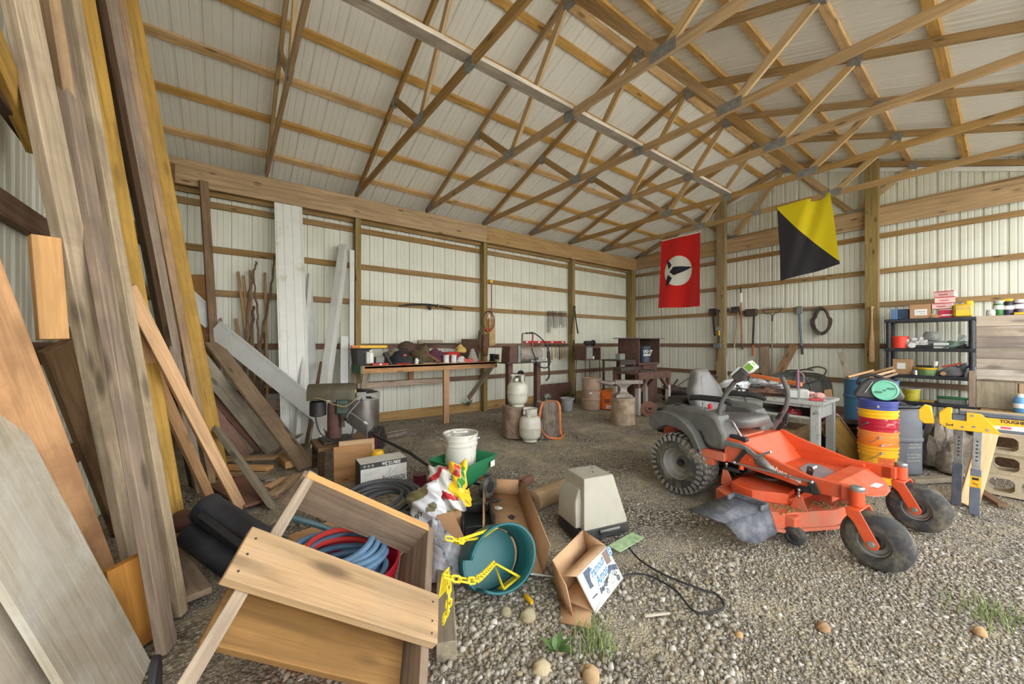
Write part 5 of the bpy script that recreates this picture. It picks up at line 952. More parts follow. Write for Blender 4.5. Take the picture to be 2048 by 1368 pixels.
# --- tools on the gable wall
XT = 9.515
def wx(px, py, x=XT): return WX(px, py, x)
def tool(name, label, cat, at, x=XT): return thing(name, label, cat, wx(*at, x), 0, 'tools hung on the gable wall')
def stick(t, nm, pts, r, mat, x=XT, off=0, n=8):
    I = wm(t).inverted(); b = MB(); b.tube(spline([I @ wx(a, c, x-off) for a, c in pts], 5), r if not isinstance(r, tuple) else [r[0]+(r[1]-r[0])*i/((len(pts)-1)*5) for i in range((len(pts)-1)*5+1)], n); return b.build(nm, mat, t)
def blockp(t, nm, box, dep, mat, x=XT, bev=.008):
    p, q = wx(box[0], box[1], x), wx(box[2], box[3], x); I = wm(t).inverted(); b = MB(); b.box(min(p.x, q.x)-dep, p.x, min(p.y, q.y), max(p.y, q.y), min(p.z, q.z), max(p.z, q.z), I); return b.build(nm, mat, t, bevel=bev)
t = tool('axe', 'dark axe hanging just left of the middle gable post', 'axe', (1425, 620)); stick(t, 'handle', [(1426,622),(1427,645),(1430,672)], (.018, .02), plain('dark_green_handle', (52, 58, 48), .6), off=.02); blockp(t, 'head', (1419,618,1432,630), .04, M_IRON)
XQ = 9.32
t = tool('hammer', 'small hammer with black handle, uppermost on the middle gable post', 'hammer', (1437, 622), XQ); stick(t, 'handle', [(1437,622),(1437,652)], .014, M_CANVAS, XQ, .02); blockp(t, 'head', (1434,619,1441,625), .03, M_IRON, XQ)
t = tool('hammer', 'yellow and black hammer on the middle gable post', 'hammer', (1438, 658), XQ); stick(t, 'handle', [(1438,660),(1438,671)], .017, M_YELP, XQ, .02); stick(t, 'grip', [(1438,671),(1437.5,686)], .016, M_CANVAS, XQ, .02); blockp(t, 'head', (1431,656,1444,661), .035, M_GREYP, XQ)
t = tool('mallet', 'dark mallet, lowest of the hammers on the middle gable post', 'mallet', (1437, 692), XQ); stick(t, 'handle', [(1436,694),(1434,722)], .014, M_LEATH, XQ, .02); blockp(t, 'head', (1428,688,1444,696), .06, M_GDRUM, XQ, .014)
t = tool('hatchet', 'red-handled hatchet just right of the middle gable post', 'hatchet', (1453, 620)); stick(t, 'handle', [(1453,622),(1452,636)], .014, M_IRON, off=.02); stick(t, 'grip', [(1452,634),(1451,652)], .019, M_RED, off=.02); blockp(t, 'head', (1449,617,1459,625), .03, M_IRON)
t = tool('axe', 'axe with pale curved wooden handle and black head', 'axe', (1472, 620)); stick(t, 'handle', [(1477,622),(1474,650),(1470,680),(1468,696)], (.019, .021), plain('pale_handle', (168, 152, 128), .7), off=.02); blockp(t, 'head', (1463,614,1480,625), .04, M_IRON)
t = tool('digging_bar', 'long digging pole with white and rusty bands', 'pole', (1483, 620)); stick(t, 'shaft', [(1482,606),(1483,640),(1484,690)], .018, plain('rust_shaft', (168, 112, 82), .7, dirt=(120, 70, 50), d_amt=.5), off=.045); stick(t, 'white_band', [(1482,586),(1482,604)], .024, M_WHITE, off=.045); stick(t, 'tip', [(1481,573),(1482,586)], (.014, .02), M_IRON, off=.045); stick(t, 'foot', [(1484,688),(1484.5,699)], .022, M_IRON, off=.045)
t = tool('sledgehammer', 'sledgehammer with black handle ending in orange', 'sledgehammer', (1504, 626)); stick(t, 'handle', [(1508,628),(1507,660),(1506,690)], .02, M_CANVAS, off=.02); stick(t, 'orange_end', [(1506,688),(1505.5,712)], (.019, .024), M_ORG2, off=.02); blockp(t, 'head', (1492,619,1516,632), .09, M_IRON, bev=.02)
t = tool('garden_rake', 'garden rake hanging teeth upward with long pale pole', 'rake', (1545, 625)); stick(t, 'pole', [(1544.5,641),(1544,700),(1543,772)], .013, plain('rake_pole', (150, 134, 116), .7), off=.02); stick(t, 'socket', [(1544.5,630),(1544.5,643)], .017, M_BLK, off=.02); stick(t, 'bow', [(1526,620),(1532,627),(1540,627),(1545,632),(1550,627),(1558,624),(1564,617)], .007, M_IRON, off=.02)
I = wm(t).inverted(); b = MB(); b.bar(I @ wx(1525,619.5,XT-.02), I @ wx(1564,617,XT-.02), .012, .012); b.build('rake_head', M_IRON, t)
for k in range(13): b = MB(); p = I @ wx(1525+3.25*k, 619.5-.2*k, XT-.02); b.cyl(p, p+Vector((-.03, 0, .045)), .005, .003, 5); b.build('tine', M_IRON, t)
t = tool('pickaxe', 'pickaxe with blue-grey handle and long thin point', 'pickaxe', (1600, 620)); stick(t, 'handle', [(1598,622),(1601,660),(1604,700)], (.022, .02), M_BLUG, off=.02); stick(t, 'end_cap', [(1603.5,692),(1604.5,709)], .021, M_BLK, off=.02); blockp(t, 'head', (1593,613,1606,628), .05, M_GALV); stick(t, 'point', [(1604,618),(1622,617),(1640,614)], (.016, .004), M_GALV, off=.02)
t = tool('hose_coil', 'coil of brown and black hose hung on the gable wall girt', 'hose', (1644, 616)); rnd = random.Random(4)
for k in range(7):
    b = MB(); ry, rz, cy, cz = .13+.012*rnd.uniform(-2, 2), .27+.02*rnd.uniform(-2, 1), rnd.uniform(-.015, .015), -.26; b.tube([(-.03-.012*(k % 4), cy-ry*math.sin(a)*(1+.25*math.sin(a+.3)*0)*(.85 if math.cos(a) > .3 else 1.1), cz+rz*math.cos(a)) for a in [2*PI*i/30 for i in range(30)]], .013, 7, True); b.build('hose_loop', [M_BRCL, M_CABLE, plain('green_hose', (70, 84, 70), .6)][k % 3], t)
b = MB(); b.cbox((-.06, .02, -.53), (.03, .04, .05)); b.build('hose_coupling', M_STEEL, t)
LBq = LB('thin_stick', 'thin white stick leaning right of the middle gable post', (9.35, 3.99, 0), (1452,684), ('x', 9.5), .02, .015, 180, M_WHITE, 0, None, None, 'stick')
t = thing('baseball_bat', 'wooden baseball bat hanging handle-up on the right gable post', 'bat', WX(1743.5, 613, 9.30)); L = WX(1743.5, 613, 9.30).z-WX(1743.5, 725, 9.30).z; b = MB(); b.lathe([(0, 0), (.024, -.002), (.026, -.02), (.016, -.035), (.0155, -.25*L), (.02, -.42*L), (.036, -.62*L), (.041, -.75*L), (.041, -.96*L), (.034, -.995*L), (0, -L)][::-1], 22); b.build('bat_body', wood('bat_ash', (206, 168, 112), .75, 1.2, .05, knots=0), t)
# --- black shelf unit
SX, SY0, SY1 = 8.96, .30, 1.30
t = thing('shelf_unit', 'black plastic shelf unit loaded with boxes against the gable wall', 'shelf', (9.19, .8, 0)); I = wm(t).inverted(); SZ = [.10, .44, .875, 1.315, 1.80]
for z in SZ:
    b = MB(); b.box(SX, 9.43, SY0, SY1, z-.055, z, I); b.build('shelf_board', M_SHELF, t, bevel=.012)
for x in (SX+.045, 9.385):
    for y in (SY0+.05, SY1-.05): b = MB(); b.cyl(I @ Vector((x, y, 0)), I @ Vector((x, y, 1.77)), .032, n=16); b.build('post', M_SHELF, t)
def sh(px, z, x=9.03): return WX(px, 700, x).y, z
def sbox(name, label, cat, z, box, mat, dep=.2, x=9.03, bev=.004, rz=0, grp='boxes on the black shelf unit'):
    p, q = WX(box[0], box[3], x), WX(box[2], box[1], x); w = abs(p.y-q.y); b = MB(); b.box(0, dep, -w/2, w/2, 0, abs(p.z-q.z)); return tag(b.build(name, mat, None, TR(x, (p.y+q.y)/2, z+.001, rz), bevel=bev), label, cat, grp)
zt = SZ[4]
sbox('small_box', 'slim blue box at the left end of the top shelf', 'box', zt, (1782,617,1795,638), plain('pale_blue_box', (96, 126, 170), .6)); sbox('small_box', 'dark blue printed box second from the left on the top shelf', 'box', zt, (1796,617,1817,638), plain('dark_blue_box', (44, 66, 92), .5, var=.5, sc=25), x=9.05)
o = sbox('cardboard_box', 'brown cardboard box with white label on the top shelf', 'box', zt, (1819,606,1861,636), M_CARD, .25, 9.02); b = MB(); b.box(-.002, 0, -.08, .06, .05, .15); b.build('label', M_WHT, o); b = MB(); b.box(-.004, -.0022, -.06, .04, .11, .117); b.box(-.004, -.0022, -.06, .0, .08, .085); b.build('print', M_GREYP, o)
M_PINK = plain('red_white_box', (226, 186, 178), .5, var=.2, sc=18); M_CRIM = plain('crimson_box', (198, 44, 74), .5, var=.2, sc=18)
z1 = zt; hs = WX(1890,618,9.03).z-WX(1890,635,9.03).z
o = sbox('small_box', 'crimson box at the bottom of the small stack on the top shelf', 'box', zt, (1877,619,1914,636), M_CRIM); h = .14; b = MB(); b.box(-.002, 0, -.05, .06, .03, .05); b.box(-.002, 0, -.08, -.05, .07, .12); b.build('print', M_WHT, o)
for k, (dy, rz, lab, mm) in enumerate(((.03, 0, 'white box with red edge resting on the crimson box', M_PINK), (.0, 6, 'second white and red box from the top of the stack', M_PINK), (.01, -8, 'topmost white and red box of the small stack', M_PINK))):
    o = b = MB(); b.box(0, .18, -.115, .1, 0, .092); o = tag(b.build('small_box', mm, None, TR(9.03, WX(1888, 600, 9.03).y+dy, zt+.143+.0935*k, rz), bevel=.003), lab, 'box', 'boxes on the black shelf unit'); b = MB(); b.box(-.002, 0, -.116, .101, .08, .092); b.box(-.002, 0, -.05, .05, .03, .042); b.build('red_print', M_CRIM, o)
t = thing('oil_jug', 'amber and yellow jug at the right of the top shelf', 'jug', (9.05, WX(1925, 630, 9.05).y, zt), 8); b = MB(); b.box(-.06, .09, -.10, .10, 0, .20); b.build('jug_body', plain('amber_plastic', (196, 160, 40), .3, var=.3, sc=10), t, bevel=.03, seg=3); b = MB(); b.box(-.03, .06, -.11, -.02, .16, .25); b.build('handle', M_YELP, t, bevel=.025); b = MB(); b.box(-.063, -.06, -.06, .07, .02, .11); b.build('label', M_YELP, t)
lump('crumpled_paper', 'crumpled brown paper between the cardboard box and the crimson box', 'paper', (9.06, WX(1868, 634, 9.06).y, zt), (.06, .07, .06), M_CARD2, 3, .4)
z = SZ[3]; y, _ = sh(1799, z); t = thing('line_spool', 'bright orange-red spool of line on the second shelf', 'spool', (9.08, y, z)); b = MB(); b.lathe([(.1, 0), (.106, .004), (.1, .012)]+[(.099+.0015*(i % 2), .014+.008*i) for i in range(21)]+[(.1, .186), (.106, .19), (.1, .198), (.03, .198), (.03, .15), (0, .15)], 36); b.build('spool_body', plain('neon_orange', (244, 74, 52), .5, var=.05), t, sharp=20)
b = MB(); b.lathe([(0, .0), (.045, 0), (.045, .015), (0, .018)], 22); tag(b.build('white_disc', M_WHITE, None, TR(9.0, WX(1824, 690, 9.0).y, z+.047, 0, 0, -80)), 'round white lid standing beside the orange-red spool', 'lid')
t = thing('glass_jar', 'clear glass jar on top of the clutter on the second shelf', 'jar', (9.12, WX(1863, 670, 9.12).y, z+.12)); b = MB(); b.lathe([(.03, 0), (.085, .01), (.1, .05), (.095, .11), (.07, .14), (.075, .15)], 28); b.build('glass', plain('dusty_glass', (206, 210, 206), .15, trans=.75, var=.05), t, solid=.003)
b = MB(); b.box(-.1, .1, -.13, .13, 0, .12); tag(b.build('parts_bin', plain('smoke_bin', (120, 122, 124), .4, var=.3, sc=14), None, TR(9.15, WX(1863, 685, 9.12).y, z+.001), bevel=.01), 'smoky parts bin under the glass jar', 'bin')
for k, (px, r, m, lab) in enumerate(((1838, (.07, .10, .13), bag_mat('clear_bag', (188, 186, 182)), 'clear plastic bag heap left of the glass jar'), (1820, (.06, .06, .12), bag_mat('pink_bag', (198, 170, 170)), 'pinkish plastic bag behind the round white lid'), (1905, (.07, .13, .10), bag_mat('green_bag', (104, 122, 112)), 'greenish bag of small parts right of the white carton'), (1925, (.06, .08, .06), bag_mat('dark_bag', (58, 50, 50)), 'dark bits at the right end of the second shelf'))):
    lump('parts_bag', lab, 'bag', (9.06, WX(px, 690, 9.06).y, z), r, m, 50+k, .4, 0, 'bags on the second shelf')
sbox('black_tray', 'shallow black tray under the clear bag heap', 'tray', z, (1831,688,1866,694), M_BLK, .1, 8.985, .003, grp=None)
o = sbox('white_carton', 'flat white carton with grey print on the second shelf', 'carton', z, (1867,682,1897,693), M_WHITE, .08, 8.985, .002, grp=None); b = MB(); b.box(-.002, 0, -.08, .08, .02, .05); b.build('print', M_GREYP, o)
b = MB(); b.lathe([(.002, 0), (.06, .17), (.055, .17)], 4); tag(b.build('clear_funnel', bag_mat('clear_film', (190, 196, 194)), None, TR(9.05, WX(1912, 690, 9.05).y, z+.05, 20, 30)), 'clear plastic cone sticking up from the greenish bag', 'funnel')
z = SZ[2]; o = sbox('cardboard_box', 'cardboard box with torn white label on the third shelf', 'box', z, (1785,721,1824,750), M_CARD, .25, 9.02); b = MB(); b.box(-.002, 0, -.04, .06, .09, .19); b.build('label', M_WHT, o)
b = MB(); b.lathe([(.03, 0), (.033, .003), (.033, .075), (.03, .08), (0, .08)], 20); tag(b.build('steel_tin', M_STEEL, None, TR(9.0, WX(1830, 745, 9.0).y, z)), 'small shiny tin beside the cardboard box on the third shelf', 'tin')
t = thing('lidded_tub', 'green-labelled tub with yellow lid on the third shelf', 'tub', (9.1, WX(1853, 745, 9.1).y, z)); b = MB(); b.lathe([(.11, 0), (.125, .10), (0, .10)], 30); b.build('tub_body', plain('tub_green', (124, 150, 96), .5, var=.4, sc=14), t); b = MB(); b.lathe([(.132, .098), (.134, .105), (.134, .12), (.12, .126), (0, .126)], 30); b.build('lid', M_YELP, t)
b = MB(); b.box(-.08, .08, -.10, .08, 0, .03); tag(b.build('black_tray', M_BLK, None, TR(9.1, WX(1848, 745, 9.1).y, z+.128), bevel=.006), 'black tray lying on the yellow tub lid', 'tray')
b = MB(); b.lathe([(.03, 0), (.038, .07), (.0, .07)], 16); tag(b.build('paper_cup', M_WHITE, None, TR(9.05, WX(1866, 735, 9.05).y-.02, z+.16)), 'small white cup on top of the black tray', 'cup')
b = MB(); b.lathe([(.03, 0), (.04, .085), (.036, .085), (.028, .005), (0, .005)], 20); tag(b.build('paper_cup', M_CARD2, None, TR(8.995, WX(1886, 748, 9.0).y, z+.04, 0, 0, 90)), 'tan paper cup lying on the edge of the third shelf', 'cup')
t = thing('tool_pouch', 'grey pouch with orange top on the third shelf', 'pouch', (9.08, WX(1905, 745, 9.08).y, z), 0); lumpmesh(.09, .15, .15, .2, 9).build('pouch_body', plain('grey_pouch', (112, 110, 112), .8, var=.2), t, sharp=80); b = MB(); b.box(-.03, .05, -.11, .11, .0, .03); b.build('orange_top', plain('orange_lid', (196, 92, 66), .6), t, TR(-.03, 0, .165, 0, -18), bevel=.008)
lump('grey_sack', 'grey lumpy sack at the right end of the third shelf', 'sack', (9.1, .40, z), (.1, .09, .2), M_GDRUM, 71, .3)
z = SZ[1]; t = bucket('yellow pail with pale lid on the lowest visible shelf', (9.12, WX(1822, 800, 9.1).y), plain('yellow_pail', (206, 196, 60), .5, dirt=(150, 140, 70), d_amt=.4), .19, .095, .105, z, 'plastic_pail', 0, False, open_=False); b = MB(); b.lathe([(.112, .185), (.112, .2), (0, .2)], 26); b.build('lid', M_CLEAR, t)
t = thing('lidded_tub', 'flat tub with green lid on the lowest visible shelf', 'tub', (9.12, WX(1905, 800, 9.1).y, z)); b = MB(); b.box(-.1, .1, -.15, .15, 0, .085); b.build('tub_body', M_GREYP, t, bevel=.012); b = MB(); b.box(-.11, .11, -.165, .165, .085, .105); b.build('lid', plain('green_lid', (40, 120, 66), .5), t, bevel=.008)
o = board('yellow_strip', (9.0, WX(1868, 805, 9.0).y, z+.02), (9.0, WX(1840, 805, 9.0).y, z+.02), .04, .03, W_YEL); tag(o, 'thin yellow strip between the yellow pail and the green-lidded tub', 'strip')
# --- plank cupboard
CX, CY = 6.9, .235
t = thing('plank_cupboard', 'cupboard clad in weathered grey planks at the right edge', 'cupboard', (7.15, -.3, 0)); I = wm(t).inverted()
b = MB(); b.box(CX+.02, 7.5, -.85, CY-.005, .02, 1.70, I); b.build('carcass', W_GREY, t)
W_CL = [wood('clad_%d' % i, c, .7, 1.1, .1, stain=s, st_amt=.5) for i, (c, s) in enumerate((((190,172,150),(150,132,112)), ((180,164,146),(140,124,108)), ((150,136,124),(118,106,98)), ((156,142,128),(124,112,102)), ((178,166,152),(138,128,118)), ((198,188,174),(156,146,134))))]
for i in range(6): board('plank', (CX, CY, 1.65-.1215*i), (CX, -.86, 1.65-.1215*i), .119, .02, W_CL[i], t, (-1, 0, 0), .002)
for k, (ya, yb) in enumerate(((CY, CY-.285), (CY-.292, CY-.58), (CY-.587, -.86))): b = MB(); b.box(0, .30, -abs(ya-yb)/2, abs(ya-yb)/2, -.01, .01); b.build('lower_panel', W_TAN if k % 2 else W_GREY, t, I @ Matrix.Translation((CX, (ya+yb)/2, .66)) @ Matrix(((0,0,-1,0),(0,1,0,0),(1,0,0,0),(0,0,0,1))), bevel=.002)
board('corner_strip', (CX-.012, CY+.03, .66), (CX-.012, CY+.03, 1.08), .05, .02, W_MAUVE, t, (-1,0,0))
b = MB(); b.box(CX, CX+.02, -.86, CY, .02, .66, I); b.build('base_panel', W_DARK, t)
o = tag(board('tan_trough', (6.35, .33, .62), (6.40, -.8, .62), .20, .015, wood('trough_wood', (176, 160, 132), .75, 1, .05, stain=(140, 124, 100), st_amt=.5), None, (-.55, 0, .8)), 'tan wooden board sloping in front of the plank cupboard', 'board')
for px, h, r, m, cap, lab in ((1984, .07, .045, M_WHITE, M_WHITE, 'short white pot on the plank cupboard'), (1998, .17, .044, plain('green_bottle', (70, 128, 66), .4, var=.3), M_CLEAR, 'green bottle with pale cap on the plank cupboard'), (2017, .155, .044, plain('navy_bottle', (60, 62, 84), .4, var=.3), M_BLK, 'dark bottle with white label on the plank cupboard'), (2037, .17, .04, plain('maroon_bottle', (70, 48, 58), .4, var=.3), M_CLEAR, 'maroon bottle near the right edge on the plank cupboard')):
    p = WX(px, 628, 7.0); t = thing('spray_bottle', lab, 'bottle', (7.0, p.y, 1.712), 0, 'bottles on the plank cupboard'); b = MB(); b.lathe([(r*.95, 0), (r, .01), (r, h*.72), (r*.9, h*.8), (0, h*.8)], 22); b.build('bottle_body', m, t); b = MB(); b.lathe([(r*.92, h*.78), (r*.94, h*.98), (r*.85, h), (0, h)], 20); b.build('cap', cap, t); b = MB(); b.lathe([(r+.001, h*.4), (r+.001, h*.68)], 14, None, False, arc=(R(120), R(240))); b.build('label', M_WHT, t)
b = MB(); b.box(-.03, .03, -.045, .045, 0, .19); tag(b.build('yellow_canister', M_YELP, None, TR(7.1, WX(2015, 620, 7.1).y, 1.712), bevel=.02), 'yellow canister behind the dark bottle on the plank cupboard', 'canister')
b = MB(); b.box(-.05, .03, -.06, .05, 0, .025); tag(b.build('yellow_block', M_YELP, None, TR(6.96, WX(2043, 628, 6.96).y, 1.712), bevel=.004), 'flat yellow block at the right edge on the plank cupboard', 'block')
t = thing('blue_can', 'blue and white can standing before the cupboard panels', 'can', (6.78, WX(2042, 800, 6.78).y, .654)); b = MB(); b.lathe([(.05, 0), (.053, .005), (.053, .14), (.04, .165), (0, .165)], 24); b.build('can_body', plain('sky_blue_can', (92, 150, 196), .4, var=.15), t); b = MB(); b.lathe([(.0535, .05), (.0535, .10)], 16, None, False, arc=(R(100), R(260))); b.build('label', M_WHT, t); b = MB(); b.lathe([(.03, .165), (.03, .2), (0, .2)], 16); b.build('cap', M_WHITE, t)
b = MB(); b.box(6.70, 6.9, -.85, .2, .64, .654); tag(b.build('cupboard_ledge', W_TAN), 'narrow wooden ledge below the cupboard panels', 'ledge')
# --- concrete blocks
M_CONC = plain('concrete', (186, 172, 146), .95, var=.1, sc=30, dirt=(150, 136, 110), d_amt=.4, d_sc=10, bump=.5, b_sc=70)
def cblock():
    b = MB(); L, Hh, D = .39, .19, .19; o = [(-L/2, 0), (L/2, 0), (L/2, Hh), (-L/2, Hh)]
    xs = [-L/2, -.165, -.018, .018, .165, L/2]; zs = [0, .033, Hh-.033, Hh]
    for i in range(5):
        for j in range(3):
            if j == 1 and i in (1, 3): continue
            b.box(0, D, xs[i], xs[i+1], zs[j], zs[j+1])
    for i in (1, 3):       # rounded core corners
        for sx, x in ((1, xs[i]), (-1, xs[i+1])):
            for sz, z_ in ((1, zs[1]), (-1, zs[2])): b.prism([(x, z_), (x+sx*.03, z_), (x+sx*.012, z_+sz*.012), (x, z_+sz*.03)], 0, D, Matrix(((0,0,1,0),(1,0,0,0),(0,1,0,0),(0,0,0,1))))
    return b
cb = cblock()
CBL = ['lowest left concrete block of the stack, nearest the sawhorse', 'lowest right concrete block of the stack', 'middle left concrete block of the stack', 'middle right concrete block of the stack', 'top left concrete block of the stack', 'top right concrete block of the stack']
for k in range(6):
    j, i = divmod(k, 2); tag(cb.build('concrete_block', M_CONC, None, TR(5.66+.02*(j % 2), -.045-.40*i-.025*j+(.03 if j == 2 else 0), .191*j, [1, -2, 2][j])), CBL[k], 'block', 'stacked concrete blocks')
# --- sawhorse
M_SHY = plain('sawhorse_yellow', (246, 188, 34), .4, var=.04, dirt=(170, 130, 50), d_amt=.15); M_SHG = plain('sawhorse_grey', (96, 104, 118), .45, .3, var=.08, dirt=(140, 140, 140), d_amt=.4, d_sc=12)
t = thing('sawhorse', 'yellow and grey folding sawhorse with perforated steel legs', 'sawhorse', (4.97, -.2, 0), 1.5)
def yz(poly, x0, x1, nm, mat, bev=.003): b = MB(); b.prism(poly, 0, x1-x0, Matrix(((0,0,1,x0),(1,0,0,0),(0,1,0,0),(0,0,0,1)))); return b.build(nm, mat, t, bevel=bev)
b = MB(); b.box(-.05, .05, -.62, .50, .685, .80); b.build('beam', M_SHG, t, bevel=.006); b = MB(); b.box(-.056, .056, -.62, .46, .80, .822); b.build('beam_cap', M_SHG, t, bevel=.005)
for s in (1, -1):
    m = 1 if s > 0 else -1; yo = 0 if s > 0 else -.12
    P = [(y*m+yo, z) for y, z in ((.24, .67), (.52, .67), (.57, .71), (.57, .80), (.53, .84), (.50, .84), (.50, .75), (.42, .75), (.42, .825), (.34, .82))]
    yz(P, -.062, -.053, 'end_bracket', M_SHY); yz(P, .053, .062, 'end_bracket', M_SHY)
yz([(.60, .70), (.66, .69), (.69, .73), (.69, .81), (.66, .85), (.62, .84)], -.05, .05, 'lumber_hook', M_SHY)
text('lettering', '2x4', .03, M_BLK, t, face((-.0635, .535, .705), (0, -1, 0), (0, 0, 1)), bold=.0006)
b = MB(); b.box(-.0525, -.0505, -.6, .30, .71, .795); b.build('white_label', M_WHT, t); b = MB(); b.add([(-.0535, .335, .795), (-.0535, .0, .795), (-.0535, .05, .755), (-.0535, .30, .735)], [(0, 1, 2, 3)]); b.build('yellow_label', M_SHY, t); b = MB(); b.add([(-.0535, y, z) for y, z in ((-.02,.79),(-.14,.79),(-.14,.78),(-.02,.78))], [(0, 1, 2, 3)])
b.bar((-.054, -.02, .725), (-.054, .0, .775), .001, .004); b.bar((-.054, -.16, .725), (-.054, -.14, .775), .001, .004); b.build('label_drawing', M_BLK, t)
text('lettering', 'TOUGHBUILT', .034, M_BLK, t, face((-.0545, .25, .776), (0, -1, 0), (0, 0, 1)), bold=.0012, sx=.85); b = MB(); b.cbox((-.0545, .22, .727), (.001, .05, .018)); b.build('red_badge', plain('badge_red', (206, 90, 96), .5), t)
for y, z in ((.44, .70), (.38, .71), (.31, .695), (.39, .80)): b = MB(); b.cyl((-.066, y, z), (-.05, y, z), .010, n=10); b.build('rivet', M_STEEL, t)
for y0 in (.36, -.46):
    for s in (-1, 1):
        yy = y0+(.0 if s < 0 else .10); p0 = Vector((s*.04, yy, .69)); p1 = Vector((s*.10, yy+(.02 if y0 > 0 else -.02), 0)); pm = p0.lerp(p1, .47)
        b = MB(); b.bar(p0, p1+(p0-p1)*.35, .048, .03, (-1,0,0)); lg = b.build('leg', M_GALV, t, bevel=.003)
        for k in range(6): q = p0.lerp(p1, .14+.045*k); b = MB(); b.cyl(q+Vector((-.0165, 0, 0)), q+Vector((.0165, 0, 0)), .0065, n=10); b.build('hole', M_BLK, lg)
        b = MB(); b.bar(pm, p1, .058, .042, (-1,0,0)); b.build('lower_leg', M_SHG, lg, bevel=.004)
        if s < 0 and y0 > 0: b = MB(); q = p0.lerp(p1, .62); b.cbox((q.x-.023, q.y, q.z), (.003, .058, .10)); b.build('yellow_tag', M_SHY, lg); b = MB(); b.cbox((q.x-.025, q.y, q.z+.03), (.001, .035, .02)); b.cbox((q.x-.025, q.y, q.z-.01), (.001, .035, .004)); b.bar((q.x-.0252, q.y-.015, q.z-.035), (q.x-.0252, q.y+.015, q.z+.01), .004, .001); b.build('tag_print', M_BLK, lg)
LB('pine_plank', 'pale pine board leaning under the sawhorse against the concrete blocks', (1936,1013), (1978,862), ('x', 5.62), .12, .022, 195, W_FRESH, 0, None, None)
flat('rusty_strip', 'brown rusty strip lying on the gravel before the concrete blocks', (1950,975), (2008,1012), .02, .07, .025, W_BROWN, cat='strip', grp=None)
flat('grey_log', 'grey timber lying on the gravel behind the mower front wheel', (1822,962), (1898,957), .03, .07, .05, W_GREY, cat='timber', grp=None)
# --- drums, bucket stack, oil pan
BBc = (7.32, 1.20); t = drum('plastic_drum', 'big blue plastic drum full of wood scraps', BBc, .285, .88, M_BLUEB, (.28, .72)); b = MB(); b.cyl((-.15, -.2, .87), (-.15, -.2, .89), .03); b.build('bung', M_WHITE, t)
for k, (p, q, w, m, lab) in enumerate((((7.15, 1.42, .90), (7.33, 1.18, 1.0), .09, W_FRESH, 'splintered pale scrap on the blue drum'), ((7.1, 1.2, .91), (7.35, .98, 1.01), .10, W_FRESH, 'pale wedge scrap at the front of the blue drum'), ((7.2, 1.1, .9), (7.5, .98, .96), .08, W_TAN, 'tan scrap at the right of the blue drum'), ((7.3, 1.3, .92), (7.5, 1.0, 1.05), .07, W_TAN, 'brown scrap at the back of the blue drum'))):
    tag(board('wood_scrap', p, q, w, .03, m, None, (.2, .3, 1)), lab, 'wood scrap', 'wood scraps on the blue drum')
LB('grey_board', 'speckled grey board standing up out of the blue drum', (7.25, 1.40, .8), (1683,704), ('x', 7.6), .09, .02, 190, W_GREY, 0, None, None)
t = drum('plastic_drum', 'dark grey plastic drum with chalk writing beside the bucket stack', (5.92, .80), .235, .70, M_GDRUM, (.52,)); b = MB(); b.lathe([(.20, .70), (.21, .71), (.2, .72)], 30, None, False); b.build('rim_ring', M_GDRUM, t); lumpmesh(.19, .19, .05, .4, 12).build('black_cloth', M_CANVAS, t, TR(0, 0, .69), sharp=80)
for k, (s, zz) in enumerate((('CAUTION', .33), ('OXIDIZER 1077', .295), ('DO NOT REUSE', .22), ('RETURN EMPTY', .19), ('DRAIN WATER', .155))):
    a = R(-128+2*(k % 2)); text('chalk_lettering', s, .026, M_CLEAR, t, face((.2395*math.cos(a)-.06*math.sin(-a)*0, .2395*math.sin(a), zz), (-math.sin(a), math.cos(a), 0), (0, 0, 1)), 'CENTER', .8)
SC0 = (5.27, .81)
bk = [('bottom yellow bucket of the tall bucket stack', plain('deep_yellow', (242, 176, 26), .45, var=.05, dirt=(190, 120, 60), d_amt=.4, d_sc=4), 0), ('lower orange bucket of the tall bucket stack', plain('stack_orange', (240, 128, 40), .45, var=.05, dirt=(220, 150, 60), d_amt=.5, d_sc=4), .075), ('upper orange bucket of the tall bucket stack', plain('stack_orange_pale', (240, 146, 66), .45, var=.05, dirt=(224, 120, 60), d_amt=.5, d_sc=4), .15), ('red paint-spattered bucket in the tall bucket stack', plain('stack_red', (184, 26, 52), .45, var=.06, dirt=(216, 180, 176), d_amt=.6, d_sc=12, d_lo=.55, d_hi=.62), .28), ('yellow bucket near the top of the tall bucket stack', plain('stack_yellow', (248, 192, 28), .45, var=.04), .365), ('blue bucket on top of the tall bucket stack', plain('stack_blue', (62, 74, 148), .45, var=.06, dirt=(110, 116, 150), d_amt=.4), .455)]
for k, (lab, m, z0) in enumerate(bk):
    t = bucket(lab, SC0, m, .37, .128, .149, z0, 'plastic_bucket', [200, 20, 195, 160, 30, 190][k], k not in (4,), [1, -.2, .9, .6, 0, .3][k], 'nested buckets')
    if k == 0:
        a = R(200); b = MB(); MM = Matrix.Rotation(R(-200), 4, 'Z')
        b.lathe([(.1375, .15), (.1455, .265)], 12, MM, False, arc=(R(190), R(245))); b.build('printed_panel', plain('logo_orange', (206, 96, 40), .5, var=.3, sc=40), t)
t = thing('oil_pan', 'black oil drain container with teal cap on the bucket stack', 'oil container', M=TR(SC0[0], SC0[1], .835) @ Matrix.Rotation(R(-78), 4, 'Z') @ TR(0, 0, .0, 0, 0, 0))
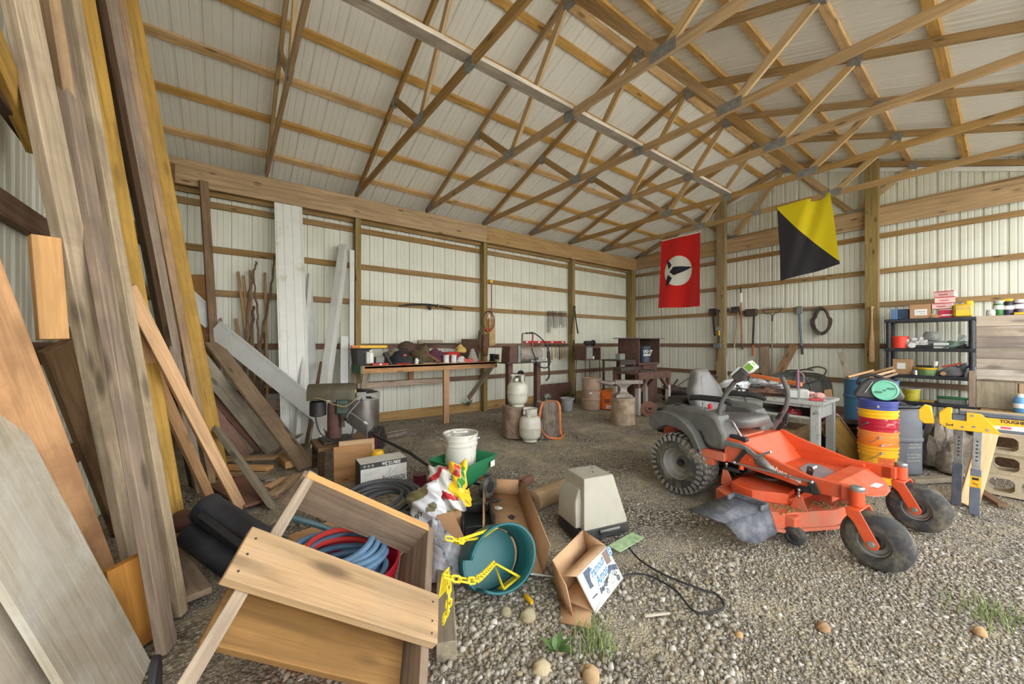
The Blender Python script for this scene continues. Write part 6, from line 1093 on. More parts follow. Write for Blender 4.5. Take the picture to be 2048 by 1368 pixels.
b = MB(); b.prism([(-.19, .03), (-.16, .0), (.17, .0), (.19, .04), (.12, .19), (.06, .215), (-.06, .21), (-.13, .15)], -.07, .075, Matrix(((1,0,0,0),(0,0,1,0),(0,1,0,0),(0,0,0,1)))); b.build('pan_body', plain('oily_black', (66, 66, 68), .4, var=.1, dirt=(110, 108, 106), d_amt=.3), t, bevel=.025, seg=3)
b = MB(); M_ = zframe((.045, -.075, .095), (.06, -1, .16)); b.lathe([(.098, 0), (.1, .02), (.094, .028), (.085, .028), (.08, .022), (.03, .022), (.0, .024)], 36, M_); c = b.build('teal_cap', plain('teal_plastic', (110, 190, 160), .45, var=.05), t)
b = MB(); b.cbox((.045, .02, .03), (.05, .014, .014), M_); b.cbox((-.045, -.02, .03), (.05, .014, .014), M_); b.cbox((0, 0, .026), (.014, .014, .012), M_); b.build('cap_grip', plain('dark_teal', (54, 110, 92), .5), c)
b = MB(); b.bar((-.10, -.078, .06), (-.04, -.078, .175), .004, .02, (0,-1,0)); b.build('handle_slot', M_WHITE, t); b = MB(); b.tube(spline([(-.15, 0, .13), (-.13, 0, .2), (-.05, 0, .235), (.04, 0, .215)], 6), .016, 8); b.build('carry_handle', M_BLK, t)
# --- grey workbench with clutter
M_OLDP = plain('old_grey_paint', (164, 166, 160), .7, var=.08, dirt=(72, 60, 54), d_amt=.85, d_sc=11, d_lo=.6, d_hi=.64)
GX, GY0, GY1, GZ = 5.13, 1.25, 2.35, .75
t = thing('old_table', 'old table with chipped grey paint and a drawer behind the mower', 'table', (5.45, 1.8, 0)); I = wm(t).inverted()
b = MB(); b.box(GX-.03, 5.80, GY0-.03, GY1+.03, GZ-.035, GZ, I); b.build('table_top', M_OLDP, t, bevel=.006)
for x in (GX, 5.70):
    for y in (GY0, GY1-.08): b = MB(); b.box(x, x+.075, y, y+.08, 0, GZ-.035, I); b.build('leg', M_OLDP, t, bevel=.004)
b = MB(); b.box(GX+.01, GX+.03, GY1-.55, GY1-.08, GZ-.17, GZ-.04, I); dr = b.build('drawer', M_OLDP, t, bevel=.004); b = MB(); b.ball(I @ Vector((GX-.005, GY1-.32, GZ-.105)), .014); b.build('knob', M_STEEL, dr)
b = MB(); b.box(GX+.01, GX+.03, GY0+.08, GY1-.55, GZ-.07, GZ-.035, I); b.build('apron', M_OLDP, t, bevel=.003); b = MB(); b.box(GX+.01, GX+.03, GY0+.08, GY1-.08, GZ-.19, GZ-.17, I); b.build('apron', M_OLDP, t); b = MB(); b.box(5.72, 5.74, GY0+.08, GY1-.08, GZ-.19, GZ-.035, I); b.build('apron', M_OLDP, t)
b = MB(); b.box(GX+.02, 5.72, GY0+.04, GY1-.04, GZ-.20, GZ-.19, I); b.build('under_shelf', M_OLDP, t); b = MB(); b.box(GX+.02, 5.72, GY0-.001+.02, GY0+.04, GZ-.19, GZ-.035, I); b.build('end_panel', M_OLDP, t)
t = thing('war_hammer', 'block-headed grey hammer standing on the grey table, purple wrapped handle', 'hammer', (5.33, 1.50, GZ), 25); b = MB(); b.box(-.07, .07, -.10, .10, .0, .115); b.build('head', plain('stone_grey', (176, 176, 170), .5, .2, dirt=(120, 118, 114), d_amt=.4), t, bevel=.018, seg=1); b = MB(); b.box(-.073, .073, -.012, .012, -.0, .117); b.build('head_band', M_GREYP, t)
b = MB(); b.tube([(0, 0, .115+.012*k) for k in range(20)], [.014+.003*(k % 2) for k in range(20)], 10); b.build('handle', plain('purple_wrap', (126, 92, 108), .7, var=.4, sc=40), t); b = MB(); b.tube(spline([(0, -.01, .32), (-.01, -.05, .28), (0, -.06, .22), (0, -.055, .17)], 5), .005, 5); b.build('wrist_strap', plain('mauve_cord', (160, 130, 146), .8), t)
p0, p1 = WX(1497,749,5.75), WX(1603,769,5.5); b = MB(); b.bar(p0, p1, .03, .045); tag(b.build('orange_bar', plain('orange_paint_bar', (238, 132, 70), .5)), 'bright orange bar lying across the clutter on the grey table', 'bar')
CL = [((5.4, 2.2), (.22, .16, .13), 'clear_wrap', (196, 200, 200), 'crumpled clear wrap at the far end of the grey table'), ((5.62, 1.9), (.16, .2, .12), 'grey_wrap', (150, 150, 150), 'grey crumpled sheet behind the hammer on the grey table'), ((5.35, 1.85), (.13, .18, .07), 'brown_clutter', (110, 84, 70), 'brown heap of rusty bits in the middle of the grey table'), ((5.3, 2.15), (.1, .13, .06), 'dark_clutter', (62, 58, 56), 'dark heap of bits at the left of the grey table'), ((5.55, 1.40), (.09, .1, .05), 'pink_clutter', (196, 150, 140), 'pinkish scraps right of the block-headed hammer')]
for k, (c, r, n_, col, lab) in enumerate(CL): lump('clutter_heap', lab, 'clutter', (c[0], c[1], GZ), r, bag_mat(n_, col), 80+k, .5, 0, 'clutter on the grey table')
rnd = random.Random(9); ST = ['thin rusty strip on top of the grey table heap', 'dark flat bar near the front of the grey table', 'bent black rod over the grey table clutter', 'pale stick lying in the grey table clutter', 'brown bar pointing at the mower seat', 'green strip half under the orange bar']
for k in range(6):
    a = rnd.uniform(-40, 40)+90; L = rnd.uniform(.25, .5); c = (5.38+.05*k, 1.75+.08*k, GZ+.09+.012*(k % 3)); b = MB(); b.bar((-L/2, 0, 0), (L/2, 0, 0), .03, .015); tag(b.build('metal_strip', [M_RUST, M_IRON, M_BLK, W_TAN, M_RUST, plain('green_strip', (92, 112, 84), .7)][k], None, TR(c[0], c[1], c[2], a, 0, rnd.uniform(-8, 8)), bevel=.002), ST[k], 'strip', 'strips on the grey table')
b = MB(); b.tube(spline([(5.2, 2.1, GZ+.03), (5.14, 2.08, GZ+.12), (5.1, 2.0, GZ+.03), (5.08, 1.95, GZ-.08), (5.09, 1.9, GZ-.12)], 6), .008, 7); tag(b.build('iron_hook', M_BLK), 'black hooked rod hanging over the grey table edge', 'hook')
t = thing('utility_knife', 'red utility knife on the right corner of the grey table', 'knife', (5.28, 1.31, GZ+.001), -60); b = MB(); b.box(-.07, .06, -.014, .014, 0, .022); b.build('body', M_RED, t, bevel=.006); b = MB(); b.box(.06, .10, -.008, .008, .008, .012); b.build('blade', M_STEEL, t)
lump('red_rag', 'dark red rag and scraps on the shelf of the grey table', 'rag', (5.3, 1.55, GZ-.19), (.09, .1, .07), bag_mat('red_dark_rag', (140, 50, 56)), 91, .4)
boxthing('wooden_block', 'brown wooden block under the grey table', 'block', 1.5, (1588, 855, 1618, 890), .2, W_BROWN, .006, z0=.0)
# behind the table: boards and a grey barrow tray
LB('weathered_board', 'weathered upright board leaning on the gable wall behind the table', (8.9, 3.0, 0), (1529,694), ('x', 9.48), .16, .03, 190, W_MAUVE, 0, None, None)
LB('weathered_board', 'brown board with white flecks leaning right against the gable wall', (8.5, 3.05, 0), (1589,690), ('x', 9.45), .15, .04, 195, W_BROWN, 0, None, None)
t = thing('barrow_tray', 'grey wheelbarrow tray propped behind the grey table', 'wheelbarrow', M=TR(7.3, 2.0, .42, 0, 0, -12)); b = MB(); rg = [[Vector((.02*k, y*(1-.08*k), z*(1-.06*k)+.2)) for y, z in [(.40*math.copysign(abs(math.cos(a))**.5, math.cos(a)), .34*math.copysign(abs(math.sin(a))**.5, math.sin(a))) for a in [2*PI*i/28 for i in range(28)]]] for k in (0, 1, 3, 5)]; b.loft(rg, caps=False); b.add(rg[-1], [tuple(range(28))]); b.build('tray', M_GALV, t, sharp=50); b = MB(); b.tube([(-.03, -.42, -.42), (-.03, -.38, .0), (.02, .0, .2), (-.03, .38, .0), (-.03, .42, -.42)], .018, 8); b.build('frame', M_GALV, t)
t = thing('tube_frame', 'tangle of thin black tubes before the grey wheelbarrow tray', 'frame', (6.9, 1.95, 0))
for k, P in enumerate(([(0, .1, 0), (.02, .12, .5), (0, .0, .95), (-.02, -.2, 1.0)], [(.05, -.25, 0), (.03, -.2, .6), (0, -.05, .95), (0, .15, .97)], [(0, .2, .6), (0, 0, .75), (0, -.25, .85), (0, -.35, 1.0), (0, -.25, 1.05), (0, -.1, 1.0)], [(0, -.1, .3), (.0, .05, .6), (.0, .2, .9)])): b = MB(); b.tube(spline(P, 6), .012, 7); b.build('tube', M_IRON, t)
# clutter between table and buckets
t = thing('wooden_tray', 'shallow wooden drawer box leaning beside the bucket stack', 'drawer', M=frame((6.02, 1.12, .02), (5.80, 1.37, .52), (-.8, -.5, .1)))
b = MB(); b.box(0, .52, -.11, .11, -.045, -.033); b.build('bottom', W_FRESH, t); wd = W_TAN
for q in ((0, .52, -.125, -.105), (0, .52, .105, .125)): b = MB(); b.box(q[0], q[1], q[2], q[3], -.05, .05); b.build('side_board', wd, t, bevel=.002)
for q in (0, .5): b = MB(); b.box(q, q+.02, -.105, .105, -.05, .05); b.build('end_board', wd, t, bevel=.002)
b = MB(); b.box(.02, .5, -.10, .10, .034, .04); b.build('front_panel', W_YEL, t)
b = MB(); b.box(6.1, 6.35, .98, 1.5, .0, .34); tag(b.build('black_crate', M_BLK, None, None, bevel=.01), 'black crate carrying the yellow board beside the grey table', 'crate')
tag(board('yellow_board', (6.12, 1.55, .36), (6.2, .98, .36), .16, .02, W_YEL), 'yellow board lying on the black crate beside the grey table', 'board')
t = thing('black_pan', 'shallow black pan on the yellow board beside the grey table', 'pan', (6.2, 1.30, .372)); b = MB(); b.lathe([(.0, 0), (.17, 0), (.21, .05), (.22, .05), (.2, .0)], 30, None, False); b.build('pan_body', M_BLK, t)
lump('pink_cloth', 'pink and white cloth heap on the black pan', 'cloth', (6.2, 1.42, .40), (.08, .1, .1), bag_mat('pink_cloth', (200, 110, 130)), 95, .4)
lump('white_sack', 'white plastic sack hanging beside the bucket stack', 'bag', (6.05, .99, .0), (.10, .09, .36), bag_mat('white_sack', (208, 210, 214)), 96, .3)
sheetp('open_carton', 'brown cardboard flap behind the grey table', [WX(1648,780,6.7), WX(1662,778,6.7), WX(1668,806,6.5), WX(1650,806,6.5)], .006, M_CARD, 'cardboard')
lump('plastic_sheet', 'dusty clear plastic sheet heaped behind the sawhorse', 'sheet', (6.45, .42, 0), (.35, .18, .42), bag_mat('dusty_sheet', (128, 118, 104)), 97, .35)
# ================= things on the floor, middle and left =================
M_PAPER = plain('white_carton_print', (222, 222, 216), .6, var=.04, dirt=(170, 164, 152), d_amt=.3)
M_DGREY = plain('dark_print', (64, 66, 64), .6)
M_GREENP = plain('green_hopper', (42, 128, 84), .45, var=.05, dirt=(80, 120, 96), d_amt=.4)
M_TEAL = plain('teal_swing', (24, 92, 96), .4, var=.06, dirt=(70, 110, 110), d_amt=.25)
M_YCH = plain('yellow_chain', (226, 204, 40), .45, var=.06, dirt=(150, 130, 50), d_amt=.3)
M_HOSEB = plain('blue_grey_hose', (92, 126, 156), .55, var=.08, dirt=(70, 88, 104), d_amt=.4, d_sc=10)
M_HOSEK = plain('black_hose', (70, 72, 74), .6, var=.12, dirt=(98, 98, 96), d_amt=.4, d_sc=10)
M_BOOT = plain('black_rubber_tube', (36, 37, 42), .45, var=.15, dirt=(70, 70, 74), d_amt=.4, d_sc=6)
# --- tilted wooden frame
A_ = Vector((-.82, .163, .547)).normalized(); B0 = Vector((.53, .78, .31)); B_ = (B0-A_*B0.dot(A_)).normalized(); N_ = A_.cross(B_); N_ = N_ if N_.z > 0 else -N_; F0 = Vector((.645, 1.328, .231+.01))
def fp(px, py, h): return pl(px, py, N_, (F0+N_*h).dot(N_))
t = thing('plank_crate', 'tilted wooden frame of old planks lying over a red tub in the foreground', 'frame', (.5, 1.6, 0))
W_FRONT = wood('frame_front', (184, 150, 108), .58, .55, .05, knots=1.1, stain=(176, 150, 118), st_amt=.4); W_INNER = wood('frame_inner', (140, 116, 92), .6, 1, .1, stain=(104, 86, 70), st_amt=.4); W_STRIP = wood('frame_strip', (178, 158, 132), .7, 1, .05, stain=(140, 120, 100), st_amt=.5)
a0, a1 = F0, F0+A_*.80; board('front_plank', a0+B_*.095-N_*.019, a1+B_*.095-N_*.019, .19, .038, W_FRONT, t, N_)
p0 = fp(874, 1063, -.04); s = (p0-F0).dot(B_)
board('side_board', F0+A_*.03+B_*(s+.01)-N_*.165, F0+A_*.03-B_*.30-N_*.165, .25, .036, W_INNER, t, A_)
q0 = fp(612, 955, -.04); LL = (q0-F0).dot(A_)
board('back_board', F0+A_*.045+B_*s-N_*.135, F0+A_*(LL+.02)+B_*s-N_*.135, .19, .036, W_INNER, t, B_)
board('lit_edge', F0+A_*.045+B_*s-N_*.0395, F0+A_*LL+B_*s-N_*.0395, .038, .003, W_FRESH, t, N_)  # thin paler strip: light on the board's top edge, put in as colour
board('side_strip', F0+A_*(LL-.02)+B_*(s+.03)-N_*.052, F0+A_*.77-B_*.55-N_*.052, .042, .02, W_STRIP, t, N_)
l0, l1 = fp(399, 1284, -.15), fp(700, 1361, -.15); lb = (l0-F0).dot(B_)
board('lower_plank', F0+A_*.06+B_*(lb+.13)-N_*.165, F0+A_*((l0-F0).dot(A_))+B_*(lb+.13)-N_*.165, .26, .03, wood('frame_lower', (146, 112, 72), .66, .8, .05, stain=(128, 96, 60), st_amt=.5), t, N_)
NM = Matrix.Translation((0, 0, 0)); I = wm(t).inverted()
for k, (fa, fb) in enumerate(((.03, .03), (.03, .075), (.03, .15), (.77, .03), (.77, .09), (.77, .15))): b = MB(); q = I @ (F0+A_*fa+B_*fb); b.cyl(q, q+N_*.002, .004, n=8); b.build('nail_head', M_IRON, t)
# red tub with hose
t = thing('red_tub', 'red plastic tub under the tilted wooden frame', 'tub', (.44, 1.98, 0)); b = MB(); b.lathe([(.22, 0), (.24, .02), (.262, .27), (.272, .275), (.275, .30), (.28, .325), (.27, .325), (.258, .30), (.232, .03), (0, .02)], 44); b.build('tub_body', plain('tub_red', (196, 30, 56), .4, var=.05, dirt=(150, 40, 56), d_amt=.3), t)
t = thing('garden_hose', 'blue-grey hose coiled in the red tub', 'hose', (.44, 1.98, .26)); rnd = random.Random(3); pts = []
for k in range(9):
    rr = .19+.035*rnd.uniform(-1, 1); zz = .0+.018*k; cx, cy = rnd.uniform(-.025, .025), rnd.uniform(-.025, .025)
    for i in range(18): a = 2*PI*i/18; pts.append((cx+rr*math.cos(a), cy+rr*math.sin(a), zz+.018*i/18+.012*math.sin(2*a+k)))
b = MB(); b.tube(spline(pts, 3), .0155, 8); b.build('coil', M_HOSEB, t)
t = thing('red_hose', 'red hose looped among the blue-grey hose coils', 'hose', (.44, 1.98, .30)); b = MB(); b.tube([(.15*math.cos(a), .15*math.sin(a), .09+.03*math.sin(a*.7)) for a in [2*PI*i/24 for i in range(40)]], .013, 8); b.build('coil', plain('hose_red', (196, 54, 50), .5), t)
b = MB(); b.tube(spline([WY(566,1030,2.25), WY(600,1040,2.3), WY(640,1052,2.32), WY(690,1070,2.3), WY(740,1085,2.25)], 6), .016, 8); tag(b.build('teal_hose', plain('teal_hose', (70, 100, 106), .5)), 'teal hose running inside the frame behind the red tub', 'hose')
b = MB(); b.box(-.13, .13, -.10, .10, 0, .30); tag(b.build('carton', M_CARD, None, TR(.42, 2.42, 0, 12), bevel=.004), 'brown carton standing inside the frame behind the red tub', 'carton'); 
tag(board('scrap_board', (.60, 2.33, .0), (.56, 2.36, .34), .13, .02, W_MAUVE, None, (-.3, -.9, 0)), 'pinkish scrap board standing inside the wooden frame', 'board')
o = flat('timber_post', 'square timber lying on the gravel right of the wooden frame', (893,1305), (888,1120), .047, .09, .09, W_GREY, cat='timber', grp=None)
# black tubes and brown pad
def tubething(name, label, p0, p1, r, mat, cap=True):
    p0, p1 = Vector(p0), Vector(p1); L = (p1-p0).length; b = MB(); b.lathe([(r*1.04, 0), (r*1.05, .02), (r, .03), (r, L), (r*.93, L), (r*.93, .0)], 32, zframe(p0, p1), False); return tag(b.build(name, mat), label, 'tube')
tubething('black_tube', 'upper black rubber tube lying left of the wooden frame', DP(412,1016,2.42), DP(560,1112,2.25), .092, M_BOOT); tubething('black_tube', 'lower black rubber tube lying left of the wooden frame', DP(383,1066,2.4), DP(520,1165,2.25), .085, M_BOOT)
tag(board('black_strap', DP(400,1028,2.28), DP(492,1098,2.14), .035, .008, M_CABLE, None, (-.3,-.6,.7)), 'flat black strap across the two rubber tubes', 'strap')
c = DP(372,1040,2.44); t = thing('leather_pad', 'glossy brown padded leather lump at the end of the black tubes', 'pad', M=TR(c.x, c.y, c.z, -40, 15, 0)); b = MB(); b.ball((0, 0, 0), (.105, .07, .065), 22, 14); b.ball((-.06, .0, -.03), (.07, .06, .05), 18, 12); b.build('pad_body', plain('glossy_brown', (92, 62, 56), .28, var=.15), t)
b = MB(); b.tube(spline([G(300,1400,.35), G(306,1345,.40), G(312,1318,.42), G(316,1330,.38), G(316,1400,.2)], 5), .011, 8); tag(b.build('bent_rod', M_CABLE), 'black bent rod end at the foot of the grooved panel', 'rod')
# --- black hose coil
t = thing('hose_coil', 'thick black hose coil lying behind the wooden frame', 'hose', M=TR(.94, 2.94, .07, 0, 9, -6)); rnd = random.Random(8)
for k in range(11):
    b = MB(); rr = .19+.018*(k % 7)+rnd.uniform(-.01, .01); zz = .03+.03*(k//3)+.01*rnd.random(); ph = rnd.uniform(0, 6); cx, cy = rnd.uniform(-.03, .03), rnd.uniform(-.03, .03); b.tube([(cx+rr*1.08*math.cos(a), cy+rr*math.sin(a), zz+.025*math.sin(a+ph)+.02) for a in [2*PI*i/40 for i in range(40)]], .0155, 8, True); b.build('hose_loop', M_HOSEK, t)
b = MB(); b.tube(spline([(-.26, .0, .14), (-.1, -.22, .17), (.15, -.3, .12), (.33, -.42, .05)], 8), .0155, 8); b.build('loose_end', M_HOSEK, t)
# --- white carton printed upside down
t = thing('lamp_carton', 'white printed carton lying upside down behind the black hose coil', 'carton', (.945, 3.50, 0), -3); b = MB(); b.box(0, .42, 0, .21, 0, .31); b.build('carton_body', M_PAPER, t, bevel=.004)
b = MB(); b.box(.0, .42, -.0012, 0, .262, .309); b.box(.0, .42, -.0012, 0, .06, .10); b.box(-.0012, 0, 0, .21, .001, .309); b.build('dark_band', M_DGREY, t)
UP = lambda x, z: face((x, -.0016, z), (-1, 0, 0), (0, 0, -1)); text('lettering', '50ft/15.2m', .044, M_WHT, t, UP(.36, .285), bold=.0012, sx=.9); text('lettering', 'OUTDOOR', .036, M_DGREY, t, UP(.405, .145), bold=.001); text('lettering', 'SOLAR', .03, M_DGREY, t, UP(.405, .118), bold=.001)
b = MB(); b.tube([(.20, -.002, .14), (.27, -.002, .235), (.25, -.002, .16), (.33, -.002, .24)], .0012, 4); b.tube([(.02, -.002, .215), (.17, -.002, .235)], .001, 4); b.tube([(.04, -.002, .2), (.15, -.002, .215)], .001, 4); b.build('line_drawing', M_DGREY, t); b = MB(); b.prism([(.18, .105), (.235, .105), (.205, .18), (.195, .175)], 0, .002, Matrix(((1,0,0,0),(0,0,-1,-.0005),(0,1,0,0),(0,0,0,1)))); b.build('torn_patch', M_CARD, t)
for k in range(3): b = MB(); b.lathe([(.006, 0), (.009, 0), (.009, .0015), (.006, .0015)], 14, UP(.035+.035*k, .285), False); b.build('round_symbol', M_WHT, t)
# plywood offcuts, jar, press
sheetp('plywood_offcut', 'front plywood offcut leaning on the drill press stand, scratched', [(.85,4.12,.345), (1.22,4.09,.335), (1.20,3.98,0), (.83,4.0,0)], .012, W_PLY, 'panel'); sheetp('plywood_offcut', 'rear plywood offcut showing above the scratched one', [(.91,4.165,.385), (1.26,4.135,.375), (1.24,4.03,0), (.89,4.05,0)], .012, wood('pale_ply', (196, 158, 104), .75, .5, .05, knots=.3), 'panel')
t = thing('snack_jar', 'round container with yellow lid behind the white carton', 'jar', (1.215, 3.87, 0)); b = MB(); b.lathe([(.055, 0), (.06, .01), (.06, .23), (0, .23)], 26); b.build('jar_body', plain('jar_label', (196, 120, 100), .5, var=.5, sc=26), t); b = MB(); b.lathe([(.062, .23), (.064, .24), (.064, .275), (.056, .285), (.048, .31), (0, .312)], 26); b.build('lid', M_YELP, t)
t = thing('drill_press', 'old drill press with olive cover standing on a low brown stand', 'drill press', (.98, 4.55, 0)); M_OLV = plain('olive_enamel', (86, 80, 62), .5, var=.15, dirt=(60, 54, 46), d_amt=.5, d_sc=6); M_GRN = plain('green_casting', (72, 88, 78), .5, .2, dirt=(50, 52, 48), d_amt=.5)
b = MB(); b.box(-.24, .30, -.26, .22, .27, .31); b.build('stand_top', W_BROWN, t, bevel=.004)
for x in (-.2, .25):
    for y in (-.2, .17): b = MB(); b.box(x-.025, x+.025, y-.025, y+.025, 0, .27); b.build('stand_leg', W_DARK, t)
b = MB(); b.cyl((-.02, .05, .31), (-.02, .05, .72), .075, n=24); b.build('column', M_RUST, t); b = MB(); b.box(-.17, .15, -.16, .16, .31, .335); b.build('press_base', M_IRON, t, bevel=.008)
ax = Matrix.Translation((-.05, .0, .83)) @ Euler((0, 0, R(-20))).to_matrix().to_4x4()
b = MB(); sec = [(.115*math.cos(a), .10*math.sin(a)+.02) for a in [PI*i/16 for i in range(17)]]+[(-.115, -.05), (.115, -.05)]; b.loft([[ax @ Vector((x, y*f, z*f)) for y, z in sec] for x, f in ((-.24, .97), (-.23, 1), (.20, 1), (.23, .94), (.24, .86))]); b.build('belt_cover', M_OLV, t)
b = MB(); b.cyl(ax @ Vector((-.20, 0, -.22)), ax @ Vector((-.05, 0, -.22)), .0, n=4) if False else b.lathe([(.06, -.24), (.085, -.23), (.085, -.08), (.06, -.06), (.02, -.05)], 22, ax @ TR(-.15, .02, 0)); b.build('motor', M_BLK, t)
b = MB(); b.box(.04, .16, -.06, .06, -.22, -.05, ax); b.build('head_casting', M_GRN, t, bevel=.015); b = MB(); b.cyl(ax @ Vector((.1, 0, -.22)), ax @ Vector((.1, 0, -.3)), .045, .03); b.cyl(ax @ Vector((.1, 0, -.3)), ax @ Vector((.1, 0, -.37)), .022, .028); b.build('chuck', M_IRON, t)
b = MB(); b.cbox((.30, -.03, -.03), (.10, .02, .09), ax); b.build('switch_plate', M_GALV, t, bevel=.004); b = MB(); b.cbox((.235, -.04, .03), (.02, .1, .03), ax); b.build('yellow_label', M_YELP, t)
q = ax @ Vector((.18, -.05, -.2))
for k, e in enumerate(((.14, -.10, -.12), (.12, -.02, .13), (-.05, -.05, -.06))): b = MB(); b.cyl(q, q+Vector(e), .006); h = b.build('feed_handle', M_STEEL, t); b = MB(); b.cyl(q+Vector(e)*.93, q+Vector(e)*1.15, .016); b.build('handle_knob', M_CLEAR if k == 0 else M_BLK, h)
b = MB(); b.tube(spline([ax @ Vector(p) for p in ((-.2, -.1, -.02), (-.1, -.13, -.03), (.05, -.14, -.10), (.16, -.12, -.12), (.28, -.06, -.02))], 6), .006, 6); b.build('power_wire', plain('tan_wire', (150, 130, 90), .6), t); b = MB(); b.tube(spline([ax @ Vector((-.16, -.08, -.2)), Vector((-.2, -.1, .45)), Vector((-.08, -.17, .345)), Vector((.06, -.2, .35)), Vector((.13, -.15, .45)), Vector((.11, -.1, .6))], 6), .007, 6); b.build('black_wire', M_CABLE, t)
b = MB(); b.lathe([(.0, 0), (.055, 0), (.062, .012), (.055, .012), (.0, .006)], 26); tag(b.build('pink_dish', plain('pink_dish', (214, 190, 186), .5), None, TR(1.05, 4.36, .312)), 'small pinkish dish on the drill press stand', 'dish')
t = thing('trash_can', 'brushed steel trash can full of junk behind the drill press', 'trash can', (1.62, 5.80, 0)); b = MB(); b.lathe([(.20, 0), (.21, .01), (.215, .57), (.21, .575)], 40); b.build('can_body', plain('brushed_steel', (176, 172, 166), .28, .9, var=.06, dirt=(130, 122, 112), d_amt=.25), t); b = MB(); b.lathe([(.214, .57), (.222, .58), (.222, .66), (.20, .672), (.18, .66), (.17, .6), (0, .6)], 40); b.build('rim', plain('grey_rim_plastic', (164, 162, 158), .5), t); lumpmesh(.16, .16, .09, .5, 31).build('junk', M_IRON, t, TR(0, 0, .59), sharp=80)
t = thing('tool_case', 'black tool case with crimson stripes beside the trash can', 'case', (1.55, 4.98, 0), 62); b = MB(); b.prism([(-.2, 0), (.2, 0), (.2, .22), (.13, .29), (-.2, .29)], -.07, .07, Matrix(((1,0,0,0),(0,0,1,0),(0,1,0,0),(0,0,0,1)))); b.build('case_body', M_BLK, t, bevel=.012)
for y in (-.03, .025): b = MB(); b.box(-.2015, -.199, y-.007, y+.007, .03, .27); b.build('stripe', plain('crimson', (150, 24, 54), .5), t)
b = MB(); b.box(-.08, .06, -.02, .02, .29, .31); b.build('handle', M_BLK, t, bevel=.006)
b = MB(); b.cyl(G(772,874,.04), G(812,866,.04), .04, n=14); tag(b.build('grey_log', M_BRK2), 'grey log piece on the gravel right of the tool case', 'log'); flat('grey_stick', 'pale grey flat stick lying across the grey log piece', (770,866), (816,858), .10, .05, .012, W_GREY, cat='slat', grp=None)
# --- spreader with white bucket
t = thing('lawn_spreader', 'green push spreader with black handle in the middle of the floor', 'spreader', (1.70, 2.98, 0), 20); b = MB(); R4 = lambda z, w, d: [Vector((s*w, u*d, z)) for s, u in ((-1,-1),(1,-1),(1,1),(-1,1))]
b.loft([R4(.12, .07, .07), R4(.2, .16, .14), R4(.37, .235, .20), R4(.375, .245, .21), R4(.365, .245, .21), R4(.36, .225, .19), R4(.2, .15, .13), R4(.17, .06, .06)]); b.build('hopper', M_GREENP, t, bevel=.012)
b = MB(); b.cbox((.17, -.202, .30), (.06, .004, .05), TR()); b.build('sticker', M_WHT, t, TR(0, .0, 0, 0, 0, 0))
for s, x in ((1, .0), (-1, -.0)):
    y = -.19 if s > 0 else .19; xo = .11; b = MB(); Mx = zframe((xo, y, .105), (xo, y-1, .105)); b.lathe([(.04, -.03), (.09, -.028), (.1, -.02), (.1, .02), (.09, .028), (.04, .03), (0, .02)], 30, Mx, False)
    for k in range(22): b.cbox((.1, 0, 0), (.012, .012, .05), Mx @ Matrix.Rotation(2*PI*k/22, 4, 'Z'))
    w_ = b.build('wheel', M_TYRE, t); b = MB(); b.lathe([(.05, .029), (.05, .034), (0, .036)], 20, Mx, False); b.build('wheel_hub', M_BLK, w_)
b = MB(); b.cyl((.11, -.2, .105), (.11, .2, .105), .012); b.tube([(.0, 0, .06), (.1, 0, .1), (.1, 0, .14)], .02, 8); b.build('axle', M_BLK, t); b = MB(); b.cbox((.10, -.14, .17), (.05, .04, .04)); b.build('orange_gate', M_ORG2, t)
I = wm(t).inverted()
for e in (0, .03): b = MB(); b.tube([I @ G(880,948,.22+e), I @ DP(820,905+e*60,3.75), I @ DP(744,868,4.35)], .013, 10); b.build('handle', M_BLK, t)
t = bucket('white paint-stained bucket standing in the green spreader', (1.68, 3.0), plain('white_bucket', (214, 212, 202), .5, var=.04, dirt=(166, 150, 126), d_amt=.8, d_sc=6, d_lo=.52, d_hi=.58), .385, .13, .152, .205, rz=-30, hz=-.75)
# --- bags on a cardboard box
def foil(name, c): return plain(name, c, .28, var=.12, sc=6, bump=.9, b_sc=22, coat=.3)
def bagmesh(w, h, d, seed, pinch=.5):
    rnd = random.Random(seed); ph = [(rnd.uniform(4, 13), rnd.uniform(4, 13), rnd.uniform(0, 6), rnd.uniform(.002, .006)) for _ in range(9)]
    def f(u, v):
        x = (u-.5)*2; y = (v-.5)*2; k = max(0, (1-abs(x)**2.6)*(1-abs(y)**2.2))**.55; n = sum(a*math.sin(p*u*2+q*v*2+s) for p, q, s, a in ph); return (x*w/2*(1+.05*math.sin(5*v+seed)), y*h/2*(1+.05*math.sin(4*u+seed)), d*k+n*1.6)
    b = MB(); b.grid(f, 40, 40); return b
def bagface(px4, name, label, mats, seed, d=.07):
    t4 = [Vector(p) for p in px4]; o = (t4[0]+t4[1]+t4[2]+t4[3])/4; M = face(o, t4[1]-t4[0], t4[3]-t4[0]); w = (t4[1]-t4[0]).length; h = (t4[3]-t4[0]).length
    t = thing(name, label, 'bag', M=M); bagmesh(w, h, d, seed).build('bag_front', mats[0], t, sharp=80); return t, w, h
t, w, h = bagface([DP(870,1024,2.70), DP(950,1012,2.68), DP(926,922,2.9), DP(836,944,2.95)], 'seed_bag', 'red, white and yellow crumpled seed bag beside the spreader', [foil('bag_white', (226, 224, 218))], 3, .09)
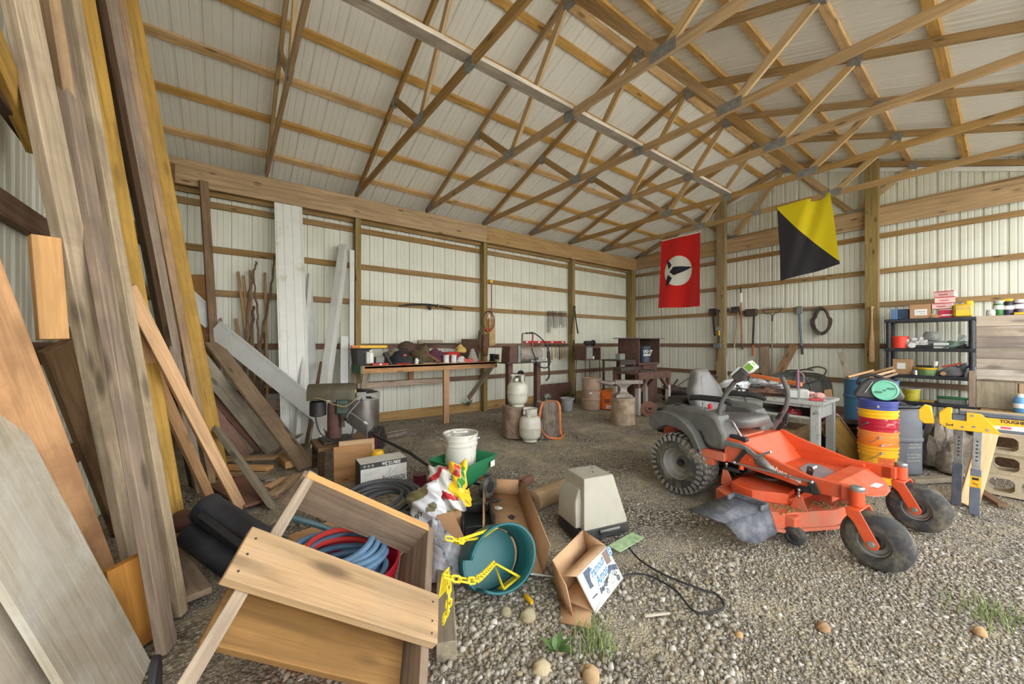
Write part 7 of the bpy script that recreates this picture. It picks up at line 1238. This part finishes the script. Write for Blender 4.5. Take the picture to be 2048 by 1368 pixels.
def skin(name, poly, mat, seed, w, h, d, lift=.004):
    g = bagmesh(w, h, d, seed); b = MB(); keep = []
    def inside(x, y):
        c = False; n = len(poly)
        for i in range(n):
            (x1, y1), (x2, y2) = poly[i], poly[(i+1) % n]
            if (y1 > y) != (y2 > y) and x < (x2-x1)*(y-y1)/(y2-y1)+x1: c = not c
        return c
    fs = [f for f in g.f if inside(sum(f[i] % 41 if False else f[i]//41 for i in range(4))/160, sum(f[i] % 41 for i in range(4))/160)]
    b.add([(v[0], v[1], v[2]+lift) for v in g.v], fs); return b.build(name, mat, t, sharp=80)
skin('red_stripe', [(.05,.45),(.35,.62),(.6,.95),(.48,.98),(.3,.78),(.02,.62)], foil('bag_red', (196, 40, 50)), 3, w, h, .09); skin('red_stripe', [(.0,.25),(.7,.12),(.9,.18),(.2,.38)], foil('bag_red2', (186, 44, 54)), 3, w, h, .09); skin('yellow_top', [(.62,.3),(1,.1),(1,1),(.62,1),(.55,.85),(.72,.6)], foil('bag_yellow', (240, 196, 40)), 3, w, h, .09); skin('green_edge', [(.88,.35),(.98,.35),(.98,.8),(.9,.85)], foil('bag_green', (70, 140, 60)), 3, w, h, .09, .008); skin('red_print', [(.72,.62),(.86,.55),(.88,.8),(.76,.84)], foil('bag_red3', (200, 50, 40)), 3, w, h, .09, .008)
text('lettering', 'Hog', .05, M_DGREY, t, TR(.06, -.01, .105, 60), bold=.001)
t, w, h = bagface([DP(905,1020,2.72), DP(945,1010,2.72), DP(940,980,2.78), DP(895,985,2.8)], 'yellow_bag', 'small shiny yellow bag end below the seed bag', [foil('bag_yellow_b', (244, 200, 36))], 6, .06)
t, w, h = bagface([DP(846,1076,2.40), DP(912,1038,2.43), DP(872,972,2.62), DP(798,996,2.6)], 'silver_bag', 'shiny silver and olive bag lying over the black hose coil', [foil('bag_silver', (212, 214, 218))], 9, .08)
skin('olive_print', [(.0,.65),(.75,.7),(.7,1),(0,1)], foil('bag_olive', (120, 112, 76)), 9, w, h, .08); skin('olive_print', [(.55,.3),(.85,.36),(.83,.5),(.55,.45)], foil('bag_olive2', (112, 108, 80)), 9, w, h, .08); text('lettering', '1951', .05, M_DGREY, t, TR(-.09, -.06, .082, 25), bold=.0012)
b = MB(); b.box(-.15, .17, -.14, .14, 0, .26); tag(b.build('cardboard_box', M_CARD2, None, TR(1.27, 2.62, 0, -25), bevel=.004), 'brown cardboard box under the silver bag', 'box'); sheetp('cardboard_flap', 'curved cardboard flap sticking out below the silver bag', [DP(872,1030,2.36), DP(905,1022,2.36), DP(932,1082,2.2), DP(885,1085,2.2)], .004, M_CARD, 'cardboard')
t = thing('open_case', 'open black plastic case between the silver bag and the long cardboard tray', 'case', (1.52, 2.45, 0), 60); b = MB(); b.box(-.2, .2, -.12, .12, 0, .02); b.box(-.2, .2, -.12, -.1, .02, .1); b.box(-.2, .2, .1, .12, .02, .14); b.box(.18, .2, -.1, .1, .02, .1); b.box(-.2, -.18, -.1, .1, .02, .1); b.build('case_shell', M_BLK, t, bevel=.008); b = MB(); b.box(-.03, .03, -.135, -.12, .03, .08); b.build('latch', M_IRON, t)
lump('clear_sack', 'crumpled clear plastic sack behind the teal swing seat', 'bag', (1.03, 2.05, 0), (.09, .12, .24), bag_mat('clear_sack', (186, 190, 196)), 41, .35)
b = MB(); b.lathe([(.06, 0), (.065, .14), (.0, .14)], 24); tag(b.build('maroon_cup', plain('maroon_plastic', (92, 20, 40), .4), None, TR(1.47, 3.42, 0)), 'maroon plastic cup standing right of the white carton', 'cup')
# --- long cardboard tray
c4 = [Vector((1.30, 1.99, 0)), Vector((1.52, 1.70, 0)), Vector((2.13, 2.74, 0)), Vector((1.93, 2.96, 0))]; t = thing('cardboard_tray', 'long shallow cardboard tray lying open on the gravel', 'tray', (1.7, 2.3, .005)); I = wm(t).inverted()
def quad(nm, P, mat, th=.006): b = MB(); b.add([I @ Vector(p) for p in P], [(0, 1, 2, 3)]); return b.build(nm, mat, t, solid=th)
z_ = Vector((0, 0, .125)); e = lambda a, b_, k: (a-b_).normalized()*k; quad('bottom', c4, M_CARD2)
ou = [e(c4[0], c4[2], .02), e(c4[1], c4[3], .02)]
quad('side_wall', [c4[0], c4[3], c4[3]+z_+Vector((-.02, .02, 0)), c4[0]+z_*.8+Vector((-.02, .01, 0))], M_CARD); quad('side_wall', [c4[1], c4[2], c4[2]+z_*1.1+Vector((.05, -.03, 0)), c4[1]+z_*1.35+Vector((.04, -.02, 0))], M_CARD); quad('end_wall', [c4[2], c4[3], c4[3]+z_+Vector((-.01, .03, 0)), c4[2]+z_+Vector((.03, .02, 0))], M_CARD); quad('end_wall', [c4[0], c4[1], c4[1]+z_*.35+Vector((.0, -.12, 0)), c4[0]+z_*.3+Vector((-.05, -.10, 0))], M_GRCL if False else M_PAPER)
rnd = random.Random(12)
for k in range(5): p = c4[0].lerp(c4[3], .35+.12*k).lerp(c4[1].lerp(c4[2], .35+.12*k), rnd.uniform(.25, .85)); lumpmesh(.03, .02, .012, .5, k).build('paper_scrap', M_WHITE if k % 2 else M_DGREY, t, I @ TR(p.x, p.y, .006, 40*k), sharp=80)
# log, offcut
b = MB(); b.cyl(G(1066,1002,.08), G(1160,965,.08), .085, n=20); tag(b.build('round_timber', wood('log_wood', (172, 148, 116), .7, 1, .05, stain=(130, 104, 80), st_amt=.5)), 'pale round timber lying behind the beige monitor', 'log'); flat('scrap_block', 'small red-brown and white block near the round timber', (1040,966), (1062,956), .04, .08, .06, W_RED, cat='block', grp=None)
# --- monitor lying face down
t = thing('crt_monitor', 'beige tube monitor lying face down on its black base', 'monitor', (2.20, 1.90, 0), -14); M_BEI = plain('beige_case', (168, 164, 150), .5, var=.04, dirt=(150, 142, 120), d_amt=.4, d_sc=5, bump=.08, b_sc=200)
b = MB(); b.loft([R4(.0, .215, .15), R4(.075, .21, .15)]); b.box(-.05, .13, -.162, -.15, .03, .06); b.build('black_bezel', M_BLK, t, bevel=.008); b = MB(); b.box(-.05, .12, -.165, -.158, .052, .066); b.build('silver_strip', M_STEEL, t)
def R8(z, x0, x1, y0, y1): return [Vector((x0, y0, z)), Vector((x1, y0, z)), Vector((x1, y1, z)), Vector((x0, y1, z))]
b = MB(); b.loft([R8(.075, -.175, .20, -.145, .15), R8(.10, -.175, .20, -.145, .15), R8(.42, -.145, .11, -.10, .14), R8(.425, -.14, .105, -.095, .135)]); b.build('case', M_BEI, t, bevel=.008); b = MB(); b.loft([R8(.08, -.215, -.13, -.10, .155), R8(.26, -.205, -.13, -.08, .15), R8(.34, -.16, -.12, -.06, .15)]); b.build('rear_step', M_BEI, t, bevel=.008)
b = MB(); b.cyl((.0, .0, .425), (0, 0, .428), .006); b.cyl((.05, .08, .425), (.05, .08, .428), .006); b.build('screw_hole', M_BLK, t)
# --- biscuit carton
t = thing('snack_carton', 'torn white printed snack carton lying open on the gravel', 'carton', (1.66, 1.45, 0)); I = wm(t).inverted(); V = Vector
bl, br, tr_, tl = V((1.512, 1.29, .004)), V((1.868, 1.385, .004)), V((1.818, 1.467, .175)), V((1.462, 1.372, .175)); quad('printed_panel', [bl, br, tr_, tl], M_PAPER, .012)
dp = V((-.07, .20, 0)); kb, kr, kt2, kt1 = bl+dp, br+dp, br+dp+V((0, .05, .21)), bl+dp+V((-.02, .03, .2)); quad('back_panel', [kb, kr, kt2, kt1], M_CARD2); quad('bottom_panel', [bl+V((0, .01, 0)), br+V((0, .01, 0)), kr, kb], M_CARD2); quad('end_panel', [br, kr, kt2, tr_], M_CARD2); quad('top_flap', [tl, tr_, tr_+V((-.03, .07, -.015)), tl+V((-.05, .05, -.005))], M_CARD2); quad('end_flap', [kb, kt1, kt1+V((-.06, -.17, -.03)), kb+V((-.04, -.15, .0))], M_CARD); quad('lower_flap', [bl+V((-.01, .02, .004)), kb+V((0, -.02, .004)), kb+V((-.12, -.14, .004)), bl+V((-.10, -.06, .004))], M_CARD)
ex, ey = (br-bl), (tl-bl); FM = I @ face(bl, ex, ey); L, Hh = ex.length, ey.length; n2 = (ex.cross(ey)).normalized(); FM = FM @ TR(0, 0, .0075)
def fpoly(nm, poly, mat, lift=0.0): b = MB(); b.prism([(x*L, y*Hh) for x, y in poly], lift, lift+.0006, FM); return b.build(nm, mat, t)
M_SLAT = plain('slate_print', (74, 84, 100), .5, var=.25, sc=50); fpoly('dark_print', [(.08, .52), (.2, .5), (.26, .95), (.06, .95)], M_SLAT); fpoly('dark_print', [(.72, .62), (.86, .6), (.86, .95), (.7, .95)], plain('taupe_print', (124, 104, 98), .5)); fpoly('dark_print', [(.28, .2), (.72, .42), (.95, .30), (.95, .45), (.75, .58), (.3, .36)], M_SLAT)
b = MB(); b.lathe([(0, 0), (.085, 0), (.085, .0008), (0, .0008)], 26, FM @ TR(.16, .125, .0008) @ Matrix.Diagonal((1.15, .75, 1, 1))); b.build('name_oval', M_WHT, t)
M_INK = plain('blue_ink', (66, 122, 160), .5); text('lettering', 'Famous', .062, M_INK, t, FM @ TR(.162, .155, .002, 5), 'CENTER', .85, .0012, .2); text('lettering', 'Amos', .066, M_INK, t, FM @ TR(.175, .105, .002, 5), 'CENTER', .9, .0014, .2); text('lettering', 'COOKIES', .018, M_DGREY, t, FM @ TR(.19, .07, .002, 5), 'CENTER', 1, .0006)
b = MB(); b.lathe([(0, 0), (.026, 0), (.026, .001), (0, .001)], 22, FM @ TR(L*.93, Hh*.84, 0)); o = b.build('round_badge', M_INK, t); b = MB(); b.lathe([(.017, .0012), (.02, .0012), (.02, .0016), (.017, .0016)], 22, FM @ TR(L*.93, Hh*.84, 0), False); b.cbox((L*.93, Hh*.84, .0014), (.012, .012, .0006), FM); b.build('badge_ring', M_WHT, t)
rnd = random.Random(2)
for k in range(16): b = MB(); r = .011+.004*rnd.random(); b.lathe([(r*.45, 0), (r, 0), (r, .0008), (r*.45, .0008)], 12, FM @ TR(L*(.3+.6*rnd.random()), Hh*(.12+.3*rnd.random()), .001), False); b.build('cookie_print', M_WHT if k % 2 else M_SLAT, t)
b = MB(); b.tube([(.1*L, .1*Hh, .001), (.2*L, .45*Hh, .001)], .001, 4, False) if False else b.prism([(.05*L, .3*Hh), (.2*L, .28*Hh), (.2*L, .32*Hh), (.05*L, .33*Hh)], 0, .0008, FM); b.build('branch_print', M_SLAT, t)
tag(board('green_film', G(1228,1098,.02), G(1276,1070,.03), .10, .004, bag_mat('green_film', (156, 184, 140)), None, (0, 0, 1)), 'crumpled pale green film beside the black base of the monitor', 'film')
b = MB(); b.tube(spline([G(*p, .012) for p in ((1252,1088),(1280,1120),(1330,1150),(1400,1178),(1432,1188),(1448,1213),(1420,1226),(1385,1220),(1350,1180),(1300,1152),(1262,1148),(1240,1155))], 8), .006, 7); tag(b.build('power_cord', M_CABLE), 'thin black power cord looping over the gravel in front of the monitor', 'cord')
# --- swing seat with chains
sz_ = Vector((-.10, -1.0, .50)).normalized(); sy_ = Vector((.72, -.45, .42)); sy_ = (sy_-sz_*sy_.dot(sz_)).normalized(); SWM = face((1.20, 1.74, .195), sy_.cross(sz_), sy_) @ Matrix.Scale(1.12, 4)
t = thing('swing_seat', 'teal toddler swing seat tipped over beside the wooden frame', 'swing', M=SWM)
def bandring(r0, r1, a0, a1, prof, nm, mat, th=.012):
    b = MB(); n = 40; vs = [(r0*math.cos(a0+(a1-a0)*i/n), r1*math.sin(a0+(a1-a0)*i/n), z) for i in range(n+1) for z in prof(i/n)]; k = len(prof(0)); b.add(vs, [(i*k+j, (i+1)*k+j, (i+1)*k+j+1, i*k+j+1) for i in range(n) for j in range(k-1)]); return b.build(nm, mat, t, solid=th, sharp=60)
bandring(.14, .165, R(-60), R(240), lambda f: [-.09+.03*math.sin(PI*f), -.03, .03, .07+.05*math.sin(PI*f)], 'seat_back', M_TEAL)
bandring(.14, .165, R(238), R(302), lambda f: [-.09, -.06, -.03], 'front_lip', M_TEAL); b = MB(); b.prism([(.135*math.cos(a), .158*math.sin(a)) for a in [2*PI*i/30 for i in range(30)]], -.09, -.075); b.build('seat_base', M_TEAL, t, bevel=.004)
HP = []
for s in (-1, 1):
    b = MB(); b.cbox((s*.128, .0, .01), (.008, .10, .075)); pz = b.build('yellow_plate', M_YCH, t, bevel=.004)
    for y in (-.06, -.0): b = MB(); b.cyl((s*.120, y+.03, -.005), (s*.124, y+.03, -.005), .005, n=8); b.build('rivet', M_STEEL, pz)
    apex = Vector((-.19, -.20, .12) if s < 0 else (-.02, -.08, .15)); HP.append(wm(t) @ apex); b = MB(); b.tube([(s*.124, -.05, .048), apex, (s*.124, .05, .048), (s*.124, -.05, .048)], .0075, 8); b.build('hanger', M_YCH, t)
def chain(label, pts, nm='yellow_chain'):
    S = spline(pts, 30); ln = [0]
    for i in range(1, len(S)): ln.append(ln[-1]+(S[i]-S[i-1]).length)
    tot = ln[-1]; n = max(2, int(tot/.031)); tt = thing(nm, label, 'chain', tuple(S[0]), 0, 'yellow swing chains'); I = wm(tt).inverted(); k = 0
    for j in range(n):
        d = tot*(j+.5)/n
        while ln[k+1] < d and k < len(S)-2: k += 1
        dirv = (S[k+1]-S[k]).normalized(); M = I @ frame(S[k], S[k]+dirv, (0, 0, 1) if j % 2 else (.7, -.5, .3)); b = MB(); b.tube([M @ Vector((.012*math.copysign(1, math.cos(a))+.009*math.cos(a), .0105*math.sin(a), 0)) for a in [2*PI*i/14 for i in range(14)]], .0042, 6, True); b.build('link', M_YCH, tt)
chain('yellow chain from the far hanger of the swing seat to the frame top', [HP[0], DP(925,1083,1.72), DP(893,1076,1.66)]) if HP[0].z > 0 else None
chain('yellow chain draped from the swing seat over the frame side', [HP[1], DP(955,1158,1.45), DP(915,1158,1.38), DP(888,1152,1.36)]); chain('yellow chain hanging down beside the square timber', [DP(897,1150,1.42), DP(898,1200,1.42), DP(893,1225,1.44), DP(886,1245,1.46)])
b = MB(); b.cbox((0, 0, 0), (.05, .006, .10)); tag(b.build('yellow_plate', M_YCH, None, M=TR(*DP(888,1165,1.44), 30, 10, 0), bevel=.004), 'yellow steel plate of another swing against the frame side', 'plate')
t = thing('screwdriver', 'yellow-handled screwdriver on the gravel right of the swing seat', 'screwdriver', M=frame(G(1035,1172,.012), G(1064,1206,.016), (0, 0, 1))); b = MB(); b.lathe([(.003, 0), (.003, .09)], 8, Matrix(((0,0,1,0),(1,0,0,0),(0,1,0,0),(0,0,0,1)))); b.build('shaft', M_STEEL, t); b = MB(); b.lathe([(.01, .09), (.014, .1), (.014, .15), (.01, .165), (0, .166)], 10, Matrix(((0,0,1,0),(1,0,0,0),(0,1,0,0),(0,0,0,1)))); b.build('handle', M_YELP, t)
# --- weeds and rocks
leafplant('dandelion_weed', 'broad-leaved green weed growing in the foreground gravel', G(1112,1305), 13, .12, .013, plain('dandelion_leaf', (88, 118, 62), .6, var=.25, sc=30), 1.15, 4)
def grass(label, c, n, L, seed, lean=(0, 0), sp=.05):
    rnd = random.Random(seed); b = MB()
    for i in range(n):
        x, y = rnd.gauss(0, sp), rnd.gauss(0, sp); a = rnd.uniform(0, 6.3); l = L*rnd.uniform(.4, 1); k = rnd.uniform(.2, .9); w = .002+.0015*rnd.random(); p = []
        for j in range(5): f = j/4; p.append((x+(math.cos(a)*k+lean[0])*l*f*f, y+(math.sin(a)*k+lean[1])*l*f*f, l*f*(1-.35*f*k)))
        ox, oy = -math.sin(a), math.cos(a); vs = [q for j, (px, py, pz) in enumerate(p) for q in ((px-ox*w*(1-j/4.3), py-oy*w*(1-j/4.3), pz), (px+ox*w*(1-j/4.3), py+oy*w*(1-j/4.3), pz))]; b.add(vs, [(2*j, 2*j+1, 2*j+3, 2*j+2) for j in range(4)])
    o = b.build('grass_tuft', plain('grass_blade_%d' % seed, (126, 142, 82), .7, var=.4, sc=30), None, TR(c[0], c[1], 0), sharp=80); return tag(o, label, 'grass', None, 'stuff')
grass('wispy pale green grass tuft in the foreground gravel', G(1195,1290), 110, .13, 1, (.3, .1), .055); grass('thin green grass sprouting near the right edge of the gravel', G(1975,1235), 60, .16, 2, (0, 0), .06); grass('few grass blades at the far right edge of the gravel', G(2040,1250), 40, .14, 3, (0, 0), .07)
def rock(label, px, py, r, col, seed): lump('rock', label, 'rock', tuple(G(px, py)), r, plain('rock_%d' % seed, col, .9, var=.15, sc=20, bump=.4, dirt=(150, 136, 104), d_amt=.4), seed, .10, 0, 'larger stones in the gravel')
rock('pale flat-topped rock at the bottom of the gravel below the weed', 1083, 1345, (.045, .035, .05), (176, 160, 128), 3); rock('rounded tan rock right of the pale flat-topped one', 1182, 1357, (.036, .036, .05), (172, 142, 104), 5); rock('brown rock alone on the gravel before the mower', 1646, 1258, (.035, .03, .03), (150, 118, 84), 6); rock('olive-grey rock below the swing seat', 1056, 1238, (.042, .04, .05), (158, 148, 118), 7); rock('small grey rock in front of the swing seat lip', 1012, 1228, (.03, .03, .035), (150, 142, 116), 8); rock('tan rock near the right edge in front of the mower caster', 1478, 1272, (.02, .018, .02), (176, 140, 98), 9); rock('orange-tinted rock towards the right edge of the gravel', 1960, 1268, (.03, .025, .03), (176, 142, 100), 10)
o = flat('white_stick', 'whitish stick lying on the gravel in front of the power cord', (1289,1232), (1340,1226), .012, .016, .01, W_PALE, cat='stick', grp=None)
